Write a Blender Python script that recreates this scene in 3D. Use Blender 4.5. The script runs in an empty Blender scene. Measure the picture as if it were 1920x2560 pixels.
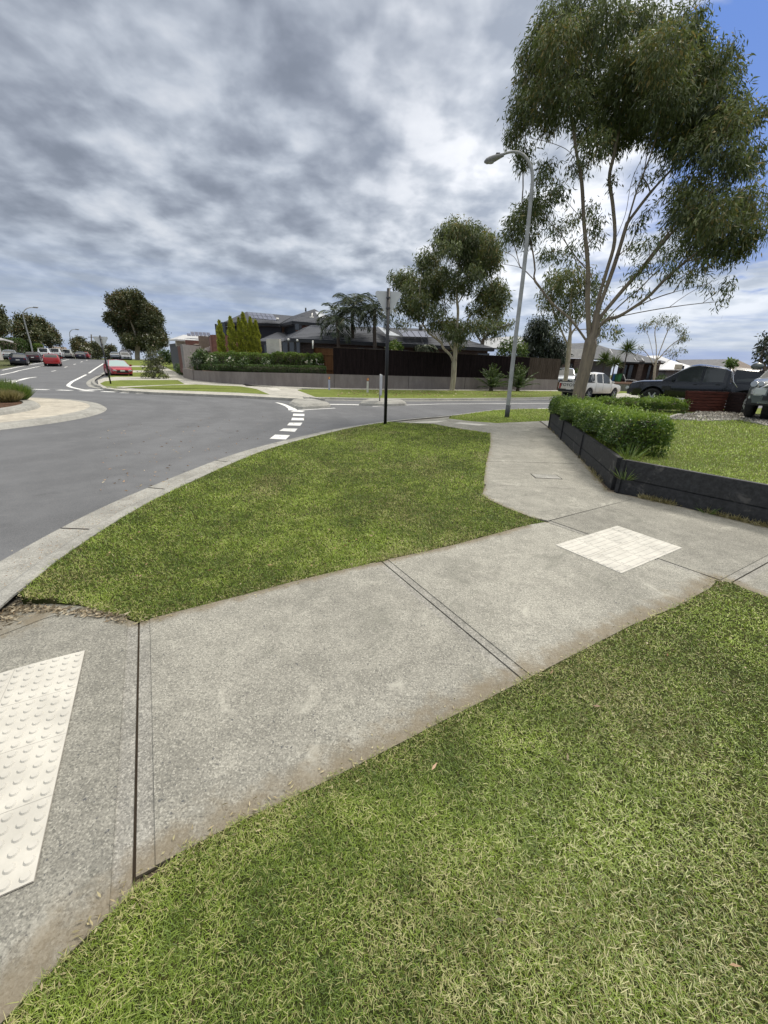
import bpy, bmesh, math, random
import numpy as np
from mathutils import Vector, Matrix
from mathutils.noise import noise as mnoise
PI=math.pi; R=math.radians
C=bpy.context.scene.collection
sc=bpy.context.scene
rnd=random.Random(5); nr=np.random.RandomState(7)

# ------------------------------------------------------------ camera, sky, sun, exposure
EYE=1.55; FPX=990.0; TILT=math.atan(0.034); PITCH=math.atan((1280-917)*math.cos(TILT)/FPX)
_F=Vector((0,math.cos(PITCH),-math.sin(PITCH))); _R0=Vector((1,0,0)); _U0=Vector((0,math.sin(PITCH),math.cos(PITCH)))
_Rt=_R0*math.cos(TILT)+_U0*math.sin(TILT); _Up=-_R0*math.sin(TILT)+_U0*math.cos(TILT)
cam=bpy.data.cameras.new('camera'); camo=bpy.data.objects.new('camera',cam); C.objects.link(camo)
cam.sensor_fit='VERTICAL'; cam.sensor_height=36.0; cam.lens=36.0*FPX/2560; cam.clip_start=0.05; cam.clip_end=3000
camo.matrix_world=Matrix(((_Rt.x,_Up.x,-_F.x,0),(_Rt.y,_Up.y,-_F.y,0),(_Rt.z,_Up.z,-_F.z,EYE),(0,0,0,1)))
sc.camera=camo
sc.view_settings.view_transform='Standard'; sc.view_settings.look='None'; sc.view_settings.gamma=1; sc.view_settings.exposure=0.88
try: sc.cycles.max_bounces=6; sc.cycles.transparent_max_bounces=4
except Exception: pass
SUN_AZ=R(48); SUN_EL=R(52)     # azimuth from +Y towards +X
sd=Vector((math.sin(SUN_AZ)*math.cos(SUN_EL),math.cos(SUN_AZ)*math.cos(SUN_EL),math.sin(SUN_EL)))
sun=bpy.data.lights.new('sun','SUN'); sun.energy=1.5; sun.angle=R(13); sun.color=(1,.93,.82)
suno=bpy.data.objects.new('sun',sun); C.objects.link(suno); suno.rotation_euler=sd.to_track_quat('Z','Y').to_euler()

def pdir(px,py):
    return (_F+_Rt*((px-960)/FPX)-_Up*((py-1280)/FPX))
class NT:
    def __init__(s,t): s.t=t; s.n=t.nodes; s.l=t.links
    def N(s,ty,**k):
        n=s.n.new(ty)
        for a,b in k.items():
            if a.startswith('i_'): n.inputs[a[2:]].default_value=b
            else: setattr(n,a,b)
        return n
    def L(s,a,b): s.l.new(a,b)
    def val(s,sock,v):
        if hasattr(v,'is_linked') or isinstance(v,bpy.types.NodeSocket): s.l.new(v,sock)
        else: sock.default_value=v
    def math(s,op,a,b=0.0,c=None,clamp=False):
        n=s.n.new('ShaderNodeMath'); n.operation=op; n.use_clamp=clamp
        s.val(n.inputs[0],a); s.val(n.inputs[1],b)
        if c is not None: s.val(n.inputs[2],c)
        return n.outputs[0]
    def mix(s,f,a,b,bt='MIX'):
        n=s.n.new('ShaderNodeMix'); n.data_type='RGBA'; n.blend_type=bt; n.clamp_factor=True
        s.val(n.inputs[0],f)
        for i,v in ((6,a),(7,b)):
            if isinstance(v,(tuple,list)): n.inputs[i].default_value=(v[0],v[1],v[2],1)
            else: s.l.new(v,n.inputs[i])
        return n.outputs[2]
    def ramp(s,f,stops,interp='LINEAR'):
        n=s.n.new('ShaderNodeValToRGB'); n.color_ramp.interpolation=interp
        e=n.color_ramp.elements
        while len(e)<len(stops): e.new(.5)
        for q,(p,c) in zip(e,stops):
            q.position=p; q.color=(c,c,c,1) if isinstance(c,(int,float)) else (c[0],c[1],c[2],1)
        s.l.new(f,n.inputs[0]); return n.outputs[0]
    def noise(s,vec,scale,detail=4,rough=.55,dist=0):
        n=s.n.new('ShaderNodeTexNoise'); n.inputs['Scale'].default_value=scale; n.inputs['Detail'].default_value=detail
        n.inputs['Roughness'].default_value=rough; n.inputs['Distortion'].default_value=dist
        if vec is not None: s.l.new(vec,n.inputs['Vector'])
        return n.outputs['Fac']
    def mapr(s,v,a,b,c=0.0,d=1.0,smooth=True):
        n=s.n.new('ShaderNodeMapRange'); n.interpolation_type='SMOOTHSTEP' if smooth else 'LINEAR'
        s.val(n.inputs[0],v); n.inputs[1].default_value=a; n.inputs[2].default_value=b; n.inputs[3].default_value=c; n.inputs[4].default_value=d
        return n.outputs[0]

def make_world():
    w=bpy.data.worlds.new('World'); sc.world=w; w.use_nodes=True
    t=NT(w.node_tree); t.n.clear()
    out=t.N('ShaderNodeOutputWorld'); bg=t.N('ShaderNodeBackground'); t.L(bg.outputs[0],out.inputs[0])
    sky=t.N('ShaderNodeTexSky'); sky.sky_type='NISHITA'; sky.sun_disc=False; sky.sun_elevation=SUN_EL; sky.sun_rotation=SUN_AZ
    co=t.N('ShaderNodeTexCoord').outputs['Generated']
    sep=t.N('ShaderNodeSeparateXYZ'); t.L(co,sep.inputs[0]); x,y,z=sep.outputs
    zz=t.math('ADD',t.math('MAXIMUM',z,0.0),0.24)
    cb=t.N('ShaderNodeCombineXYZ'); t.L(t.math('DIVIDE',x,zz),cb.inputs[0]); t.L(t.math('DIVIDE',y,zz),cb.inputs[1])
    uv=cb.outputs[0]
    def dotd(v):
        n=t.N('ShaderNodeVectorMath',operation='DOT_PRODUCT'); t.L(co,n.inputs[0]); v=v.normalized(); n.inputs[1].default_value=tuple(v); return n.outputs['Value']
    n1=t.noise(uv,1.9,3,.5,.2); n2=t.noise(uv,5.6,4,.5,.15); n3=t.noise(uv,.5,2,.5,0); n4=t.noise(uv,14.0,4,.55,.1)
    d=t.math('ADD',t.math('MULTIPLY',n1,.42),t.math('ADD',t.math('MULTIPLY',n2,.40),t.math('ADD',t.math('MULTIPLY',n3,.10),t.math('MULTIPLY',n4,.08))))
    cl=t.ramp(d,[(0.40,(.225,.255,.305)),(0.455,(.31,.345,.41)),(0.50,(.43,.475,.545)),(0.545,(.60,.65,.72)),(.61,(.88,.91,.95))])
    # brighter cloud where the sun stands behind it
    br=t.mapr(dotd(pdir(1620,380)),.80,.975)
    cl=t.mix(t.math('MULTIPLY',br,.72),cl,t.ramp(d,[(.42,(.46,.51,.60)),(.49,(.80,.84,.90)),(.55,(1.18,1.18,1.20))]))
    # darker lavender bank, upper left
    dk=t.mapr(dotd(pdir(250,0)),.72,.985)
    cl=t.mix(t.math('MULTIPLY',dk,.45),cl,t.ramp(d,[(.42,(.21,.23,.28)),(.56,(.38,.41,.475))]))
    # low pale band towards the horizon, streaked
    sv=t.N('ShaderNodeCombineXYZ'); t.L(t.math('MULTIPLY',x,1.6),sv.inputs[0]); t.L(t.math('MULTIPLY',y,1.6),sv.inputs[1]); t.L(t.math('MULTIPLY',z,15.0),sv.inputs[2])
    st=t.noise(sv.outputs[0],1.9,5,.55,.35)
    low=t.mapr(z,.04,.24,1,0)
    cl=t.mix(t.math('MULTIPLY',low,.8),cl,t.ramp(st,[(.36,(.31,.39,.56)),(.5,(.42,.50,.65)),(.66,(.58,.64,.75))]))
    # openings of blue
    gap=t.math('ADD',dotd(pdir(2200,120)),t.math('MULTIPLY',t.math('SUBTRACT',n2,.5),.07))
    g1=t.mapr(gap,.968,.979)
    g2=t.math('MULTIPLY',t.mapr(dotd(pdir(1850,800)),.93,.985),t.mapr(st,.60,.42))
    g3=t.math('MULTIPLY',t.mapr(z,.05,.2,.75,0),t.mapr(st,.52,.38))
    blue=t.mix(t.mapr(z,.02,.5),(.30,.39,.64),(.125,.255,.66))
    g=t.math('MAXIMUM',g1,t.math('MAXIMUM',t.math('MULTIPLY',g2,.9),t.math('MULTIPLY',g3,.55)))
    cl=t.mix(g,cl,blue)
    # the overcast brightens towards the zenith; out of view it is raised and warmed to light the ground
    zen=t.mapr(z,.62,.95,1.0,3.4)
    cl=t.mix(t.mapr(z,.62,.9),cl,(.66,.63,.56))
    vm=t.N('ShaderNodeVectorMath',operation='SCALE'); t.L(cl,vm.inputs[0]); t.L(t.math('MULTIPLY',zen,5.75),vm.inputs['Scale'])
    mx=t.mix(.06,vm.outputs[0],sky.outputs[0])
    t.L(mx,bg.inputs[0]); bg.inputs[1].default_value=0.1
make_world()

# ------------------------------------------------------------ placing
def smooth(a,b,x):
    t=max(0,min(1,(x-a)/(b-a))); return t*t*(3-2*t)
def hz(x,y):
    az=math.degrees(math.atan2(x,y)); D=math.hypot(x,y)
    w=1-smooth(-25,-21,az)
    if az<-110: w=0
    D2=y-42
    if D2<=0: return 0
    p=min(.028*D2,1.17)
    if y>94: p-=.03*min(y-94,60)
    return w*p
def on(px,py,z=0.0):
    d=pdir(px,py); D0=math.hypot(d.x,d.y); s=1.0; prev=None
    D=.3
    while D<400:
        X=d.x*D/D0; Y=d.y*D/D0; Z=EYE+d.z*D/D0
        if Z<=hz(X,Y)+z:
            a,b=D-.25,D
            for _ in range(24):
                m=(a+b)/2
                if EYE+d.z*m/D0<=hz(d.x*m/D0,d.y*m/D0)+z: b=m
                else: a=m
            return Vector((d.x*b/D0,d.y*b/D0,EYE+d.z*b/D0))
        D+=.25
    return on(px,py+.25,z)
def at(px,py,D):
    d=pdir(px,py); s=D/math.hypot(d.x,d.y); return Vector((d.x*s,d.y*s,EYE+d.z*s))
def aty(px,py,Y):
    d=pdir(px,py); s=Y/d.y; return Vector((d.x*s,Y,EYE+d.z*s))
def P2(L,z=0.0): return [on(a,b,z) for a,b in L]

# ------------------------------------------------------------ object helpers
def tag(o,label=None,cat=None,group=None,kind=None):
    if label: o['label']=label
    if cat: o['category']=cat
    if group: o['group']=group
    if kind: o['kind']=kind
    return o
def empty(name,loc,rz=0,label=None,cat=None,group=None):
    o=bpy.data.objects.new(name,None); C.objects.link(o); o.location=loc; o.rotation_euler=(0,0,rz); o.empty_display_size=.2
    return tag(o,label,cat,group)
def link(name,me,mat=None,parent=None):
    o=bpy.data.objects.new(name,me); C.objects.link(o)
    if mat is not None:
        for m in (mat if isinstance(mat,(list,tuple)) else [mat]): me.materials.append(m)
    if parent is not None: o.parent=parent
    return o
def from_bm(name,bm,mat=None,parent=None,smooth=False,angle=None):
    me=bpy.data.meshes.new(name)
    if smooth:
        for f in bm.faces: f.smooth=True
        if angle:
            bm.edges.ensure_lookup_table()
            for e in bm.edges:
                if len(e.link_faces)==2 and e.calc_face_angle(0)>R(angle): e.smooth=False
    bm.to_mesh(me); bm.free()
    return link(name,me,mat,parent)
def pyd(name,verts,faces,mat=None,parent=None,smooth=False):
    me=bpy.data.meshes.new(name); me.from_pydata([tuple(v) for v in verts],[],faces); me.update()
    if smooth: me.polygons.foreach_set('use_smooth',[True]*len(me.polygons))
    return link(name,me,mat,parent)
def box(bm,c,s,rot=None):
    """box of size s centred on c, optionally rotated by a matrix"""
    M=Matrix.Translation(c)@(rot.to_4x4() if rot is not None else Matrix.Identity(4))@Matrix.Diagonal((s[0],s[1],s[2],1))
    return bmesh.ops.create_cube(bm,size=1,matrix=M)['verts']
def obox(bm,a,b,w,z0,z1):
    """wall-like box from plan point a to b, width w, between z0 and z1"""
    a=Vector((a[0],a[1],0)); b=Vector((b[0],b[1],0)); d=b-a; L=d.length
    rot=Matrix.Rotation(math.atan2(d.y,d.x),3,'Z'); c=(a+b)/2; c.z=(z0+z1)/2
    return box(bm,c,(L,w,z1-z0),rot)
def tube(bm,pts,rad,seg=8,cap=True):
    pts=[Vector(p) for p in pts]; rings=[]; n=len(pts); up=Vector((0,0,1))
    prevx=None
    for i,p in enumerate(pts):
        d=(pts[min(i+1,n-1)]-pts[max(i-1,0)]).normalized()
        if prevx is None:
            x=d.orthogonal().normalized()
        else:
            x=(prevx-d*prevx.dot(d)); x=x.normalized() if x.length>1e-6 else d.orthogonal().normalized()
        prevx=x; y=d.cross(x); r=rad[i] if isinstance(rad,(list,tuple)) else rad
        rings.append([bm.verts.new(p+(x*math.cos(2*PI*k/seg)+y*math.sin(2*PI*k/seg))*r) for k in range(seg)])
    for a,b in zip(rings,rings[1:]):
        for k in range(seg):
            f=bm.faces.new((a[k],a[(k+1)%seg],b[(k+1)%seg],b[k])); f.smooth=True
    if cap:
        bm.faces.new(rings[0][::-1]); bm.faces.new(rings[-1])
def cyl(bm,c,r,h,seg=24,r2=None,axis='Z'):
    M=Matrix.Translation(c)
    if axis=='Y': M=M@Matrix.Rotation(PI/2,4,'X')
    if axis=='X': M=M@Matrix.Rotation(PI/2,4,'Y')
    return bmesh.ops.create_cone(bm,cap_ends=True,segments=seg,radius1=r,radius2=r if r2 is None else r2,depth=h,matrix=M)['verts']

def mat_new(name):
    m=bpy.data.materials.new(name); m.use_nodes=True; t=NT(m.node_tree); b=t.n['Principled BSDF']; return m,t,b
def coords(t,kind='Object'):
    return t.N('ShaderNodeTexCoord').outputs[kind]
def bump(t,b,h,strength=.3,dist=.01):
    n=t.N('ShaderNodeBump'); n.inputs['Strength'].default_value=strength; n.inputs['Distance'].default_value=dist
    t.L(h,n.inputs['Height']); t.L(n.outputs[0],b.inputs['Normal'])
def plain(name,col,rough=.6,metal=0,var=.12,scale=3,coat=0,spec=.5,bmp=0):
    m,t,b=mat_new(name); co=coords(t)
    f=t.noise(co,scale,5,.6)
    c=t.mix(t.mapr(f,.3,.7,0,1),tuple(v*(1-var) for v in col),tuple(min(1,v*(1+var)) for v in col)); t.L(c,b.inputs['Base Color'])
    b.inputs['Roughness'].default_value=rough; b.inputs['Metallic'].default_value=metal; b.inputs['Coat Weight'].default_value=coat
    b.inputs['Specular IOR Level'].default_value=spec
    if bmp: bump(t,b,t.noise(co,scale*12,4),.3,bmp)
    return m

# ------------------------------------------------------------ materials of the ground
def m_concrete(name,base,dark=.5,speck=True,warm=(.165,.135,.09)):
    m,t,b=mat_new(name); co=coords(t)
    big=t.noise(co,1.3,5,.6); mid=t.noise(co,7,5,.6); fine=t.noise(co,105,4,.75); f2=t.noise(co,45,4,.75)
    lo=tuple(v*.72 for v in base); hi=tuple(min(1,v*1.22) for v in base)
    c=t.mix(t.mapr(t.math('ADD',t.math('MULTIPLY',big,.55),t.math('MULTIPLY',mid,.45)),.34,.64),lo,hi)
    c=t.mix(t.mapr(fine,.42,.51,.55,0),c,tuple(v*.5 for v in base))
    c=t.mix(t.mapr(f2,.40,.50,.45,0),c,tuple(v*.55 for v in base))
    c=t.mix(t.mapr(fine,.54,.70,0,.65),c,tuple(min(1,v*1.6) for v in base))
    if speck:
        v=t.N('ShaderNodeTexVoronoi'); v.inputs['Scale'].default_value=46; wp=t.N('ShaderNodeVectorMath',operation='ADD'); nz=t.N('ShaderNodeTexNoise'); nz.inputs['Scale'].default_value=60; t.L(co,nz.inputs['Vector']); ws=t.N('ShaderNodeVectorMath',operation='SCALE'); t.L(nz.outputs['Color'],ws.inputs[0]); ws.inputs['Scale'].default_value=.022; t.L(co,wp.inputs[0]); t.L(ws.outputs[0],wp.inputs[1]); t.L(wp.outputs[0],v.inputs['Vector'])
        wn=t.N('ShaderNodeSeparateColor'); t.L(v.outputs['Color'],wn.inputs[0])
        pick=t.math('GREATER_THAN',wn.outputs[0],.52); rad=t.math('MULTIPLY',t.math('POWER',wn.outputs[1],3),.17)
        dot=t.math('MULTIPLY',pick,t.math('LESS_THAN',v.outputs['Distance'],t.math('ADD',rad,.10)))
        c=t.mix(t.math('MULTIPLY',dot,dark),c,(.075,.078,.085))
    if speck:
        vv=t.N('ShaderNodeTexVoronoi'); vv.inputs['Scale'].default_value=170; t.L(co,vv.inputs['Vector']); sv_=t.N('ShaderNodeSeparateColor'); t.L(vv.outputs['Color'],sv_.inputs[0])
        c=t.mix(t.mapr(sv_.outputs[0],.62,1.0,0,.60),c,(base[0]*.35,base[1]*.36,base[2]*.38)); c=t.mix(t.mapr(sv_.outputs[1],.72,1.0,0,.42),c,tuple(min(1,v*2.0) for v in base))
        mp=t.N('ShaderNodeMapping'); mp.inputs['Rotation'].default_value=(0,0,.9); mp.inputs['Scale'].default_value=(3,60,1); t.L(co,mp.inputs[0]); br=t.noise(mp.outputs[0],1.6,4,.6)
        c=t.mix(t.mapr(br,.50,.72,0,.22),c,tuple(min(1,v*1.5) for v in base))
        sc1=t.noise(co,2.6,6,.7,1.2); c=t.mix(t.mapr(sc1,.57,.68,0,.5),c,tuple(min(1,v*1.55) for v in base)); c=t.mix(t.mapr(sc1,.46,.30,0,.45),c,(base[0]*.50,base[1]*.52,base[2]*.50))
    at_=t.N('ShaderNodeAttribute',attribute_name='dirt')
    dn=t.noise(co,9,5,.65)
    df=t.mapr(t.math('ADD',at_.outputs['Fac'],t.math('MULTIPLY',t.math('SUBTRACT',dn,.5),1.5)),.30,1.0,0,.72)
    c=t.mix(df,c,t.mix(dn,tuple(v*.75 for v in warm),tuple(v*1.35 for v in warm)))
    t.L(c,b.inputs['Base Color']); b.inputs['Roughness'].default_value=.9; b.inputs['Specular IOR Level'].default_value=.25
    bump(t,b,t.math('ADD',fine,f2),.5,.004)
    return m
M_conc=m_concrete('path concrete',(.285,.277,.243),.85)
M_concs=[M_conc]+[m_concrete('path concrete, other pour',tuple(v*k for v in (.285,.277,.243)),.85) for k in (.90,1.10)]
M_band=m_concrete('tooled concrete',(.285,.277,.25),.4)
M_kerb=m_concrete('kerb concrete',(.33,.325,.30),0,False)
M_far=m_concrete('pale concrete',(.44,.425,.38),0,False)
M_sand=m_concrete('sandy apron concrete',(.46,.425,.36),0,False)
M_gap=plain('joint dirt',(.035,.03,.025),.95)
M_bed=plain('brown dirt under the path',(.085,.065,.045),.95)
def m_asphalt():
    m,t,b=mat_new('asphalt'); co=coords(t)
    big=t.noise(co,.35,4,.6); fine=t.noise(co,120,3,.8); mid=t.noise(co,3,5,.6)
    c=t.mix(t.mapr(t.math('ADD',t.math('MULTIPLY',big,.6),t.math('MULTIPLY',mid,.4)),.35,.65),(.100,.104,.112),(.145,.150,.160))
    vd=t.N('ShaderNodeVectorMath',operation='DISTANCE'); t.L(co,vd.inputs[0]); vd.inputs[1].default_value=(-14.2,10.9,-.12)
    wob=t.math('ADD',vd.outputs['Value'],t.math('MULTIPLY',t.noise(co,.25,3,.5),1.2)); band=t.math('SINE',t.math('MULTIPLY',wob,3.4)); c=t.mix(t.mapr(band,.2,1,0,.30),c,(.072,.075,.082))
    strk=t.noise(co,.9,6,.7,1.5); c=t.mix(t.mapr(strk,.58,.70,0,.35),c,(.17,.172,.178)); c=t.mix(t.mapr(strk,.40,.30,0,.4),c,(.065,.067,.072))
    c=t.mix(t.mapr(fine,.4,.7,0,.6),c,(.19,.19,.195)); c=t.mix(t.mapr(fine,.30,.42,.6,0),c,(.045,.046,.05))
    t.L(c,b.inputs['Base Color']); b.inputs['Roughness'].default_value=.85; b.inputs['Specular IOR Level'].default_value=.3
    bump(t,b,fine,.6,.006); return m
M_asph=m_asphalt()
def m_turf(name,a,b_,dry,scale=1.0):
    m,t,b=mat_new(name); co=coords(t)
    n1=t.noise(co,.9*scale,5,.6); n2=t.noise(co,30*scale,4,.7); n3=t.noise(co,6*scale,4,.6)
    c=t.mix(t.mapr(n2,.3,.7),a,b_); c=t.mix(t.mapr(n3,.42,.75,0,.55),c,dry); c=t.mix(t.mapr(n1,.35,.65,0,.4),c,tuple(v*.7 for v in a))
    t.L(c,b.inputs['Base Color']); b.inputs['Roughness'].default_value=.95; b.inputs['Specular IOR Level'].default_value=.1
    bump(t,b,n2,.8,.03); return m
M_soil=m_turf('thatch under the grass',(.030,.040,.012),(.06,.07,.02),(.11,.09,.04),2)
M_turf=m_turf('mown turf',(.105,.145,.03),(.20,.24,.055),(.27,.25,.10))
M_land=m_turf('distant ground',(.07,.09,.035),(.12,.13,.06),(.17,.15,.09),.2)
M_mulch=m_turf('bark mulch',(.05,.03,.02),(.13,.075,.05),(.20,.13,.09),2)
M_gravel=plain('crushed stone',(.42,.40,.37),.95,0,.45,26,bmp=.02)
def m_paint():
    m,t,b=mat_new('road paint'); co=coords(t)
    f=t.noise(co,55,4,.7); g=t.noise(co,5,4,.6)
    c=t.mix(t.mapr(t.math('ADD',f,t.math('MULTIPLY',g,.4)),.52,.62,.75,0),(.74,.74,.72),(.25,.25,.26)); t.L(c,b.inputs['Base Color']); b.inputs['Roughness'].default_value=.7; return m
M_paint=m_paint()

# ------------------------------------------------------------ ground geometry
def grid_cut(bm,step):
    xs=[v.co.x for v in bm.verts]; ys=[v.co.y for v in bm.verts]
    for ax,lo,hi in ((0,min(xs),max(xs)),(1,min(ys),max(ys))):
        k=math.ceil(lo/step)*step
        while k<hi:
            co=[0,0,0]; co[ax]=k; no=[0,0,0]; no[ax]=1
            bmesh.ops.bisect_plane(bm,geom=bm.verts[:]+bm.edges[:]+bm.faces[:],plane_co=co,plane_no=no); k+=step
def slab(name,pts,z,th,mat,step=None,kind='structure',dirt=None,follow=True,obj=True,zfun=None):
    """flat slab with the plan outline pts, its top at z above the land, th thick"""
    bm=bmesh.new(); vs=[bm.verts.new((p[0],p[1],0)) for p in pts]; f=bm.faces.new(vs)
    if f.calc_area()<1e-6: pass
    f.normal_update()
    if f.normal.z<0: f.normal_flip()
    bmesh.ops.triangulate(bm,faces=[f],ngon_method='EAR_CLIP')
    bmesh.ops.join_triangles(bm,faces=bm.faces[:],angle_face_threshold=3,angle_shape_threshold=3)
    if step: grid_cut(bm,step)
    top=bm.faces[:]
    if th:
        r=bmesh.ops.extrude_face_region(bm,geom=top)
        nv=[e for e in r['geom'] if isinstance(e,bmesh.types.BMVert)]
        new=set(nv)
        for v in bm.verts: v.co.z=0 if v in new else -th
        for fc in top:
            if fc.is_valid and all(v not in new for v in fc.verts): bmesh.ops.delete(bm,geom=[fc],context='FACES_ONLY')
    bmesh.ops.recalc_face_normals(bm,faces=bm.faces)
    if not th:
        for fc in bm.faces:
            if fc.normal.z<0: fc.normal_flip()
    for v in bm.verts: v.co.z+=z+(hz(v.co.x,v.co.y) if follow else 0)+(zfun(v.co.x,v.co.y) if zfun else 0)
    o=from_bm(name,bm,mat)
    if dirt:
        a=o.data.attributes.new('dirt','FLOAT','POINT'); a.data.foreach_set('value',[dirt(v.co.x,v.co.y) for v in o.data.vertices])
    if kind: o['kind']=kind
    return o
def seglen(p,a,b):
    ax,ay=a[0],a[1]; dx,dy=b[0]-ax,b[1]-ay; L=dx*dx+dy*dy
    t=max(0,min(1,((p[0]-ax)*dx+(p[1]-ay)*dy)/L)) if L>0 else 0
    return math.hypot(p[0]-ax-t*dx,p[1]-ay-t*dy)
def pldist(p,L): return min(seglen(p,a,b) for a,b in zip(L,L[1:]))
def sweep(name,line,prof,mat,closed=False,kind='structure',parent=None,follow=True,drop=None):
    """profile (offset to the left of travel, z) carried along a plan line"""
    line=[Vector((p[0],p[1])) for p in line]; n=len(line); bm=bmesh.new(); rows=[]
    for i,p in enumerate(line):
        a=line[(i-1)%n] if (i>0 or closed) else p; b=line[(i+1)%n] if (i<n-1 or closed) else p
        d1=(p-a); d2=(b-p)
        if d1.length<1e-6: d1=d2
        if d2.length<1e-6: d2=d1
        d1.normalize(); d2.normalize(); d=(d1+d2).normalized(); nn=Vector((-d.y,d.x)); k=1/max(.5,nn.dot(Vector((-d1.y,d1.x))))
        h=hz(p.x,p.y) if follow else 0
        dr=drop(p.x,p.y) if drop else 0
        rows.append([bm.verts.new((p.x+nn.x*o*k,p.y+nn.y*o*k,(z if z<-.1 else max(z-dr,-.1005))+h)) for o,z in prof])
    R_=rows+[rows[0]] if closed else rows
    for a,b in zip(R_,R_[1:]):
        for k in range(len(prof)-1): bm.faces.new((a[k],b[k],b[k+1],a[k+1]))
    bmesh.ops.recalc_face_normals(bm,faces=bm.faces)
    if sum(f.normal.z*f.calc_area() for f in bm.faces)<0: bmesh.ops.reverse_faces(bm,faces=bm.faces)
    o=from_bm(name,bm,mat,parent)
    if kind: o['kind']=kind
    return o
def spline(pts,k=6):
    P=[Vector((p[0],p[1],p[2] if len(p)>2 else 0)) for p in pts]; out=[]
    for i in range(len(P)-1):
        a=P[max(i-1,0)]; b=P[i]; c=P[i+1]; d=P[min(i+2,len(P)-1)]
        for j in range(k):
            t=j/k; out.append(.5*((2*b)+(c-a)*t+(2*a-5*b+4*c-d)*t*t+(3*b-a-3*c+d)*t**3))
    out.append(P[-1]); return out

# land to the horizon
def land():
    bm=bmesh.new(); rings=[]; Ds=[.01,1,2,4,8,16,30,42]+list(range(46,150,4))+[160,220,320,500,900,1600]; n=180
    for D in Ds:
        r=[]
        for k in range(n):
            a=2*PI*k/n; x=math.sin(a)*D; y=math.cos(a)*D; r.append(bm.verts.new((x,y,hz(x,y)-.16)))
        rings.append(r)
    for a,b in zip(rings,rings[1:]):
        for k in range(n): bm.faces.new((a[k],b[k],b[(k+1)%n],a[(k+1)%n]))
    bmesh.ops.recalc_face_normals(bm,faces=bm.faces)
    if sum(f.normal.z for f in bm.faces)<0: bmesh.ops.reverse_faces(bm,faces=bm.faces)
    o=from_bm('ground',bm,M_land); o['kind']='structure'
land()
# asphalt: one sheet under the whole junction and both streets
DIR=Vector((-.524,.852)); NRM=Vector((.852,.524))
road=[(-9,-14),(-2.0,-14),(-2.0,2),(2,13),(6.5,17.6),(12,18.5),(48,33.4),(48,44),(12,30),(-2,23)]
Rr=on(283,915); Lr=on(0,920)
far=[Rr+Vector((DIR.x,DIR.y,0))*(95), Lr+Vector((DIR.x,DIR.y,0))*75]
road_out=[(-2.3,-14),(-1.9,2.5),(0.5,11),(4,16),(8,19),(22,22),(48,33),(44,46),(12,31.5),(0,24),(-14,24),(-19,28),(Rr.x+.3,Rr.y),tuple(far[0][:2]),tuple(far[1][:2]),(Lr.x,Lr.y),(-40,30),(-60,10),(-60,-14)]
slab('road',road_out,-.12,0,M_asph,4)

# kerb line of the near corner
kA=[(-2.05,-6),(-2.25,-1),(-2.42,1.4),(-2.52,2.33),(-2.62,2.84),(-2.68,3.4),(-2.71,3.95),(-2.70,4.5),(-2.64,5.1),(-2.53,6.06),(-2.33,7.22),(-2.02,8.23),(-1.58,9.3),(-1.05,10.45),(-.44,11.45),(.12,12.2),(.9,13.05),(1.9,13.95),(2.75,14.9),(3.6,15.95),(4.4,16.9),(5.3,17.62),(6.4,18.2),(7.7,18.7),(12,20.2),(20,23.2),(45,33.5)]
kAs=spline(kA,5)
kprof=[(0,-.01),(0.0,0.004),(.11,0.004),(.15,-.012),(.215,-.095),(.26,-.113),(.60,-.104),(.605,-.15)]
sweep('kerb',kAs,kprof,M_kerb,drop=lambda x,y: .088*(1-smooth(1.75,2.35,y)))
# expansion gaps of the gutter
bm=bmesh.new()
for i in (28,40,48,56,63,70,77,84,92,100,108):
    if i<len(kAs)-1:
        p=kAs[i]; d=(kAs[i+1]-p).normalized(); n_=Vector((-d.y,d.x,0)); q=[p+n_*.262-d*.008,p+n_*.598-d*.008,p+n_*.598+d*.008,p+n_*.262+d*.008]
        zz=[-.1085,-.0995,-.0995,-.1085]; bm.faces.new([bm.verts.new((v.x,v.y,z)) for v,z in zip(q,zz)])
o=from_bm('kerb_joints',bm,M_gap); o['kind']='structure'

# outlines of turf and path, from the corner outward
A_right=[(1.39,11.98),(2.04,11.16),(2.72,10.54),(2.4,9.16),(1.75,6.8),(1.43,5.53),(1.30,5.05),(1.35,4.80),(1.48,4.53),(1.66,4.25),(1.79,4.09)]
A_bot=[(1.54,3.97),(0.93,3.57),(0.62,3.37),(-0.01,3.02),(-0.39,2.80),(-0.69,2.62),(-0.97,2.43),(-1.35,2.19),(-1.51,2.08),(-1.72,2.15),(-1.99,2.24),(-2.26,2.30),(-2.47,2.32)]
near_edge=[(-3.2,-2.2),(-1.6,-.45),(-1.05,.22),(-.84,.58),(-.74,.74),(-.62,.86),(-.48,.95),(-.29,1.05),(-.07,1.18),(.29,1.40),(.78,1.69),(1.11,1.89),(1.66,2.22),(2.15,2.48),(2.6,2.76),(2.72,2.88),(2.84,2.86)]
near_edge2=[(2.84,2.86),(2.94,2.64),(3.3,2.0),(4.4,0.2),(5.4,-1.6)]
wall_near=[(3.17,5.42),(3.33,5.27),(3.85,4.76),(4.31,4.16),(6.6,1.3),(7.6,0)]
wall_side=[(3.17,5.42),(3.82,7.68),(4.41,10.06),(4.80,11.88)]
B_pts=[(2.16,14.1),(2.04,13.5),(2.71,12.95),(3.46,12.72),(5.56,13.84)]
vergeA=[(p.x,p.y) for p in kAs if 2.33<=p.y<=12.25 and p.x<.13]+[(.3,12.05),(.75,12.0)]+A_right+A_bot
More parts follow.
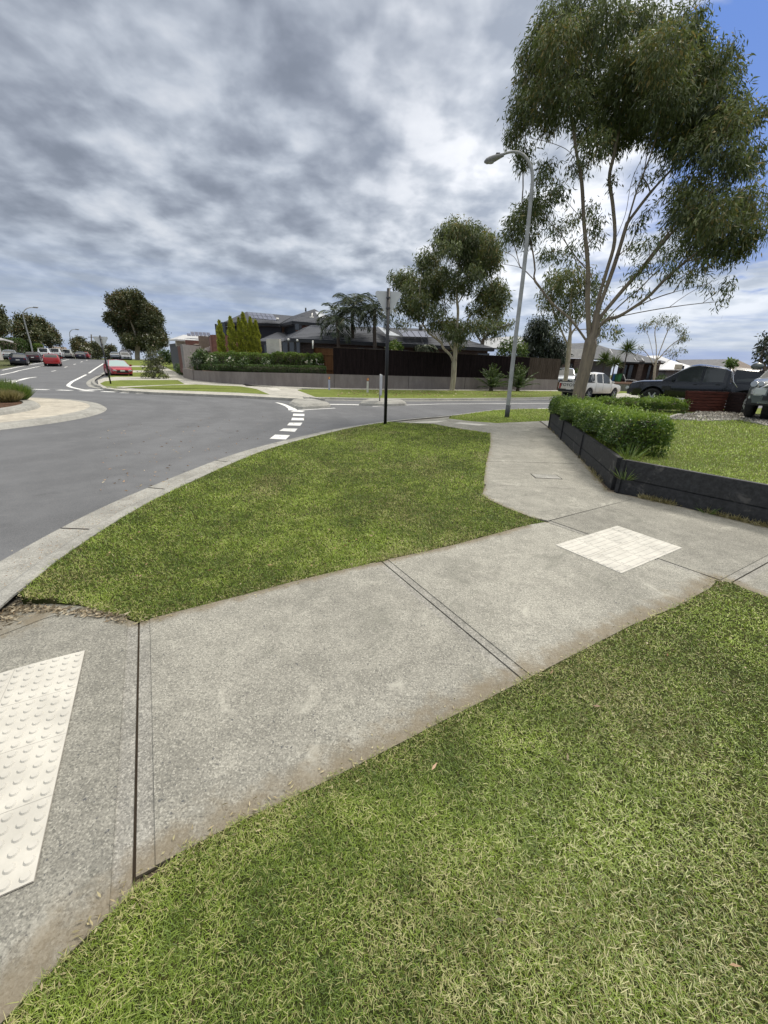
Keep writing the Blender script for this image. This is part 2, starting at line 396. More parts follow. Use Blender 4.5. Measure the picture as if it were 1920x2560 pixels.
def clipline(poly,a,b,keep_left=True,off=0.0):
    a=Vector(a);b=Vector(b); d=(b-a).normalized(); n=Vector((-d.y,d.x))*(1 if keep_left else -1); c=n.dot(a)+off; out=[]
    for i in range(len(poly)):
        p=Vector(poly[i][:2]); q=Vector(poly[(i+1)%len(poly)][:2]); sp=n.dot(p)-c; sq=n.dot(q)-c
        if sp>=0: out.append((p.x,p.y))
        if (sp>=0)!=(sq>=0): t=sp/(sp-sq); w=p+(q-p)*t; out.append((w.x,w.y))
    return out
def dirtf(x,y):
    p=(x,y)
    d=min(pldist(p,near_edge),pldist(p,near_edge2)*1.6); v=math.exp(-(d/.15)**2)
    d=pldist(p,A_bot); v=max(v,1.05*math.exp(-(d/.075)**2)); d=pldist(p,A_right); v=max(v,.8*math.exp(-(d/.06)**2))
    d=min(pldist(p,wall_near),pldist(p,wall_side)); v=max(v,.85*math.exp(-(d/.10)**2))
    if x<-1.6: v=max(v,1.1*math.exp(-(((x+2.45)**2+(y-2.25)**2)/.16)))
    return v
def ramp0(x,y):
    return -.085*smooth(-1.75,-2.7,x) if y<2.6 and x<-1.75 else 0
J1=((-1.51,2.07),tuple(on(334,2192)[:2])); J2=(tuple(on(953,1401)[:2]),tuple(on(1312,1701)[:2]))
J3=(tuple(on(1368,1304)[:2]),tuple(on(1790,1453)[:2])); J4=(tuple(on(1372,1302)[:2]),tuple(on(1580,1248)[:2]))
J5=(tuple(on(1215,1211)[:2]),tuple(on(1524,1227)[:2])); J6=(tuple(on(1831,1454)[:2]),tuple(on(1920,1405)[:2]))
strip=A_bot[8:9]+list(reversed(A_bot[:8]))+[(1.79,4.09)]+[J3[1]]+[p for p in reversed(near_edge) if p[0]<=J3[1][0] and p[0]>-.6]+[J1[1]]
def side(poly,L,left,off=.006): return clipline(poly,L[0],L[1],left,off)
parts=[]
# slab 0: the pram ramp beside the camera, slab 1, slab 2 ...
s0=[(-1.51,2.07)]+A_bot[9:]+[(-2.52,2.33),(-2.42,1.4),(-2.25,-1),(-2.1,-4),(-3.0,-4.3)][:4]+[(-2.1,-4),(-1.9,-4)]
s0=[(-1.51,2.07)]+A_bot[9:]+[(-2.50,2.30),(-2.42,1.4),(-2.25,-1),(-2.15,-3)]+[(-1.95,-.9)]+near_edge[1:4]+[(-.74,.74),(-.62,.86)]
s1=side(strip,J2,False); s2=side(strip,J2,True)
wn=[(3.85,4.76),(4.31,4.16),(6.6,1.3)]
s3=[J3[0],J4[1],(3.24,5.30),(3.36,5.22)]+wn[:1]+[(4.31,4.16),(4.75,3.62),J6[0],(2.83,2.81),(2.6,2.74),J3[1]]
s4=[(1.30,5.05),(1.36,4.80),(1.48,4.55),(1.66,4.25),J3[0],J4[1],(3.15,5.42),(3.2,5.6),(1.43,5.56)]
s4=[J5[0],(1.30,5.05),(1.35,4.80),(1.48,4.53),(1.66,4.25),J4[0],J4[1],(3.22,5.36),J5[1]]
y5=7.05
s5=[J5[0],J5[1],(3.17,5.45),(3.66,7.15),(1.83,7.08),(1.75,6.8),(1.43,5.56)]
s6=[(1.84,7.10),(3.67,7.17),(3.82,7.68),(4.41,10.06),(4.78,11.88),(5.1,13.6),(5.5,13.84),(3.46,12.72),(2.71,12.95),(2.04,13.5),(2.16,14.1),(1.75,13.55),(.95,12.85),(.22,12.15),(1.39,11.98),(2.04,11.16),(2.72,10.54),(2.4,9.16)]
s7=[J6[1],J6[0],(2.83,2.81),(2.94,2.64),(3.3,2.0),(4.4,.2),(7.3,0.4),(6.6,1.3),(4.78,3.6)]
def lowbase():
    poly=[(-2.55,2.3),(-2.4,-3),(-.8,.2),(-.5,.8),(2.9,2.6),(4.6,-.2),(7.5,.2),(4.4,4.2),(3.3,5.4),(5,12),(5.5,13.8),(2.0,13.6),(.1,12.1),(1.4,4.9),(1.6,4.1),(-1.5,2.1)]
    return poly
slab('path_bed',[(-2.55,2.36),(-2.3,-3.2),(-1.9,-1.0),(-.8,.5),(-.5,.9),(2.8,2.8),(4.5,0),(7.4,.3),(4.5,4.1),(3.3,5.35),(4.9,11.9),(5.2,13.7),(3.5,12.6),(2.1,13.6),(2.2,14.25),(1.9,13.93),(.9,13.04),(.14,12.18),(.5,11.5),(2.1,11),(2.6,10.5),(1.25,5.0),(1.75,4.1),(-1.5,2.12)],-.02,0,M_bed,None,zfun=ramp0)
slab('path',[(-2.62,2.7),(-2.60,1.5),(-2.44,1.5),(-2.36,1.9),(-2.15,2.12),(-1.95,2.22),(-2.3,2.36)],.003,0,M_conc,.05,dirt=lambda x,y:.62+.5*mnoise(Vector((x*6,y*6,0))),zfun=lambda x,y:ramp0(x,min(y,2.5)))
print('J3',J3,'J6',J6)
_ci=[0]
def cell(poly,joints):
    mt=M_concs[(_ci[0]*2+1)%3]; _ci[0]+=1
    low=poly
    for L,left in joints: low=clipline(low,L[0],L[1],left,.0055)
    top=poly
    for L,left in joints: top=clipline(top,L[0],L[1],left,.062)
    if joints: slab('path_edge_band',low,-.006,.012,M_band,.08,dirt=dirtf,zfun=ramp0)
    slab('path',top,0,.015,mt,.08,dirt=dirtf,zfun=ramp0)
cell(s0,[(J1,False)]); cell(s1,[(J1,True)]+[(J2,False)]); cell(s2,[(J2,True)]); 
cell(s3,[(J3,True),(J6,True)]); cell(s7,[(J6,False)])
slab('path',clipline(s4,J4[0],J4[1],True,.007),0,.015,M_conc,.1,dirt=dirtf)
slab('path',clipline(s5,J5[0],J5[1],True,.005),0,.015,M_conc,.1,dirt=dirtf)
slab('path',s6,0,.015,M_conc,.2,dirt=dirtf)
slab('verge',vergeA,-.004,.15,M_soil,.5)
B_kerb=[(p.x,p.y) for p in kAs if p.x>=2.1 and p.y>=14.1 and p.x<45.2]
vergeB=B_kerb+[(46,29),(30,21),(17,16.6),(9,14.9),(5.56,13.86),(3.46,12.74),(2.71,12.97),(2.06,13.52)]
slab('verge',vergeB,-.004,.15,M_turf,2)
lawn=near_edge+near_edge2[1:]+[(5.0,-2.4),(-2.4,-2.6)]
slab('lawn',lawn,-.004,.15,M_soil,.5)
slab('footpath',[(5.2,13.75),(9,14.85),(17,16.55),(30,20.9),(46,28.8),(46,26.5),(30,18.9),(17,14.9),(9,13.2),(4.85,11.9)],-.002,.15,M_kerb,3)
# ------------------------------------------------------------ roundabout
RC=Vector((-14.2,10.9)); 
def circ(r,n=120,a0=0,a1=2*PI): return [(RC.x+r*math.cos(a0+(a1-a0)*i/n),RC.y+r*math.sin(a0+(a1-a0)*i/n)) for i in range(n)]
RO=5.45
sweep('roundabout_kerb',circ(RO)[::-1],[(0,-.15),(0,-.118),(-.10,-.045),(-.30,-.02),(-.46,-.015),(-.47,-.05)],M_kerb,closed=True)
slab('roundabout_apron',circ(RO-.46),-.02,0,M_sand,1)
sweep('roundabout_kerb',circ(RO-1.75)[::-1],[(0,-.04),(-.05,.05),(-.12,.10),(-.42,.11),(-.46,.06)],M_kerb,closed=True)
slab('garden_bed',circ(RO-2.2,60),.09,0,M_mulch,1)

# ------------------------------------------------------------ painted lines
def stripe(name,pts,w,z=-.116,dash=None,mat=None):
    """painted line through world points, width w"""
    bm=bmesh.new(); pts=[Vector((p[0],p[1])) for p in pts]
    fine=[pts[0]]
    for a,b in zip(pts,pts[1:]):
        n=max(1,int((b-a).length/3))
        for i in range(1,n+1): fine.append(a+(b-a)*i/n)
    prev=None
    for i,p in enumerate(fine):
        d=(fine[min(i+1,len(fine)-1)]-fine[max(i-1,0)]).normalized(); n_=Vector((-d.y,d.x)); ww=w[0]+(w[1]-w[0])*i/(len(fine)-1) if isinstance(w,tuple) else w
        r=[]
        for s in (-.5,.5):
            q=p+n_*ww*s; r.append(bm.verts.new((q.x,q.y,z+hz(q.x,q.y))))
        if prev: bm.faces.new((prev[0],r[0],r[1],prev[1]))
        prev=r
    bmesh.ops.recalc_face_normals(bm,faces=bm.faces)
    if bm.faces and sum(f.normal.z for f in bm.faces)<0: bmesh.ops.reverse_faces(bm,faces=bm.faces)
    o=from_bm(name,bm,mat or M_paint); o['kind']='structure'; return o
def quadmark(pxs,z=-.116):
    P=P2(pxs,-.12); bm=bmesh.new(); f=bm.faces.new([bm.verts.new((p.x,p.y,hz(p.x,p.y)+z)) for p in P]); f.normal_update()
    if f.normal.z<0: f.normal_flip()
    o=from_bm('road_marking',bm,M_paint); o['kind']='structure'
def px8(L): return [(600+a*.3014,940+b*.3014) for a,b in L]
for q in ([(245,521),(291,487),(415,492),(380,528)],[(325,455),(362,436),(478,437),(455,464)],[(390,410),(410,388),(518,388),(500,414)],[(425,368),(432,347),(531,349),(531,369)],[(438,331),(442,313),(534,315),(534,333)]):
    quadmark(px8(q))
stripe('road_marking',P2(px8([(300,220),(340,230),(395,250),(430,270),(440,285)]),-.12),(.12,.34))
stripe('road_marking',P2(px8([(433,290),(528,294)]),-.12),.45)
stripe('road_marking',P2(px8([(480,285),(620,276),(790,267)]),-.12),.13)
stripe('road_marking',P2(px8([(690,236),(850,236),(1000,240)]),-.12),.3)
stripe('road_marking',P2(px8([(1100,252),(1300,246),(1400,240)])+[(1100,1010),(1200,1009.5),(1345,1008.5),(1450,1009)],-.12),.13)
stripe('road_marking',P2([(1345,1021),(1480,1022),(1620,1023)],-.12),.13)
def z1(L): return [(a*.1808,860+b*.1808) for a,b in L]
for q in ([(0,370),(250,318),(620,250)],[(0,430),(250,372),(620,292)]): stripe('road_marking',P2(z1(q),-.12),.17)
la=on(112,905.2,-.12); lb=on(112,913,-.12)
for s in (la,lb): stripe('road_marking',[s,s+DIR.to_3d()*28],.15)
stripe('road_marking',P2(z1([(505,457),(390,470),(200,515),(110,550),(60,568)]),-.12),(.16,.5))
stripe('road_marking',P2(z1([(0,528),(120,515),(260,497)]),-.12),.3)
stripe('road_marking',P2(z1([(1430,270),(1320,340),(1180,430),(1000,520),(950,560),(945,580),(990,600),(1100,625),(1190,640),(1280,648)]),-.12),.2)
for q in ([(715,378),(773,367)],[(893,324),(930,313)],[(1018,284),(1048,275)],[(1115,251),(1140,243)],[(1193,227),(1210,221)],[(1255,210),(1270,206)]): stripe('road_marking',P2(z1(q),-.12),.16)
for q in ([(70,600),(130,612)],[(170,618),(335,624)],[(470,628),(668,633)],[(800,636),(990,643)],[(1110,647),(1300,652)],[(1410,657),(1600,664)],[(1680,672),(1800,677)],[(1900,684),(2010,688)]):
    stripe('road_marking',P2(z1(q),-.12),.38)
for q in ([(1205,628),(1360,636)],[(1375,628),(1500,640)]): stripe('road_marking',P2(z1(q),-.12),.28)

# ------------------------------------------------------------ refuge islands in the side street
def island(L):
    P=P2(px8(L),-.12); c=sum(P,Vector())/len(P); bm=bmesh.new(); rings=[]
    P=spline(P+[P[0]],3)[:-1]
    for s,z in ((1.0,-.13),(.97,-.03),(.86,.05),(.80,.055)):
        rings.append([bm.verts.new((c.x+(p.x-c.x)*s,c.y+(p.y-c.y)*s,z)) for p in P])
    for a,b in zip(rings,rings[1:]):
        for k in range(len(P)): bm.faces.new((a[k],a[(k+1)%len(P)],b[(k+1)%len(P)],b[k]))
    bm.faces.new(rings[-1]); bmesh.ops.recalc_face_normals(bm,faces=bm.faces)
    o=from_bm('traffic_island',bm,M_kerb); o['kind']='structure'
island([(405,245),(430,222),(500,215),(600,215),(700,238),(752,252),(700,266),(600,272),(480,274)])
island([(985,242),(1060,216),(1200,214),(1320,214),(1385,240),(1300,248),(1150,250)])

# ------------------------------------------------------------ far side of the side street
fk=[tuple(p[:2]) for p in P2([(252,972),(300,975.5),(381,980.5),(500,985),(600,989),(690,993)],-.12)]
kF=[(Rr.x+.35+DIR.x*60,Rr.y+DIR.y*60)]
rk=P2([(300,903),(284,922),(262,938),(246,948),(238,955),(240,962),(255,969)],-.12)
kF=[tuple((rk[0]+DIR.to_3d()*45)[:2])]+[tuple(p[:2]) for p in rk]+[tuple(p[:2]) for p in P2([(300,974),(381,979.5),(500,984),(600,988),(690,993.5),(760,998)],-.12)]+[(-2.8,21.0),(0,21.7),(2.9,22.95),(4.7,24.0),(8.8,26.3),(12.0,28.8),(19,33.8),(34,43.5),(48,52)]
kFs=spline(kF,5)
sweep('kerb',kFs[::-1],[(0,-.01),(0,.004),(.13,.004),(.17,-.015),(.21,-.10),(.26,-.113),(.48,-.11),(.485,-.16)],M_kerb)
w0=on(486,951); wl=[tuple(w0[:2]),(-12.6,31.4),(-9.5,30.15),(-6.5,29.75),(-3.9,29.95),(.3,31.55),(4.3,33.5),(15.9,39.3)]
WL=spline(wl,5)
def offs(L,d):
    L=[Vector((p[0],p[1])) for p in L]; out=[]
    for i,p in enumerate(L):
        t=(L[min(i+1,len(L)-1)]-L[max(i-1,0)]).normalized(); out.append((p.x-t.y*d,p.y+t.x*d))
    return out
slab('footpath',offs(WL,-1.45)+[(22,41.5),(45,56)]+[(45,58),(22,43.5)]+[(p.x,p.y) for p in reversed(WL)],-.0,.15,M_far,4)
# verges: turf between kerb and footpath
def kF_between(x0,x1,y0=15): return [(p.x,p.y) for p in kFs if x0<=p.x<=x1]
wlo=offs(WL,-1.45)
vC=kF_between(-3.9,46)+[(45,56),(22,41.5)]+[p for p in reversed(wlo) if p[0]>-4.3]+[tuple(on(742,974)[:2])]
slab('verge',vC,-.003,.15,M_turf,3)
# pram ramp and the splay of concrete between the two verges
slab('footpath',[tuple(p[:2]) for p in P2([(604,960),(640,964),(755,972),(742,975),(790,993),(812,997)])]+[(-4.8,21.35),(-5.6,21.5)]+[tuple(p[:2]) for p in P2([(676,988),(640,975)])],.0,.15,M_far,3)
vD=kF_between(-17.5,-5.9)+[tuple(p[:2]) for p in P2([(676,987),(640,972),(600,965.5),(520,962.5),(490,961),(420,963),(330,967.5),(285,971)])]
vD=[p for p in vD]
slab('verge',vD,.001,.15,M_turf,2)
strip1=P2([(285,971),(330,967.5),(420,963),(490,961),(470,957),(300,966.2),(268,969)])
slab('footpath',[tuple(p[:2]) for p in strip1],-.001,.15,M_far,3)
slab('verge',[tuple(p[:2]) for p in P2([(268,969),(300,966.2),(462,960.3),(444,950),(380,950),(300,950.5),(262,953),(250,959)])],.001,.15,M_turf,2)
slab('driveway',[tuple(p[:2]) for p in P2([(250,959),(262,953),(300,950.5),(380,950),(444,950),(430,944),(355,942),(290,942),(268,944)])],-.001,.15,M_far,2)
slab('verge',[tuple(p[:2]) for p in P2([(268,944),(290,942),(355,942),(430,944),(405,931),(335,931),(300,932),(282,933)])],.001,.15,M_turf,2)
slab('driveway',[tuple(p[:2]) for p in P2([(282,933),(300,932),(335,931),(405,931),(400,926.5),(340,926),(288,927)])],-.001,.15,M_far,2)
slab('verge',[tuple(p[:2]) for p in P2([(288,927),(340,926),(400,926.5),(397,918),(330,917),(292,918)])],.001,.15,M_turf,2)
slab('footpath',[tuple(p[:2]) for p in P2([(292,918),(330,917),(397,918),(392,914.5),(330,914),(296,915)])],-.001,.15,M_far,2)
slab('verge',[tuple(p[:2]) for p in P2([(296,915),(330,914),(392,914.5),(382,899.5),(340,899.5),(305,900)])],.001,.15,M_turf,3)
slab('footpath',[tuple(p[:2]) for p in P2([(244,950),(246,962),(258,969.5),(300,975),(381,980),(500,984.8),(600,988.6),(690,993.5),(760,997),(742,972),(604,955),(490,948),(444,943),(262,944)])],-.005,.14,M_far,2)
# footpath up the left street
fp=[tuple(p[:2]) for p in P2([(490,961),(470,957),(444,950),(405,931),(382,903),(395,903),(430,925),(462,940),(480,944),(497,951),(540,957),(604,960)])]
slab('footpath',fp,.001,.15,M_far,3)
slab('garden_bed',[tuple(p[:2]) for p in P2([(395,903),(430,925),(462,940),(483,944),(489,938),(500,926),(470,912),(420,900)])],.002,.15,M_mulch,3)
slab('lawn',[tuple(p[:2]) for p in P2([(388,905),(430,926),(452,933),(470,925),(440,908),(400,899)])],.012,.0,M_turf,3)

# ------------------------------------------------------------ raised block behind the rendered wall
M_render=None
def m_render():
    m,t,b=mat_new('mauve render'); co=coords(t); mp=t.N('ShaderNodeMapping'); mp.inputs['Scale'].default_value=(1,1,.25); t.L(co,mp.inputs[0])
    f=t.noise(mp.outputs[0],2.2,6,.65); g=t.noise(co,14,4,.6)
    c=t.mix(t.mapr(f,.35,.7),(.19,.165,.155),(.25,.222,.21)); c=t.mix(t.mapr(g,.5,.75,0,.3),c,(.10,.085,.085))
    t.L(c,b.inputs['Base Color']); b.inputs['Roughness'].default_value=.9; bump(t,b,g,.3,.01); return m
M_render=m_render()
YARD=.80
yard=offs(WL,.12)+[(34,48),(60,62),(60,110),(-40,110),(-31,62),(WL[0].x-3.0,WL[0].y+4.5)]
def wall_along(bm,L,w,z0f,z1f):
    """wall of width w following plan line L (continuous, mitred)"""
    l=offs(L,0); r=offs(L,w); n=len(l); rows=[]
    for i in range(n):
        a,b=l[i],r[i]; za,zb=z0f(i),z1f(i)
        rows.append([bm.verts.new(v) for v in ((a[0],a[1],za),(a[0],a[1],zb),(b[0],b[1],zb),(b[0],b[1],za))])
    for a,b in zip(rows,rows[1:]):
        for k in range(4): bm.faces.new((a[k],b[k],b[(k+1)%4],a[(k+1)%4]))
    bm.faces.new(rows[0]); bm.faces.new(rows[-1][::-1]); bmesh.ops.recalc_face_normals(bm,faces=bm.faces)
n=len(WL)
t_=empty('retaining_wall',(WL[0].x,WL[0].y,0),0,'long mauve rendered retaining wall curving around the corner garden','wall')
bm=bmesh.new(); inv=Vector((WL[0].x,WL[0].y,0))
Lc=[(p.x-inv.x,p.y-inv.y) for p in WL]
def ztop(i):
    f=i/(n-1); return .78+.16*min(1,f*2.2)
wall_along(bm,Lc,.14,lambda i:-.1,ztop)
from_bm('wall_face',bm,M_render,t_)
bm=bmesh.new()
for x in (836,1012,1190,1300):
    # vertical control joints
    best=min(range(n-1),key=lambda i:abs((WL[i].x/ max(1,WL[i].y))-(pdir(x,965).x/pdir(x,965).y)))
    p=WL[best]; q=WL[best+1]; d=(q-p).normalized(); box(bm,Vector((p.x-inv.x+d.y*.004,p.y-inv.y-d.x*.004,ztop(best)/2-.01)),(.02,.02,ztop(best)),Matrix.Rotation(math.atan2(d.y,d.x),3,'Z'))
from_bm('control_joint',bm,M_gap,t_)
# return of the wall at the left end
bm=bmesh.new(); obox(bm,(0,.02),(-3.0,4.5),.14,-.1,.85); from_bm('wall_return',bm,M_render,t_)
slab('yard',yard,.72,.8,M_mulch,8,follow=False)

# ------------------------------------------------------------ black sleeper wall of the near garden
def m_wood(name,col,var=.35,grain=(2,2,30),rough=.85,spec=.3,scale=3):
    m,t,b=mat_new(name); co=coords(t); mp=t.N('ShaderNodeMapping'); mp.inputs['Scale'].default_value=grain; t.L(co,mp.inputs[0])
    f=t.noise(mp.outputs[0],scale,6,.65,.3); g=t.noise(co,1.7,4,.6)
    c=t.mix(t.mapr(f,.3,.7),tuple(v*(1-var) for v in col),tuple(v*(1+var) for v in col)); c=t.mix(t.mapr(g,.55,.8,0,.4),c,tuple(v*1.8+.01 for v in col))
    t.L(c,b.inputs['Base Color']); b.inputs['Roughness'].default_value=rough; b.inputs['Specular IOR Level'].default_value=spec; bump(t,b,f,.5,.01); return m
def m_sleeper():
    m,t,b=mat_new('black painted sleeper'); co=coords(t)
    f=t.noise(co,20,6,.65); g=t.noise(co,4.5,5,.6,.4)
    c=t.mix(t.mapr(f,.3,.75),(.010,.011,.013),(.035,.036,.040)); c=t.mix(t.mapr(g,.60,.68,0,.6),c,(.11,.105,.10))
    t.L(c,b.inputs['Base Color']); b.inputs['Roughness'].default_value=.7; bump(t,b,f,.5,.008); return m
M_slp=m_sleeper()
M_slp2=m_wood('weathered sleeper top',(.13,.125,.12),.4,(1,1,1),scale=18)
root=empty('sleeper_wall',(3.17,5.42,0),0,'low black timber sleeper retaining wall around the raised lawn beside the path','wall')
o3=Vector((3.17,5.42,0))
def sleepers(a,b,nseg,h,w=.075,off=0):
    a=Vector(a)-o3.xy; b=Vector(b)-o3.xy; d=(b-a).normalized()
    for k in range(nseg):
        p=a+(b-a)*k/nseg+d*.006; q=a+(b-a)*(k+1)/nseg-d*.006
        for lv in range(2):
            bm=bmesh.new(); obox(bm,p,q,w+.004*((k+lv)%2),-.06+lv*(h+.06)/2+.004,-.06+(lv+1)*(h+.06)/2-.002)
            bmesh.ops.bevel(bm,geom=bm.edges[:],offset=.007,segments=2,affect='EDGES')
            from_bm('sleeper',bm,M_slp,root)
        if k<nseg:
            bm=bmesh.new(); nn=Vector((d.y,-d.x))
            c=p-d*.0; c=c+nn*(w/2+.012); box(bm,Vector((c.x,c.y,h/2-.02)),(.05,.03,h+.04),Matrix.Rotation(math.atan2(d.y,d.x),3,'Z')); from_bm('steel_post',bm,M_slp,root)
n_=Vector((.04,.02))
HW=.46
sleepers((4.86,12.0),(3.30,5.52),3,HW)
sleepers((3.30,5.42),(6.7,1.35),2,HW)
# raised lawn
LAWN=.42
rl=[(3.36,5.45),(4.92,12.0),(5.6,12.6),(9,13.0),(16,14.6),(28,19),(28,6),(12,-1),(6.75,1.35)]
M_soil2=m_turf('thatch of the raised lawn',(.08,.10,.028),(.12,.15,.04),(.16,.14,.06),2)
slab('lawn',rl,LAWN-.01,.5,M_soil2,1.5,follow=False)

# ------------------------------------------------------------ tactile paving
M_tac=plain('cream tactile surface',(.50,.485,.44),.75,0,.12,5,bmp=.003)
M_tacl=plain('seam grime',(.30,.28,.25),.9)
def tactile_dots():
    o=P2([(213,1628),(88,2196)]); a=o[0]; ang=math.atan2(o[1].y-a.y,o[1].x-a.x)
    t=empty('tactile_paving',(a.x,a.y,.0),ang,'cream tactile pad of raised round studs on the ramp at the road edge','tactile paving')
    # x along the long edge towards the camera; y to the left (towards the road) is -y or +y
    Lx=1.2; Wy=1.2; sgn=-1
    def zz(x,y):
        p=t.matrix_basis@Vector((x,y,0)); return ramp0(p.x,p.y)
    bm=bmesh.new(); nx=24
    M=Matrix.Translation(t.location)@Matrix.Rotation(ang,4,'Z')
    def zl(x,y):
        p=M@Vector((x,y,0)); return ramp0(p.x,p.y)
    for i in range(4):
        for j in range(4):
            x0=i*.3+.0006; x1=(i+1)*.3-.0006; y0=sgn*(j*.3+.0006); y1=sgn*((j+1)*.3-.0006)
            n=4
            g=[[bm.verts.new((x0+(x1-x0)*u/n,y0+(y1-y0)*v/n,.0065+zl(x0+(x1-x0)*u/n,y0+(y1-y0)*v/n))) for v in range(n+1)] for u in range(n+1)]
            for u in range(n):
                for v in range(n): bm.faces.new((g[u][v],g[u+1][v],g[u+1][v+1],g[u][v+1]))
    for i in range(24):
        for j in range(24):
            cx=(i+.5)*.05; cy=sgn*(j+.5)*.05; zc=zl(cx,cy)+.0063; r0=.0170; r1=.0125; k=14
            A=[bm.verts.new((cx+r0*math.cos(2*PI*q/k),cy+r0*math.sin(2*PI*q/k),zc)) for q in range(k)]
            B=[bm.verts.new((cx+r1*math.cos(2*PI*q/k),cy+r1*math.sin(2*PI*q/k),zc+.0062)) for q in range(k)]
            for q in range(k): bm.faces.new((A[q],A[(q+1)%k],B[(q+1)%k],B[q]))
            bm.faces.new(B)
    bmesh.ops.recalc_face_normals(bm,faces=bm.faces)
    for f in bm.faces:
        if f.normal.z<0: f.normal_flip()
    from_bm('stud_surface',bm,M_tac,t)
    bm=bmesh.new()
    n=8
    g=[[bm.verts.new((1.202*u/n-.001,sgn*(1.202*v/n-.001),.004+zl(1.2*u/n,sgn*1.2*v/n))) for v in range(n+1)] for u in range(n+1)]
    for u in range(n):
        for v in range(n): bm.faces.new((g[u][v],g[u+1][v],g[u+1][v+1],g[u][v+1]))
    from_bm('backing_sheet',bm,M_tacl,t)
tactile_dots()
def tactile_bars():
    P=P2([(1563,1435),(1389,1363),(1547,1314),(1723,1370)]); a=P[1]; ux=(P[2]-a).normalized(); Lx=1.06; 
    t=empty('tactile_paving',(a.x,a.y,0),math.atan2(ux.y,ux.x),'cream directional tactile pad of long raised bars in the middle of the path','tactile paving')
    s=-1; W=.63
    bm=bmesh.new(); box(bm,Vector((Lx/2,s*W/2,.002)),(Lx,W,.006))
    from_bm('backing_sheet',bm,M_tac,t)
    bm=bmesh.new()
    for r in range(2):
        off=.0 if r==0 else .13
        for k in range(4):
            x0=k*.3-off; x1=x0+.3
            for q in range(5):
                y=s*(r*.315+.035+q*.061)
                X0=max(.01,x0+.02); X1=min(Lx-.01,x1-.02)
                if X1-X0>.03:
                    vs=box(bm,Vector(((X0+X1)/2,y,.0075)),(X1-X0,.033,.005))
                    for v in vs:
                        if v.co.z>.0075: v.co.y+=(y-v.co.y)*.35; v.co.x+=((X0+X1)/2-v.co.x)*.05
    from_bm('bars',bm,M_tac,t)
    bm=bmesh.new(); box(bm,Vector((Lx/2,s*.315,.0053)),(Lx,.003,.001))
    for r in range(2):
        off=.0 if r==0 else .13
        for k in range(1,4):
            x=k*.3-off+(.3 if r and k==0 else 0)
            if 0<x<Lx: box(bm,Vector((x,s*(r*.315+.157),.0053)),(.003,.31,.001))
    from_bm('seams',bm,M_tacl,t)
tactile_bars()
quad=P2([(1137,1056.5),(1168,1055.5),(1224,1063.5),(1189,1062)])
def flatpad(L,label):
    P=P2(L); bm=bmesh.new(); c=sum(P,Vector())/4
    f=bm.faces.new([bm.verts.new((p.x-c.x,p.y-c.y,.006)) for p in P]); f.normal_update()
    if f.normal.z<0: f.normal_flip()
    r=bmesh.ops.extrude_face_region(bm,geom=[f])
    for v in r['geom']:
        if isinstance(v,bmesh.types.BMVert): v.co.z=.001
    bmesh.ops.recalc_face_normals(bm,faces=bm.faces)
    o=from_bm('tactile_paving',bm,M_tac); o.location=c; tag(o,label,'tactile paving')
flatpad([(1135,1058.5),(1150,1056.3),(1222,1062.3),(1195,1064.2)],'pale tactile pad where the path meets the far verge near the lamp post')
flatpad([(1022,1058),(1048,1054.8),(1118,1051.6),(1090,1056.8)],'pale tactile strip along the kerb of the second pram ramp')
flatpad([(666,971.5),(690,969.5),(704,976.5),(680,976.5)],'white tactile pad on the path below the mauve wall across the street')
# pit cover
def pit():
    P=P2([(1339,1186),(1385,1188),(1393,1197),(1345,1195)]); c=sum(P,Vector())/4; u=(P[1]-P[0]); 
    t=empty('pit_cover',(c.x,c.y,0),math.atan2(u.y,u.x),'small rectangular concrete pit cover set flush in the path','pit cover')
    bm=bmesh.new(); box(bm,Vector((0,0,.0015)),(.42,.26,.004)); from_bm('frame',bm,M_gap,t)
    bm=bmesh.new(); box(bm,Vector((0,0,.003)),(.39,.235,.004)); from_bm('lid',bm,M_kerb,t)
pit()

